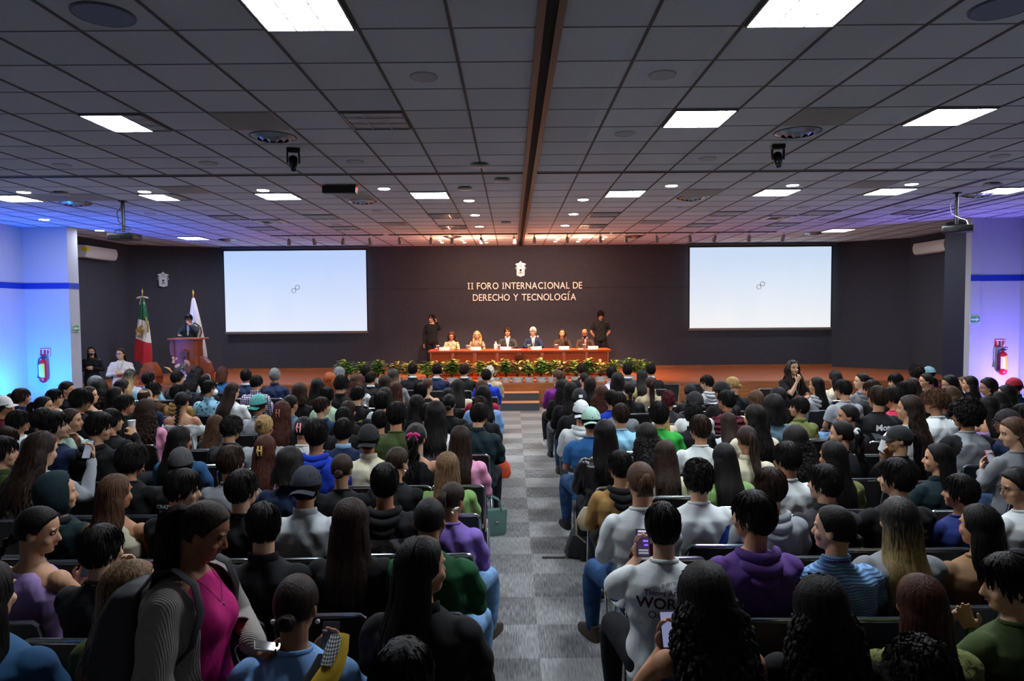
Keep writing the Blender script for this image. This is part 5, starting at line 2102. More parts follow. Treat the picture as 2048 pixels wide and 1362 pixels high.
def patch(target, poly, y_side, off=.004, step=.008):
    """flat grid patch laid onto the front (+1) or back (-1) of a garment"""
    bv = BVHTree.FromPolygons([v.co for v in target.vertices], [p.vertices for p in target.polygons])

    def inside(x, z):
        c = False
        j = len(poly) - 1
        for i in range(len(poly)):
            xi, zi = poly[i]
            xj, zj = poly[j]
            if (zi > z) != (zj > z) and x < (xj - xi) * (z - zi) / (zj - zi) + xi:
                c = not c
            j = i
        return c
    xs = [p[0] for p in poly]
    zs = [p[1] for p in poly]
    mb = MB()
    idx = {}

    def vert(x, z):
        k = (round(x, 4), round(z, 4))
        if k not in idx:
            h = bv.ray_cast(Vector((x, y_side * 1.0, z)), Vector((0, -y_side, 0)))[0]
            if h is None:
                return None
            idx[k] = len(mb.v)
            mb.v.append((x, h.y + y_side * off, z))
        return idx[k]
    x = min(xs)
    while x < max(xs):
        z = min(zs)
        while z < max(zs):
            if inside(x + step / 2, z + step / 2):
                q = [vert(x, z), vert(x + step, z), vert(x + step, z + step), vert(x, z + step)]
                if None not in q:
                    mb.f.append(tuple(q))
                    mb.mi.append(0)
            z += step
        x += step
    # thickness
    n = len(mb.v)
    mb.v += [(a, b - y_side * off * .9, c) for a, b, c in mb.v]
    fs = list(mb.f)
    mb.f += [tuple(i + n for i in f)[::-1] for f in fs]
    mb.mi += [0] * len(fs)
    return mb


def back_text(shirt, s, size, x, z, m, name='printed_letters', off=.003, bold=.0, arch=0.):
    """lettering printed on the back of a garment (seen from behind, +x is the viewer's right)"""
    me = text_mesh(s, size, 0, bold)
    bm = bmesh.new()
    bm.from_mesh(me)
    bmesh.ops.triangulate(bm, faces=bm.faces)
    long = [e for e in bm.edges if e.calc_length() > size * .25]
    if long:
        bmesh.ops.subdivide_edges(bm, edges=long, cuts=1)
    bm.to_mesh(me)
    bm.free()
    co = get_co(me)
    cx = (co[:, 0].min() + co[:, 0].max()) / 2
    t = shirt.data
    bv = BVHTree.FromPolygons([v.co for v in t.vertices], [p.vertices for p in t.polygons])
    mb = MB()
    for c in co:
        X, Z = c[0] - cx + x, c[1] + z - arch * (c[0] - cx) ** 2
        h = bv.ray_cast(Vector((X, -1, Z)), Vector((0, 1, 0)))[0]
        y = h.y if h is not None and h.y < .0 else -.12
        mb.v.append((X, y - off, Z))
    mb.f = [tuple(p.vertices) for p in me.polygons]
    mb.mi = [0] * len(mb.f)
    bpy.data.meshes.remove(me)
    return obj(name, mb, m, shirt, smooth=False)


# ------------------------------------------------------------------ chairs
def chair_proto():
    r = empty('stacking_chair', (0, 0, 0), 'x', 'chair')
    obj('seat', MB().box(-.22, .22, -.17, .24, .425, .455, bev=.012), BLACKP, r)
    bk = MB()
    n = 10
    vs_ = []
    for i in range(n + 1):
        x = -.215 + .43 * i / n
        for (z, dy) in ((.50, .0), (.66, -.035), (.84, -.075)):
            vs_.append((x, -.185 + dy - .018 * cos(pi * x / .44), z))
    b = len(vs_)
    vs_ += [(x, y - .014, z) for x, y, z in vs_]
    fs = [(i * 3 + q, i * 3 + q + 1, (i + 1) * 3 + q + 1, (i + 1) * 3 + q) for i in range(n) for q in range(2)]
    fs += [tuple(b + q for q in f)[::-1] for f in fs]
    for q in (0, 2):
        fs += [(i * 3 + q, (i + 1) * 3 + q, b + (i + 1) * 3 + q, b + i * 3 + q) for i in range(n)]
    for i in (0, n):
        fs += [(i * 3 + q, i * 3 + q + 1, b + i * 3 + q + 1, b + i * 3 + q) for q in range(2)]
    bk.add(vs_, fs)
    obj('backrest', bk, BLACKP, r)
    fr = MB()
    fr.tube([(-.225, -.165, .43), (-.228, -.19, .55), (-.228, -.262, .80), (-.222, -.272, .835), (-.20, -.276, .853), (-.17, -.28, .857), (0, -.288, .858), (.17, -.28, .857), (.20, -.276, .853), (.222, -.272, .835), (.228, -.262, .80), (.228, -.19, .55), (.225, -.165, .43)], .0105, 8)
    fr.tube([(-.225, -.165, .43), (-.23, .0, .415), (-.225, .2, .415)], .0105, 8).tube([(.225, -.165, .43), (.23, .0, .415), (.225, .2, .415)], .0105, 8)
    obj('frame', fr, CHROMEM, r)
    for sx in (-1, 1):
        obj('leg', MB().tube([(sx * .225, .2, .415), (sx * .235, .235, .39), (sx * .245, .26, .0)], .0105, 8), CHROMEM, r)
        obj('leg', MB().tube([(sx * .228, .03, .415), (sx * .235, -.06, .36), (sx * .245, -.24, .012), (sx * .245, -.25, .0)], .0105, 8), CHROMEM, r)
    obj('crossbar', MB().tube([(-.238, -.11, .26), (.238, -.11, .26)], .009, 8), CHROMEM, r)
    return Proto(r)
# ------------------------------------------------------------------ the audience, read off the photograph
# crop id, x, y of the crown inside that crop | hair, colour | garment, colour | head turn | options
CROPS = {'A1': (0, 720, 5.851), 'A2': (340, 720, 5.851), 'A3': (680, 720, 5.851), 'A4': (1020, 720, 5.851), 'A5': (1360, 720, 5.851), 'A6': (1698, 720, 5.851),
         'B1': (0, 880, 4.096), 'B2': (500, 880, 4.096), 'B3': (1050, 880, 4.096), 'B4': (1548, 880, 4.096), 'B5': (0, 1062, 4.096), 'B6': (500, 1062, 4.096), 'B7': (1050, 1062, 4.096), 'B8': (1548, 1062, 4.096)}
TABLE = """
A1 12 412|short k|tee maroon|60|cap=d8d8d4,front;T=white cap and maroon tee
A1 125 395|short d|tee black|20|
A1 240 335|short d|jacket indigo|40|T=indigo jacket by the laptop
A1 500 430|pony k|tee black|60|
A1 630 345|short k|long cream|60|glasses;T=cream sweater and glasses
A1 750 250|bun k|tee black|60|
A1 910 330|mop k|tee black|60|T=thick black fringe, by the tan shoulder
A1 1035 312|updo d|tank black|60|clip=c8b890;T=black tank and hair clip
A1 1090 188|short g|jacket black|40|T=grey hair near the left pillar
A1 1145 248|curly k|long maroon|0|T=black curls and maroon sweater
A1 1400 230|midlong k|jacket denim blue|20|T=denim jacket near the stage steps
A1 1505 110|long o|long lightgrey|0|T=blonde tips by the stage steps
A1 1340 318|long k|long darkgrey|20|
A1 1450 410|short k|plaid charcoal|60|glasses;T=checked dark jacket and glasses
A1 1730 145|short k|shirt light blue|20|T=light blue shirt in the front rows
A1 1790 270|curlyshort k|long brown|20|T=brown sweater behind the bald head
A1 1690 330|bald d|long navy|20|skin=0;T=bald head and navy sweater
A1 275 580|mop k|long white|60|wide=1.05;T=white long sleeved top at far left
A1 425 572|short k|hoodie grey|40|T=grey hoodie at far left
A1 650 608|short k|tee navy|60|pose=chin;T=navy tee, hand at chin
A1 805 575|bun d|long mint|60|clipside=d8d8c8;T=mint top and white hair clip
A1 1090 618|short k|hoodie black|60|pose=cup;wide=1.15;T=black hoodie, raising a cup
A1 1290 578|short k|tee black|40|
A1 1705 478|curly d|long pink|0|T=dark curls and pink sweater
A1 430 858|wavy d|long silver|20|pose=phonehigh;phone;T=silver top, phone held up
A1 5 790|short d|tee darkgrey|60|
A1 10 905|short k|shirt olive|60|T=olive shirt at the left edge
A2 82 132|short k|suit charcoal|40|T=charcoal suit in the front left
A2 300 85|curly k|long white|20|T=black curls and white top near lectern
A2 410 178|short k|tee black|20|headband=a8a8a8;T=pale headband and black tee
A2 95 298|curlyshort k|hoodie tan|20|T=tan hoodie at the left
A2 132 378|braid k|lace white|0|wide=1.08;T=long braid and white lace top
A2 445 240|short k|floral light blue|60|mask=e6e6e6;wide=1.15;T=patterned blue shirt and face mask
A2 615 88|bob r|jacket blue|20|T=auburn bob and blue blazer
A2 885 110|short k|suit navy|0|T=navy suit beside the plaid shirt
A2 995 180|short k|plaid lavender|20|T=purple checked shirt
A2 1222 100|short g|jacket navy|0|wide=1.08;T=grey hair and navy jacket
A2 710 270|long d|long white|20|T=straight dark hair and white sweater
A2 1195 392|short d|tee lightgrey|20|cap=5cb0a8,back;brim=4aa098;T=teal cap and grey tee
A2 1512 283|bobwavy d|tee black|0|T=thick brown bob and black tee
A2 1722 220|wavy k|long black|0|
A2 1868 160|curly x|long white|0|T=ginger curls and white top
A2 1962 85|short g|suit black|60|T=greying hair and black suit
A2 1990 193|curlyshort k|jacket black|20|
A2 1640 410|pony k|long grey blue|20|T=ponytail and grey-blue sweater
A2 1838 318|short k|tee pale green|0|T=pale green tee
A2 1842 438|short d|hoodie slate blue|60|skin=3;T=slate blue hoodie, smiling sideways
A2 2035 560|short k|tee black|0|
A2 1312 488|wavy r|long black|0|clip=b06858;T=long auburn waves
A2 1100 648|topbun y|long lightgrey|0|T=messy blonde bun and grey sweatshirt
A2 1560 672|updo k|long white|0|clip=e8a0a0;T=pink hair clip and white top
A2 530 650|wavy b|long darkgrey|20|T=long brown waves and grey top
A2 690 668|curlyshort k|tee charcoal|20|wide=1.05;T=charcoal tee left of the blonde bun
A2 1715 698|short k|hoodie royal blue|0|wide=1.05;skin=1;T=royal blue hoodie
A2 2005 688|short k|polo navy|0|collar=8ab0c8;T=navy polo with pale collar
A2 110 785|wavy k|jacket denim blue|20|T=long black hair and denim jacket
A2 1110 888|long r|plaid pink|0|clip=d0b060;T=gold hair clip and pink plaid
A2 700 1010|short d|tee grey|20|print=volco;T=grey tee with red print
A2 1400 1050|bob k|tee navy|0|T=black bob and navy tee
A3 295 65|short k|suit black|0|T=black suit, far left of the front suits
A3 190 170|curly r|floral white|20|T=auburn curls and patterned top
A3 360 140|short k|suit black|40|wide=1.05;T=black suit turning right, second row
A3 520 180|long d|long black|0|
A3 620 105|long o|long grey|0|T=blonde-tipped hair by the plants
A3 850 40|short k|suit black|0|wide=1.1;T=broad black suit before the panel table
A3 1130 45|short k|suit navy|0|wide=1.1;T=navy suit before the panel table
A3 1455 45|short d|suit black|20|wide=1.08;T=black suit left of the white hair
A3 1755 63|balding w|suit beige|0|skin=3;T=white hair and beige suit
A3 1712 110|short k|suit royal blue|0|T=royal blue suit
A3 1010 215|bun b|tank black|20|skin=3;T=brown bun and black tank top
A3 940 273|short k|tee black|0|
A3 1380 230|long k|hoodie cream|0|T=long black hair and cream hoodie
A3 1265 330|long k|long black|0|
A3 1530 300|midlong k|long pale blue|-20|T=pale blue sweater near the aisle
A3 1662 245|long r|long crimson|0|T=auburn hair and crimson top
A3 650 255|long r|long black|0|T=long reddish hair and black top
A3 190 313|short k|tee black|20|print=lime;T=black tee with lime print
A3 520 335|bob k|tee white|0|headband=d8d8d8;T=white headband and white tee
A3 430 375|short k|tee black|0|
A3 150 480|long d|long black|20|
A3 680 495|short k|tee olive|0|wide=1.05;T=olive tee in the middle left
A3 850 415|wavy k|long black|0|
A3 1030 405|bun k|tee black|0|
A3 1130 488|midlong k|tee white|0|T=white tee behind the charcoal hoodie
A3 1020 508|short k|hoodie charcoal|0|wide=1.05;skin=1;T=charcoal hoodie near the aisle
A3 1605 440|curlyshort d|jacket black|0|
A3 1575 513|short k|jacket dark teal|20|wide=1.12;T=dark teal jacket at the aisle
A3 445 590|short k|long lightbrown|0|T=light brown sweater
A3 320 743|short k|polo cream|0|cap=101012,back;skin=1;wide=1.08;T=black cap and cream polo
A3 900 765|ponycurly k|tank black|0|headband=6a6a6a;bow=c02870;T=pink hair bow and black tank top
A3 1390 778|long d|long pink|0|T=straight dark hair and pink sweater
A3 700 1033|bun d|tee black|20|earring=c8c8c8;T=brown bun and black tee
A3 1185 1085|long l|long lime green|0|T=long light brown hair and green top
A4 845 40|short d|suit black|-20|wide=1.05;T=black suit right of the purple blazer
A4 570 115|updo b|suit plum|-40|skin=3;T=purple blazer at the aisle
A4 1190 80|short k|shirt lavender|0|T=lavender shirt
A4 1375 45|short k|suit darkgrey|0|T=dark grey suit in the front row
A4 1650 45|short k|suit black|0|wide=1.08;T=black suit at the right end of the front row
A4 870 150|bun k|tee pink|-20|
A4 935 205|long k|tee pink|0|T=long black hair and pink tee
A4 1260 155|bob k|long white|0|T=black bob and white top
A4 1550 115|midlong k|hound yellow|0|T=yellow houndstooth blouse
A4 1645 200|pony d|long beige|0|T=long brown ponytail and beige sweater
A4 610 240|curly k|long black|-20|
A4 710 260|long k|long black|0|T=long black hair behind the purple blazer
A4 810 325|short k|jacket black|0|cap=121214,back;brim=8a8d90;patch=d8d8d8;wide=1.1;T=black cap with white patch
A4 1070 310|curly r|long yellow|0|T=auburn curls and pale yellow top
A4 1395 260|braid k|long black|0|T=black braid and black top
A4 1855 370|curlyshort m|long charcoal|0|T=burgundy curls
A4 1190 355|short k|long royal blue|-20|T=royal blue sweater, right of the white cap
A4 1275 380|short k|tweed grey|0|wide=1.05;T=speckled grey sweater
A4 840 460|short k|hoodie white|0|cap=d8dcdc,back;T=white cap and white hoodie
A4 950 545|short k|tee blue|0|splay=L;jeansdark;cap=a8cbb8,back;wide=1.1;T=mint cap and blue tee
A4 1750 490|pony y|hoodie cream|-20|T=blonde ponytail and cream hoodie
A4 1390 515|short d|tee light blue|-20|wide=1.1;T=light blue tee
A4 1890 480|mop k|tee green|0|wide=1.15;T=bright green tee
A4 1110 710|midlong k|leather black|0|T=black leather jacket
A4 1610 770|curly k|long grey|0|T=black curls and grey sweater
A4 1830 955|midlong d|jacket cream|0|T=straight dark hair and cream jacket
A4 1290 1070|short k|hoodie tan|-20|hoodcol=black;T=tan jacket with black hood
A5 120 270|short k|tee black|0|cap=121214,back;T=black beanie at the right block front
A5 335 180|short k|hoodie lightgrey|-60|T=grey hoodie looking left
A5 510 240|short k|tee black|-40|cap=121214,back;T=black cap beside the striped bun
A5 635 198|bun y|tee black|-40|T=striped blonde bun and black tee
A5 340 360|short k|polo white|-20|collar=6a2470;cap=141416,back;T=white polo with purple collar
A5 560 360|short k|puffer maroon|-40|T=maroon puffer jacket
A5 755 360|long b|long cream|0|T=long brown hair and cream sweater
A5 1115 338|curly k|long black|0|T=black curls near the standing woman
A5 1095 415|bob k|long grey blue|0|T=black bob and grey-blue sweater
A5 1600 205|long k|hoodie lightgrey|-40|T=long black hair and grey hoodie
A5 1830 130|wavy k|long cream|-20|T=black waves and cream sweater
A5 1935 235|short k|tee silver|-40|jeans;T=silver tee and jeans
A5 1400 435|short k|polo khaki green|-60|wide=1.05;T=khaki green polo
A5 875 530|wavy k|long cream|-20|T=long black waves and fuzzy cream top
A5 480 622|long d|long white|0|T=long dark hair and white blouse
A5 240 650|short d|tee white|-20|wide=1.05;T=white tee right of the bright green tee
A5 800 780|pony d|jacket cream|0|T=low ponytail and cream jacket
A5 1370 800|curly k|long black|0|T=long black curls beside the khaki polo
A5 1975 530|bun k|long black|-60|T=black bun and black sweater, looking left
A5 1900 718|ponycurly k|long charcoal|-40|scrunchie;T=floral scrunchie and charcoal top
A5 560 990|long k|long lime green|0|T=straight black hair and green top
A5 1235 970|short k|long white|-20|wide=1.05;T=thinning black hair and white sweater
A5 1790 960|long k|knit khaki green|-20|wide=1.1;T=khaki ribbed sweater
A5 20 515|curlyshort k|jacket black|0|T=black jacket above the bright green tee
A6 155 155|pony k|hoodie grey|-60|T=purple hair tie and grey hoodie
A6 570 160|short k|tee green|-60|skin=3;T=green tee looking left
A6 800 55|afro k|tee white|0|T=afro hair and white tee
A6 955 70|short k|puffer maroon|-60|cap=6c9098,front;T=grey-blue cap and maroon jacket
A6 905 162|pony k|tee black|-60|T=black ponytail below the grey-blue cap
A6 1210 180|midlong k|jacket maroon|-60|glasses;T=glasses, right of the maroon jacket
A6 1335 200|midlong b|hoodie lightgrey|-60|skin=3;T=brown hair and grey hoodie, looking left
A6 1420 192|midlong k|jacket black|-40|
A6 1655 215|wavy k|jacket black|-60|glasses;T=black waves and glasses by the violet wall
A6 1960 200|short k|jacket navy|-60|cap=a01c30,back;glasses;T=red cap and glasses
A6 1850 298|midlong k|long black|-40|
A6 300 238|short d|shirt black|-60|T=black shirt looking left
A6 345 310|short d|tee black|-20|print=money;wide=1.08;T=black tee with winged print
A6 670 243|mop k|polo black|-40|collar=c0c0c0;T=black polo with pale trim
A6 760 213|long d|long brown|0|T=long dark hair and brown top
A6 545 318|short k|long rose|-40|T=rose pink sweater
A6 800 423|wavy d|tee white|-40|print=bird;T=white tee with yellow bird print
A6 1035 345|curlyshort b|tee white|-60|T=brown hair and white tee, looking left
A6 1095 375|short d|tee dark teal|-40|wide=1.08;T=dark teal tee
A6 1220 328|curly b|long black|-40|T=brown curls at the right
A6 1305 463|afro k|long silver|-60|raglan;wide=1.2;T=silver top with black raglan sleeves
A6 1650 430|long k|off lilac|-20|T=lilac off-shoulder top
A6 1855 568|short k|tee navy|-60|cap=121214,back;glasses;T=black cap, glasses and navy tee
A6 1750 398|curly k|long black|-40|
A6 2040 520|short k|tee grey|-40|T=grey tee at the right edge
A6 600 760|pony k|tee black|-60|cap=141416,front;pose=chin;T=black peaked cap, hand raised
A6 1985 680|long b|long grey|-60|pose=phone;phone;T=grey tracksuit with red phone
A6 1060 985|long k|jacket dark teal|-40|T=long black hair and dark teal jacket
B1 470 298|hood k|hoodie dark teal|40|wide=1.15;T=dark teal hood raised
B1 935 290|long b|knittank cream|20|skin=1;T=cream knitted tank top
B1 1085 28|mop k|tee black|20|print=col;T=black tee, messy black hair
B1 1430 55|short k|tee black|-20|cap=3a3a3a,back;print=pas;T=grey cap and black tee
B1 1455 250|short k|tee black|60|T=black tee behind the grey cap
B1 1975 250|short k|tee black|20|
B1 245 560|braid k|tank lilac|60|wide=1.1;pose=phone;phone;T=black braid and lilac tank top
B1 815 708|short k|tee charcoal|20|pose=chin;T=charcoal tee, hand at the cheek
B1 1060 1008|wavy l|jacket olive|40|wide=1.1;T=brown waves and olive jacket
B5 -150 270|long k|jacket denim blue|0|wide=1.1;T=denim shirt at the left edge
B2 100 530|slick k|shirt black|-20|wide=1.2;T=slicked black hair and black shirt
B2 445 210|short k|polo lightgrey|0|cap=1c1e2a,back;wide=1.15;skin=1;T=navy cap and pale grey polo
B2 735 125|bun d|tee black|0|T=low bun and black tee
B2 1100 200|short k|hoodie black|0|wide=1.15;print=band;T=black hoodie with white stripes
B2 1640 360|pony d|long violet|20|clipside=e0d8c0;jeans;splay=R;T=violet sweater and white hair claw
B2 820 490|long d|long black|0|T=very long straight hair, behind the grey polo
B2 1460 490|buzz k|long dark green|0|wide=1.25;skin=1;jeans;splay=R;T=shaved head and dark green sweater
B2 1400 812|long k|jacket black|40|wide=1.15;T=tall black hair and black jacket
B6 350 400|bun d|tee pale blue|0|earring=d8d8d0;pose=phone;phone;wide=1.15;skin=1;T=dark bun and pale blue top
B6 1240 925|short k|jacket black|20|T=black hair at the bottom edge
B3 950 190|updo b|long white|0|print=flower;splay=L;jeansdark;wide=1.05;T=white sweater with red flowers
B3 1480 170|curlyshort k|tee white|0|wide=1.15;print=bluestripe;skin=3;T=white tee with blue stripe
B3 1140 535|short k|tee white|0|print=working;pose=phoneleft;phone;splay=L;wide=1.15;skin=3;T=white tee with dark lettering
B3 1880 430|short k|hoodie purple|-40|wide=1.15;T=purple hoodie
B3 1960 235|short d|hoodie silver|-20|T=silver hoodie and brown hair
B3 1500 1080|curly k|tank blue|0|pose=phonelow;phone;wide=1.15;skin=1;jeans;T=big black curls and blue halter top
B4 425 210|short k|shirt charcoal|-40|wide=1.1;T=charcoal shirt, arm on a neighbour
B4 1035 160|short k|tee black|-40|print=or;wide=1.15;skin=3;T=black tee with white script
B4 1530 290|short k|long indigo|-40|wide=1.05;T=indigo sweater
B4 530 550|bun k|stripe pale blue|-40|wide=1.2;under;T=blue striped shirt over purple tee
B4 1005 480|long o|long grey|0|wide=1.1;T=long blonde-tipped hair and grey top
B4 1700 540|long k|long lightbrown|-20|wide=1.1;T=long black hair and light brown top
B4 2000 950|short k|long olive|-60|pose=phone;wide=1.15;skin=3;T=olive sweater at the right edge
B4 2042 240|midlong k|long white|-60|glasses;T=black and white top at the right edge
B8 430 412|curly k|long black|0|wide=1.15;T=huge black curls at the lower right
B8 1175 378|long r|camo khaki green|0|wide=1.1;T=long auburn hair and camouflage jacket
B8 1230 928|curlyshort k|long black|0|wide=1.1;T=dark curls at the bottom edge
"""
ROWB = [13.35, 12.45, 11.55, 10.65, 9.75, 8.85, 7.97, 7.1, 6.26, 5.36, 4.45, 3.57, 2.67, 1.78]
HEADY = .275
P = []
for ln in TABLE.strip().split('\n'):
    a, hr, tp, yw, ex = (ln.split('|') + [''])[:5]
    cr, cx, cy = a.split()
    x0, y0, s = CROPS[cr]
    e = {}
    for q in ex.split(';'):
        if q:
            k, _, v = q.partition('=')
            e[k] = v or True
    t = tp.split(' ', 1)
    P.append(dict(px=x0 + float(cx) / s, py=y0 + float(cy) / s, hair=hr.split()[0], hc=hr.split()[1], top=t[0], col=t[1], yaw=float(yw), ex=e))


def head_at(p, row):
    return UY(p['px'], p['py'], ROWB[row] + HEADY)


TGT = 1.325
for p in P:
    p['tgt'] = TGT + (.02 if p['ex'].get('cap') or p['hair'] in ('afro', 'mop') else 0.)
    ys = [2.0 + .03 * k for k in range(410)]
    hs = [UY(p['px'], p['py'], y) for y in ys]
    p['cand'] = [(y, h.x, h.z) for y, h in zip(ys, hs) if 1.17 < h.z < 1.44 and (h.x < -.30 or h.x > .76)]
    p['cand'] = p['cand'] or [(y, h.x, h.z) for y, h in zip(ys, hs) if 1.10 < h.z < 1.50]
    p['c'] = min(p['cand'], key=lambda c: abs(c[2] - p['tgt']))


def ycost(i, c):
    p = P[i]
    k = ((c[2] - p['tgt']) / .05) ** 2
    k += .8 * min(abs(c[0] - HEADY - r) for r in ROWB) / .45
    for j, q in enumerate(P):
        if j != i:
            dx, dy = abs(q['c'][1] - c[1]), abs(q['c'][0] - c[0])
            if dx < .47 and dy < .80:
                u, v = dx / .47, dy / .80
                k += 26 * (1 - max(u, v ** 2)) + 6 * (1 - v) * (1 - u)
    return k


for it in range(14):
    ch = 0
    for i in range(len(P)):
        b = min(P[i]['cand'], key=lambda c: ycost(i, c))
        if ycost(i, b) < ycost(i, P[i]['c']) - 1e-5:
            P[i]['c'] = b
            ch += 1
    if not ch:
        break
for p in P:
    y, x, z = p['c']
    p['y'], p['x'], p['z'] = y + .01, x, z
    p['s'] = min(max(p['z'] / (1.345 if p['tgt'] == TGT else 1.365), .87), 1.08)
    p['cx'] = p['x']
# neighbours that would still touch are eased apart
for it in range(80):
    for i, a in enumerate(P):
        for b in P[i + 1:]:
            if abs(a['y'] - b['y']) < .42:
                lo, hi = (a, b) if a['x'] < b['x'] else (b, a)
                g = .40 - (hi['x'] - lo['x'])
                if g > 0 and abs(hi['x'] - lo['x']) > .12:
                    lo['x'] -= g / 4
                    hi['x'] += g / 4
                lo, hi = (a, b) if a['cx'] < b['cx'] else (b, a)
                g = .50 - (hi['cx'] - lo['cx'])
                if g > 0:
                    lo['cx'] -= g / 4
                    hi['cx'] += g / 4
    for a in P:
        a['cx'] = min(a['cx'], -.47) if a['x'] < .2 else max(a['cx'], .92)
        a['cx'] = min(max(a['cx'], a['x'] - .14), a['x'] + .14)
for p in P:
    p['row'] = min(range(len(ROWB)), key=lambda r: abs(ROWB[r] + HEADY - p['y']))

HAIRN = {'short': 'short %s hair', 'slick': 'slicked %s hair', 'buzz': 'shaved %s hair', 'balding': 'thinning %s hair', 'bald': 'bald head', 'mop': 'thick %s hair', 'curlyshort': 'short %s curls', 'afro': '%s afro', 'long': 'long %s hair', 'midlong': 'mid-length %s hair', 'wavy': 'wavy %s hair', 'curly': 'long %s curls', 'bob': '%s bob', 'bobwavy': 'wavy %s bob', 'pony': '%s ponytail', 'ponycurly': 'curly %s ponytail', 'braid': '%s braid', 'bun': '%s bun', 'updo': 'pinned %s hair', 'topbun': '%s top bun', 'hood': 'raised hood'}


def base_desc(p):
    h = HAIRN[p['hair']]
    h = h % HCN[p['hc']] if '%s' in h else h
    return h + ', ' + p['col'] + ' ' + TOPS[p['top']][1]


for p in P:
    p['tag'] = p['ex'].get('T')
    if p['tag']:
        p['desc'] = p['tag']
tagged = [p for p in P if p['tag']]
used = set(p['desc'] for p in tagged)
SHORT = {}
for p in P:
    if p['tag']:
        continue
    cand = sorted(tagged, key=lambda q: (q['px'] - p['px']) ** 2 + (q['py'] - p['py']) ** 2)
    for q in cand:
        noun = ' '.join(q['tag'].replace(',', ' ').split()[:5])
        dx, dy = p['px'] - q['px'], p['py'] - q['py']
        rel = ('right of' if dx > 0 else 'left of') if abs(dx) > abs(dy) else ('below' if dy > 0 else 'above')
        d = HAIRN[p['hair']].replace('%s', HCN[p['hc']]) + ', ' + rel + ' ' + noun
        if d not in used and len(d.split()) <= 11:
            break
    used.add(d)
    p['desc'] = d

for i, p in enumerate(P):
    near = p['y'] < 5.4
    p['vox'] = .0065 if p['y'] < 4.3 else (.008 if near else (.010 if p['y'] < 8 else .014))
    e = p['ex']
    ex = []
    for k in ('clip', 'clipside', 'bow', 'headband', 'mask', 'earring', 'patch', 'brim', 'collar', 'hoodcol'):
        if k in e:
            ex.append((k, e[k]))
    if 'glasses' in e:
        ex.append(('glasses', '111111'))
    if 'scrunchie' in e:
        ex.append(('scrunchie', 'c8c8c8'))
    if 'splay' in e:
        ex.append(('splay', e['splay']))
    if 'cap' in e:
        c, d = e['cap'].split(',')
        ex.append(('cap', (c, d)))
    hair = p['hair']
    rng = random.Random(i * 7 + 3)
    lab = ('person with ' if len(p['desc'].split()) <= 14 else '') + p['desc']
    if len((lab + ' seated in the audience').split()) <= 16:
        lab = 'seated ' + lab
    pose = e.get('pose', 'lap')
    o = person((p['x'], p['y'], 0), radians(rng.uniform(-5, 5) - p['yaw'] * .18), p['s'], lab, pose=pose, yaw=p['yaw'], pitch=rng.choice([0, 0, 0, 12]) if pose not in ('phone', 'phoneleft', 'phonelow') else 12,
               hair=hair, hc=p['hc'], top=p['top'], col=p['col'], skin=int(e.get('skin', rng.choice([0, 0, 1, 3]))), vox=p['vox'], wide=float(e.get('wide', 1.0)),
               trousers='6f93b8' if 'jeans' in e else '2c4a70' if 'jeansdark' in e else rng.choice(['1a1c22', '141416', '26344c', '2a4060', '1a1c22', '55575a']) if 'dark lettering' not in p['desc'] else '17181c',
               shoes='d0d0cc' if 'dark lettering' in p['desc'] else rng.choice(['101012', 'c8c8c4', '101012', '3a2c20']), ex=ex, face=abs(p['yaw']) >= 60 and p['y'] < 9, group='seated audience', hseed=rng.randint(0, 1))
    p['o'] = o
bpy.context.view_layer.update()


def child(o, name):
    return [c for c in o.children if c.name.split('.')[0] == name][0]


def find(tagsub):
    return [p for p in P if p['tag'] and tagsub in p['tag']][0]


# ---- printed garments
white_ink = mat('c8cccc', .8, key='ink')
dark_ink = mat('3a1c28', .8, key='ink')
o = find('winged print')['o']
s = child(o, 'tee_shirt')
back_text(s, 'Money', .085, .03, .90, white_ink, bold=.003, arch=.6)
wing = MB()
for sx in (-1, 1):
    pass
obj('wing_print', patch(s.data, [(-.13, .87), (-.04, .855), (.03, .80), (.10, .86), (.19, .875), (.15, .80), (.08, .76), (.03, .74), (-.02, .76), (-.09, .80)], -1), mat('5c666c', .8), s)
o = find('dark lettering')['o']
s = child(o, 'tee_shirt')
back_text(s, 'EVERYTHING', .020, .03, .975, dark_ink, arch=2)
back_text(s, 'Things Are Always', .040, .035, .93, dark_ink, bold=.0006)
back_text(s, 'WORKING', .078, .035, .865, dark_ink, bold=.002)
back_text(s, 'Out For Me', .052, .03, .815, dark_ink)
o = find('grey cap and')['o']
s = child(o, 'tee_shirt')
back_text(s, 'CRAZY', .04, -.07, .90, white_ink, bold=.002)
back_text(s, 'PASO', .05, -.06, .85, white_ink, bold=.002)
o = find('red print')['o']
s = child(o, 'tee_shirt')
obj('red_print', patch(s.data, [(-.15, .82), (.13, .82), (.13, .855), (.05, .86), (.03, .895), (-.03, .895), (-.05, .86), (-.15, .855)], -1), mat('9c2a26', .8), s)
back_text(s, 'ESTD', .035, -.11, .828, white_ink, off=.009)
back_text(s, 'VOLCO', .06, .0, .765, white_ink, bold=.002)
o = find('white script')['o']
s = child(o, 'tee_shirt')
back_text(s, 'Or', .04, .10, .90, white_ink)
back_text(s, 'Vir.', .035, .12, .86, white_ink)
o = find('lime print')['o']
back_text(child(o, 'tee_shirt'), '40', .05, .10, .86, mat('b8d848', .8, key='ink'), bold=.002)
o = find('messy black hair')['o']
s = child(o, 'tee_shirt')
obj('column_print', patch(s.data, [(-.02, .70), (.03, .70), (.03, .92), (-.02, .92)], -1), mat('8c9090', .8, kind='floral'), s)
o = find('red flowers')['o']
s = child(o, 'sweater')
fl = [(-.02, .80)]
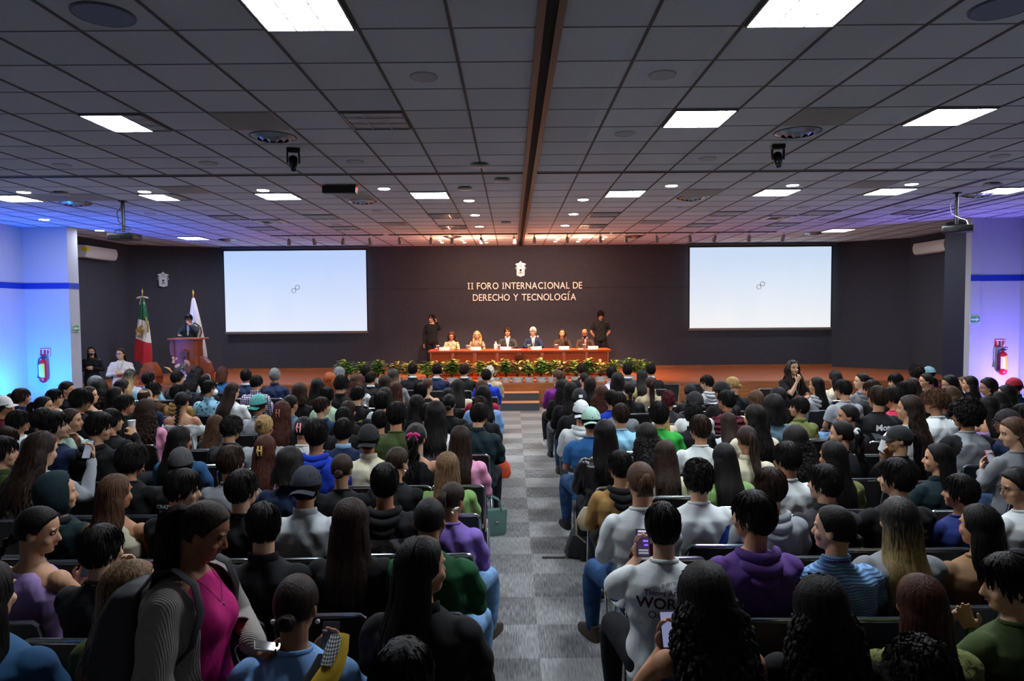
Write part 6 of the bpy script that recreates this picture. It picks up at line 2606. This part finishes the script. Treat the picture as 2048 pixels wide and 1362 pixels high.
for (cx, cz, rr) in ((-.04, .86, .035), (.04, .85, .035), (-.06, .80, .045), (.0, .81, .05), (.06, .79, .045), (-.04, .75, .04), (.04, .74, .04)):
    obj('flower_print', patch(s.data, [(cx + rr * cos(a), cz + rr * sin(a)) for a in np.linspace(0, 2 * pi, 15)[:-1]], -1, step=.005), mat('8c1828', .8), s)
o = find('blue stripe')['o']
s = child(o, 'tee_shirt')
obj('blue_stripe', patch(s.data, [(.19, .93), (.15, .93), (.02, .66), (.19, .66)], -1), mat('1440a8', .8), s)
o = find('white stripes')['o']
s = child(o, 'hooded_sweater')
obj('white_band', patch(s.data, [(-.19, .78), (.19, .78), (.19, .90), (-.19, .90)], -1), mat('9c9ea0', .8), s)
obj('pattern_band', patch(s.data, [(-.19, .81), (.19, .81), (.19, .86), (-.19, .86)], -1, off=.008, step=.006), mat('8a8c8e', .8, kind='camo'), s)
obj('grey_band', patch(s.data, [(-.19, .72), (.19, .72), (.19, .765), (-.19, .765)], -1), mat('55585a', .8), s)
o = find('bird print')['o']
s = child(o, 'tee_shirt')
obj('bird_print', patch(s.data, [(-.04, .86), (.0, .83), (.04, .85), (.10, .85), (.15, .87), (.12, .81), (.06, .785), (.0, .79)], -1, step=.006), mat('b8a040', .8), s)
o = find('raglan')['o']
s = child(o, 'sweater')
me = s.data.copy()
s.data = me
s.material_slots[0].link = 'DATA'
me.materials.clear()
me.materials.append(cloth_mat('silver', 'cloth'))
me.materials.append(cloth_mat('black', 'cloth'))
for f in me.polygons:
    c = f.center
    if abs(c.x) > .235 - .45 * max(0, c.z - .74) or c.y > .16:
        f.material_index = 1
o = find('striped shirt over')['o']
obj('purple_undershirt', small('m_ring', m_ring), mat('3c1468', .8, kind='cloth'), o).matrix_local = Matrix.Translation((0, -.004, .004)) @ Matrix.Scale(1.0, 4)
o = find('halter top')['o']
s = child(o, 'tank_top')
obj('white_wave', patch(s.data, [(-.14, .70), (.16, .74), (.16, .77), (-.14, .74)], -1), mat('a0a8b0', .8), s)

# ---- phones held in hands
for p in P:
    if p['ex'].get('phone'):
        pose = p['ex']['pose']
        side = 'L' if pose in ('phoneleft', 'phonelow') else 'R'
        el, wr, d, n, cu = POSES[pose][side]
        w, dd, nn = Vector(wr), Vector(d).normalized(), Vector(n)
        nn = (nn - dd * nn.dot(dd)).normalized()
        c = w + dd * .085 + nn * .028
        Mw = p['o'].matrix_world
        pos = Mw @ c
        # screen looks back at its owner
        fw = (Mw.to_3x3() @ Vector((-c.x * .6, -.9, .45))).normalized()
        up = (Mw.to_3x3() @ Vector((0, .35, 1))).normalized()
        xx = up.cross(fw).normalized()
        up = fw.cross(xx)
        R = Matrix((xx, up, fw)).transposed().to_4x4()
        ph = empty('smartphone', (0, 0, 0), 'smartphone held by the person with ' + ' '.join(p['desc'].split()[:9]), 'phone')
        ph.matrix_world = Matrix.Translation(pos) @ R
        obj('case', MB().box(-.037, .037, -.076, .076, -.009, 0, bev=.003), mat('a02040' if 'red phone' in p['desc'] else '1a1a1e', .4, key='phone_case'), ph)
        col = {'white tee with dark': '2a2038', 'big black curls': '9098c0', 'dark bun': '14161c', 'black braid and lilac': '20242c'}
        e_ = next((v for k, v in col.items() if k in p['desc']), '8890a0')
        obj('screen', MB().box(-.033, .033, -.071, .071, 0, .001), mat(e_, .2, emit=.9 if 'dark lettering' in p['desc'] else .45, key='phone_screen'), ph, smooth=False)
        if 'dark lettering' in p['desc']:
            for k, (x0, x1, z, c_) in enumerate(((-.028, 0, .045, '8060c0'), (.0, .028, .01, '8060e0'), (.005, .028, -.012, '7050e0'), (-.025, .02, .062, 'a0a0a8'), (-.027, .027, -.04, '707078'), (-.027, .027, -.055, '707078'))):
                obj('message_bubble', MB().box(x0, x1, z - .005, z + .005, .001, .0016), mat(c_, .4, emit=1., key='phone_bubble'), ph, smooth=False)

# ---- chairs, one under every listener
cp = chair_proto()
for p in P:
    d = p['desc'].split()
    lab = 'black chrome-framed chair of the person with ' + ' '.join(d[:9])
    cp.put((p['cx'], p['y'], 0), 0, lab, 'black stacking chairs in rows')
    p['chair'] = lab
for (x, r, lab) in ((UY(1335, 790, 13.4).x, 0, 'empty black chair in the front row right of the last black suit'), (UY(1395, 790, 13.4).x, 0, 'second empty black chair right of the last black suit, front row'), (UY(1540, 790, 12.5).x, 1, 'empty black chair left of the standing woman with lanyard'),
                    (UY(165, 960, 6.5).x, 8, 'empty black chair left of the raised dark teal hood'), (UY(395, 850, 9).x, 5, 'empty black chair beside the patterned blue shirt'), (UY(650, 1190, 3.6).x, 11, 'empty black chair right of the slicked black hair'), (UY(60, 1215, 3.6).x, 11, 'empty black chair behind the lilac tank top')):
    if all(abs(x - p['cx']) > .47 for p in P if p['row'] == r):
        cp.put((x, ROWB[r] + .285, 0), 0, lab, 'black stacking chairs in rows')
# ------------------------------------------------------------------ people on and beside the stage
YP = 18.15


def panelist(px, py, lab, yaw, pitch, wide=1., **kw):
    h = UY(px, py, YP)
    o = person((h.x, YP, STAGE), pi, min(max((h.z - STAGE) / 1.345, .88), 1.12), lab, pose='table', yaw=yaw, pitch=pitch, vox=.010, wide=wide, face=True, **kw)
    return o


def vfront(o, garment, col, tie=None, w=.045):
    s = child(o, garment)
    p = patch(s.data, [(-w, 1.05), (w, 1.05), (w * .8, .98), (.012, .80), (-.012, .80), (-w * .8, .98)], 1, off=.006, step=.006)
    obj('shirt_front', p, mat(col, .8, key='shirt_cloth'), s)
    if tie:
        t_ = patch(s.data, [(-.012, 1.03), (.012, 1.03), (.016, .82), (0, .78), (-.016, .82)], 1, off=.012, step=.004)
        obj('necktie', t_, mat(tie, .6, key='tie'), s)


panelist(903, 664, 'seated woman with auburn bob in leopard blouse reading at the panel table', 0, 24, .92, hair='bob', hc='r', top='leopard', col='c8a888', ex=[('glasses', '3a2a22')], skin=3)
panelist(954, 662, 'seated woman with long blonde hair and glasses at the panel table', 0, 0, .92, hair='none', top='floral', col='8a7468', ex=[('glasses', '3a2a22')], skin=3)
o = bpy.context.scene.objects
_bl = [q for q in COL.objects if q.get('label', '').startswith('seated woman with long blonde')][0]
# long blonde hair falls to the front on both sides


def front_hair(root, hc, ln, yaw, one_side=0, seed=3):
    mb = MB()
    cap_shell(mb, .12, .12, .01, 7, seed)
    rng = random.Random(seed)
    curtain(mb, .16, .95)
    for sx in (-1, 1):
        if one_side and sx != one_side:
            continue
        for i in range(26):
            ph = rng.uniform(0, 6)
            ox, oy = rng.uniform(-.02, .03), rng.uniform(-.03, .05)
            pts = [HCEN + Vector((sx * .02, .02, .10)), HCEN + Vector((sx * .065, .02 + oy * .4, .07)), HCEN + Vector((sx * (.092 + ox * .4), .01 + oy, .0))]
            for q in range(1, 12):
                z = .11 - (ln + .1) * q / 11
                pts.append(Vector((sx * (.098 + ox + .008 * sin(q * 1.1 + ph)), .0 + oy + .105 * min(1, max(0, (.02 - z) / .14)) + .008 * cos(q + ph), z)))
            mb.tube(pts, [.012] * 12 + [.008, .002], 6)
    o = obj('hair', mb, hair_mat(hc), root, smooth=60)
    o.matrix_local = hmat(yaw, 0, 0)
    return o


front_hair(_bl, 'y', .24, 0)
a = panelist(1015, 655, 'seated man in dark suit and open white shirt at the middle of the panel table', 0, 0, 1.05, hair='short', hc='d', top='suit', col='charcoal', skin=0)
vfront(a, 'suit_jacket', 'd8dcde', w=.055)
a = panelist(1066, 654, 'seated grey-haired man with glasses, navy suit and orange tie at the panel table', 20, 0, 1.05, hair='slick', hc='w', top='suit', col='navy', ex=[('glasses', '3a2a22')], skin=3)
vfront(a, 'suit_jacket', 'd8dcde', 'c8582c')
a = panelist(1124, 658, 'seated woman with long brown curls and dark brown blouse at the panel table', 0, 0, .98, hair='none', top='shirt', col='34261e', skin=0)
front_hair(a, 'd', .26, 0, one_side=-1, seed=5)
a = panelist(1170, 657, 'seated bald man with dark beard, brown suit and pink tie at the panel table', 20, 24, 1.02, hair='none', top='suit', col='3a2a20', skin=2)
vfront(a, 'suit_jacket', 'a87c84', 'b85c6c', w=.03)
bd = MB()
bd.ell((0, .060, .030), (.052, .048, .036))
obj('beard', bd, hair_mat('k'), a).matrix_local = hmat(20, 24, 0)

# standing on the stage
h = UY(862, 629, 19.4)
o = person((h.x + .02, 19.4, STAGE), pi, (h.z - STAGE) / 1.77, 'man standing by the dark wall in black suit, left hand at his ear', pose='ear', yaw=40, hair='short', hc='k', top='suit', col='black', vox=.010, wide=1.05, face=True, skin=0, trousers='141416')
h = UY(1201, 620, 19.4)
o = person((h.x, 19.4, STAGE), pi, (h.z - STAGE) / 1.79, 'young man standing in black polo with hands behind his back', pose='back', yaw=0, pitch=12, hair='mop', hc='k', top='polo', col='black', vox=.010, face=True, skin=0, trousers='141416')
h = UY(379, 628, 17.45)
o = person((h.x, 17.45, STAGE), pi, (h.z - STAGE) / 1.76, 'man in dark suit speaking behind the lectern with a hand at his mouth', pose='mic', yaw=0, pitch=24, hair='short', hc='k', top='suit', col='1c2c30', vox=.010, wide=1.05, face=True, skin=0)
vfront_s = child(o, 'suit_jacket')
pp = patch(vfront_s.data, [(-.04, 1.47), (.04, 1.47), (.012, 1.2), (-.012, 1.2)], 1, off=.006, step=.006)
obj('shirt_front', pp, mat('c8cccc', .8, key='shirt_cloth'), vfront_s)
obj('beard', MB().ell((0, .064, .028), (.046, .046, .030)), hair_mat('k'), o).matrix_local = hmat(0, 24, .42)
bpy.context.view_layer.update()
mw = o.matrix_world @ Vector((-.03, .27, 1.50))
obj('handheld_microphone', MB().tube([(0, 0, -.12), (0, 0, 0)], [.014, .018], 10).ell((0, 0, .02), (.026, .026, .03)), BLACKP, loc=mw, label='black microphone held by the man at the lectern', cat='microphone')

# beside the stage
h = UY(241, 697, 14.3)
o = person((h.x, 14.3, 0), radians(195), h.z / 1.77, 'woman standing in white cardigan with clasped hands, near the left steps', pose='clasp', yaw=20, hair='midlong', hc='d', top='puffcardi', col='cfc8c4', vox=.012, wide=1.15, face=True, skin=3, ex=[('glasses', '3a2a22'), ('lanyard', 'x')], trousers='b8b8bc')
h = UY(174, 694, 15.85)
o = person((h.x + .1, 15.85, 0), radians(200), h.z / 1.77, 'woman standing in black with a black face mask behind the left pillar', pose='clasp', yaw=0, hair='midlong', hc='k', top='long', col='black', vox=.012, wide=1.1, face=True, skin=0, ex=[('mask', '0c0c0e')])
h = UY(1585, 720, 9.85)
o = person((h.x, 9.85, 0), radians(195), h.z / 1.77, 'young woman standing in black tee with lanyard and badge, hand at her chin', pose='chin_stand', yaw=0, hair='none', hc='d', top='tee', col='black', vox=.009, wide=.98, face=True, skin=3, ex=[('lanyard', 'x')])
fh = front_hair(o, 'd', .34, 0, seed=8)
fh.matrix_local = hmat(0, 0, .42)

# ------------------------------------------------------------------ the woman walking past in pink
h = UY(392, 998, 2.62)
sc = h.z / 1.775
W = person((h.x - .02, 2.62, 0), radians(-96), sc, 'woman walking past in hot pink top and grey cardigan, looking down at a phone', pose='holdleft', yaw=-20, pitch=24, hair='none', hc='d', top='tank', col='hot pink', vox=.0045, wide=1.0, face=True, skin=2, trousers='4c6a8c')
sh = child(W, 'tank_top')
# fuller chest on the close fitting top
me = sh.data.copy()
sh.data = me
sh.material_slots[0].link = 'OBJECT'
sh.material_slots[0].material = mat('b01468', .8, spec=.2, kind='cloth', key='pink_cloth')
co = get_co(me)
for sx in (-1, 1):
    co[:, 1] += .058 * np.exp(-((co[:, 0] - sx * .068) / .075) ** 2 - ((co[:, 2] - 1.262) / .085) ** 2) * (co[:, 1] > 0)
set_co(me, co)
for sx in (-1, 1):
    lid = obj('eyelid', MB().ell((0, 0, 0), (.0145, .0115, .0075), 14, 9), mat(SKIN[2], .6, spec=.3, kind='skin', key='skin'), W)
    lid.matrix_local = hmat(-20, 24, .42) @ Matrix.Translation((sx * .032, .0800, .1165))
# cardigan: open fronted shell with long sleeves
cm = remesh_src = MB()
Pz, dz = pose_of('holdleft')
cm.loft([(c[0], c[1] - .006, c[2] + dz, c[3] * 1.24, c[4] * 1.30) for c in TORSO[:-2]] + [(0, -.02, 1.05 + dz, .105, .078)], 28, 2.4)
for s_ in 'LR':
    sx = 1 if s_ == 'R' else -1
    el, wr = Vector(sd(Pz[s_][0], dz)), Vector(sd(Pz[s_][1], dz))
    s0 = Vector((sx * .185, -.012, .965 + dz))
    cm.ell((sx * .17, -.015, .97 + dz), (.078, .080, .072))
    cm.blob([s0, s0.lerp(el, .4), el, el.lerp(wr, .4), el.lerp(wr, .82), wr.lerp(el, .06)], [.078, .084, .076, .066, .055, .043], 16)
me = remesh(cm, 'cardigan', .008, 3, .5)
bm = bmesh.new()
bm.from_mesh(me)
dl = [v for v in bm.verts if v.co.y > .035 and abs(v.co.x) < .135 and v.co.z < 1.52 or (v.co.z < .90)
      or (v.co.z > 1.38 and v.co.y > -.035 and abs(v.co.x) < .11)]
hands_keep = [v for v in dl if v.co.y > .17]
dl = [v for v in dl if v.co.y <= .17 or abs(v.co.x) < .02 and False]
bmesh.ops.delete(bm, geom=dl, context='VERTS')
bm.to_mesh(me)
bm.free()
co = get_co(me)
no = np.empty(len(me.vertices) * 3)
me.vertices.foreach_get('normal', no)
no = no.reshape(-1, 3)
co += no * (.005 * np.sin(30 * co[:, 2] + 12 * co[:, 0]) * np.sin(14 * co[:, 1]))[:, None]
set_co(me, co)
cd = obj('cardigan', me, mat('8f8781', .9, spec=.2, kind='rib', key='cardigan_knit'), W)
so = cd.modifiers.new('thick', 'SOLIDIFY')
so.thickness = .006
so.offset = -1
# hair drawn back with a loose tail
mb = MB()
cap_shell(mb, .12, .10, .004, 10, 2, nu=90, nv=54)
rng = random.Random(4)
for i in range(60):
    a_, rr = rng.uniform(0, 6.28), .040 * math.sqrt(rng.random())
    ox, oy = rr * cos(a_), rr * sin(a_)
    ph = rng.uniform(0, 6)
    pts = [(ox * .4, -.09, .18), (ox * .8, -.125 + oy * .4, .175), (ox, -.155 + oy, .12)]
    L_ = .26 + .1 * rng.random()
    for q in range(1, 14):
        z = .12 - (L_ + .10) * q / 13
        v_ = Vector((ox * (1.3 + .3 * sin(q / 3)) + .006 * sin(q + ph), -max(.15, yback(z) - .01) + oy * 1.2 + .006 * cos(q * .8 + ph), z)) - Vector((0, -.15, .12))
        pts.append(Matrix.Rotation(radians(22), 3, 'X') @ v_ + Vector((0, -.15, .12)))
    mb.tube(pts, [.008] * 3 + [.009] * 9 + [.007, .005, .003, .001], 5)
hw = obj('hair', mb, hair_mat('d'), W, smooth=60)
hw.matrix_local = hmat(-20, 24, .42)
obj('necklace', MB().tube([(-.062, .03, 1.475), (-.045, .10, 1.40), (0, .128, 1.33), (.045, .10, 1.40), (.062, .03, 1.475)], .0015, 5).ell((0, .135, 1.322), (.006, .004, .009)), mat('6a5a50', .3, .7), W)
# backpack on her back
bp = empty('backpack', (0, 0, 0), 'dark grey backpack worn by the woman in hot pink top', 'backpack')
bpy.context.view_layer.update()
bp.matrix_world = W.matrix_world.copy()
bagm = mat('2a2a2e', .7, kind='cloth', key='backpack_cloth')
bb = MB()
bb.loft([(.02, -.27, .92, .14, .09), (.02, -.29, .98, .165, .12), (.02, -.28, 1.15, .165, .125), (.02, -.26, 1.30, .15, .105), (.02, -.24, 1.40, .11, .07), (.02, -.225, 1.43, .05, .03)], 24, 3)
obj('bag_body', remesh(bb, 'bag', .012, 3), bagm, bp)
obj('front_pocket', MB().loft([(.02, -.385, .95, .10, .03), (.02, -.40, 1.0, .12, .045), (.02, -.395, 1.14, .12, .045), (.02, -.38, 1.19, .09, .02)], 20, 3), mat('38383c', .7, kind='cloth', key='backpack_cloth'), bp)
for sx in (-1, 1):
    obj('shoulder_strap', MB().tube([(sx * .09, -.19, 1.40), (sx * .105, -.11, 1.485), (sx * .115, -.01, 1.515), (sx * .13, .085, 1.46), (sx * .145, .118, 1.35), (sx * .17, .09, 1.22), (sx * .19, -.02, 1.10), (sx * .16, -.17, 1.02)], .022, 10, flat=(.3, 1.1), up=(0, 1, .4)), mat('16181a', .7, kind='cloth', key='strap_cloth'), bp)
ph = empty('smartphone', (0, 0, 0), 'dark smartphone held by the woman in hot pink top', 'phone')
bpy.context.view_layer.update()
c = W.matrix_world @ Vector((.0, .355, 1.150))
ph.matrix_world = Matrix.Translation(c) @ Matrix.Rotation(radians(-70), 4, 'Z') @ Matrix.Rotation(radians(-18), 4, 'X')
obj('case', MB().box(-.037, .037, -.076, .076, -.009, 0, bev=.003), mat('aab0b4', .3, key='phone_case'), ph)
obj('screen', MB().box(-.034, .034, -.073, .073, 0, .001), mat('0c0c10', .08, key='phone_glass'), ph, smooth=False)

# ------------------------------------------------------------------ bags along the aisle and other loose things
def floor_pt(px, py):
    return UZ(px, py, 0)


p_ = UZ(1008, 925, .2)
r = empty('bag', (p_.x - .05, p_.y, 0), 'bright orange bag on the floor at the left side of the aisle', 'bag')
obj('bag_body', MB().loft([(0, 0, 0, .13, .09), (0, 0, .05, .15, .10), (0, 0, .18, .13, .08), (0, 0, .25, .06, .03)], 20, 2.6), mat('c8441c', .6, kind='cloth', key='orange_cloth'), r)
obj('handle', MB().tube([(-.06, 0, .22), (-.05, 0, .34), (.05, 0, .34), (.06, 0, .22)], .01, 7), mat('c8441c', .6), r)
p_ = UZ(995, 905, .3)
r = empty('backpack', (p_.x - .12, p_.y + .15, 0), 'black backpack leaning by the orange bag at the aisle', 'backpack')
obj('bag_body', MB().loft([(0, 0, 0, .14, .10), (0, 0, .1, .16, .12), (0, 0, .32, .14, .10), (0, 0, .45, .06, .04)], 20, 2.6), mat('141416', .7, kind='cloth'), r)
obj('shoulder_strap', MB().tube([(.05, -.08, .42), (.16, -.12, .36), (.19, -.12, .2), (.12, -.1, .03)], .02, 8, flat=(.35, 1.2)), mat('101012', .7), r)
p_ = UZ(985, 1068, 0)
r = empty('handbag', (p_.x, p_.y, 0), 'mint green handbag on the carpet at the left side of the aisle', 'bag', rz=radians(12))
mb_ = MB()
mb_.loft([(0, 0, 0, .13, .075), (0, 0, .02, .14, .08), (0, 0, .15, .15, .07), (0, 0, .26, .155, .05)], 24, 4)
obj('bag_body', mb_, mat('4e6c66', .55, kind='cloth', key='mint_leather'), r)
for sy in (-1, 1):
    obj('handle', MB().tube([(-.09, sy * .05, .24), (-.07, sy * .045, .36), (0, sy * .04, .40), (.07, sy * .045, .36), (.09, sy * .05, .24)], .009, 7), mat('4e6c66', .55), r)
obj('clasp', MB().box(.02, .05, -.085, -.07, .14, .17, bev=.003), CHROMEM, r)
p_ = UZ(1160, 1100, .05)
r = empty('backpack', (p_.x, p_.y, 0), 'grey and black backpack leaning on a chair leg, right side of the aisle', 'backpack', rz=radians(-20))
mb_ = MB()
mb_.loft([(0, 0, 0, .13, .11), (0, 0, .04, .15, .12), (.03, .02, .2, .13, .10), (.07, .04, .36, .10, .07), (.10, .05, .42, .05, .03)], 24, 2.8)
obj('bag_body', mb_, mat('3e3f42', .7, kind='cloth', key='grey_bag'), r)
obj('mesh_pocket', MB().loft([(.02, -.09, .02, .11, .04), (.03, -.10, .1, .12, .045), (.04, -.09, .22, .09, .03)], 20, 3), mat('0c0c0e', .6), r)
obj('loose_strap', MB().tube([(-.05, -.10, .03), (-.14, -.14, .012), (-.24, -.16, .010), (-.32, -.19, .010)], .012, 8, flat=(.4, 1.3)), mat('0c0c0e', .6), r)
# laptop glow at the far left
q = find('by the laptop')
p_ = Vector((q['x'] + .28, q['y'] + .42, .60))
r = empty('laptop', p_, 'open laptop with bright screen at the far left of the audience', 'laptop', rz=radians(10))
obj('keyboard_base', MB().box(-.16, .16, -.11, .11, 0, .016, bev=.004), mat('5a5c60', .4, .5), r)
obj('lid', MB().box(-.16, .16, .10, .112, .01, .22, bev=.003), mat('5a5c60', .4, .5), r)
obj('screen', MB().box(-.15, .15, .098, .10, .025, .21), mat('d8e8ff', .4, emit=1.8, key='laptop_screen'), r, smooth=False)
# paper cup raised by the man in the black hoodie
q = find('raising a cup')
c = q['o'].matrix_world @ Vector((.13, .27, 1.19))
obj('paper_cup', MB().tube([(0, 0, -.05), (0, 0, .05)], [.028, .036], 16), WHITEP, loc=c, label='white paper cup raised by the man in black hoodie', cat='cup')

# yellow and black checked garment hanging over a chair at the bottom of the photo
a_, b_ = UY(688, 1268, 2.36), UY(668, 1330, 2.28)
c_, d_ = UY(640, 1380, 2.22), UY(600, 1440, 2.18)
r = empty('checked_jacket', a_, 'yellow and black jacket with checkered trim hanging left of the tall black hair', 'jacket')
pts = [q - a_ for q in (a_, a_.lerp(b_, .5), b_, c_, d_)]
obj('yellow_cloth', MB().tube(pts, [.020, .034, .038, .045, .05], 14, flat=(1.0, .45), up=(1, 0, 0)), mat('b89410', .85, kind='cloth'), r)
obj('checkered_trim', MB().tube([p + Vector((-.022, -.018, .004)) for p in pts[:3]], [.020, .026, .020], 12, flat=(1.0, .5), up=(1, 0, 0)), mat('c8c8c4', .85, kind='check', key='check_cloth'), r)
obj('black_panel', MB().tube([p + Vector((-.055, .0, -.02)) for p in pts[1:]], [.02, .03, .034, .04], 12, flat=(1.0, .5), up=(1, 0, 0)), mat('0c0c0e', .85, kind='cloth'), r)
# cloth bag on the lap of the man in the tan jacket
q = find('tan jacket')
c = Vector((q['x'] - .20, q['y'] + .16, .66))
r = empty('cloth_bag', c, 'cream cloth bag on the lap of the man in tan jacket', 'bag')
obj('bag_body', MB().loft([(0, 0, -.03, .09, .06), (0, 0, .03, .12, .07), (-.02, 0, .10, .07, .04), (-.04, 0, .14, .02, .015)], 18, 2.5), mat('a89c80', .85, kind='cloth'), r)
obj('strap', MB().tube([(-.03, 0, .12), (-.12, -.03, .04), (-.12, -.05, -.06), (-.05, -.06, -.12)], .008, 6), mat('8c8068', .8), r)
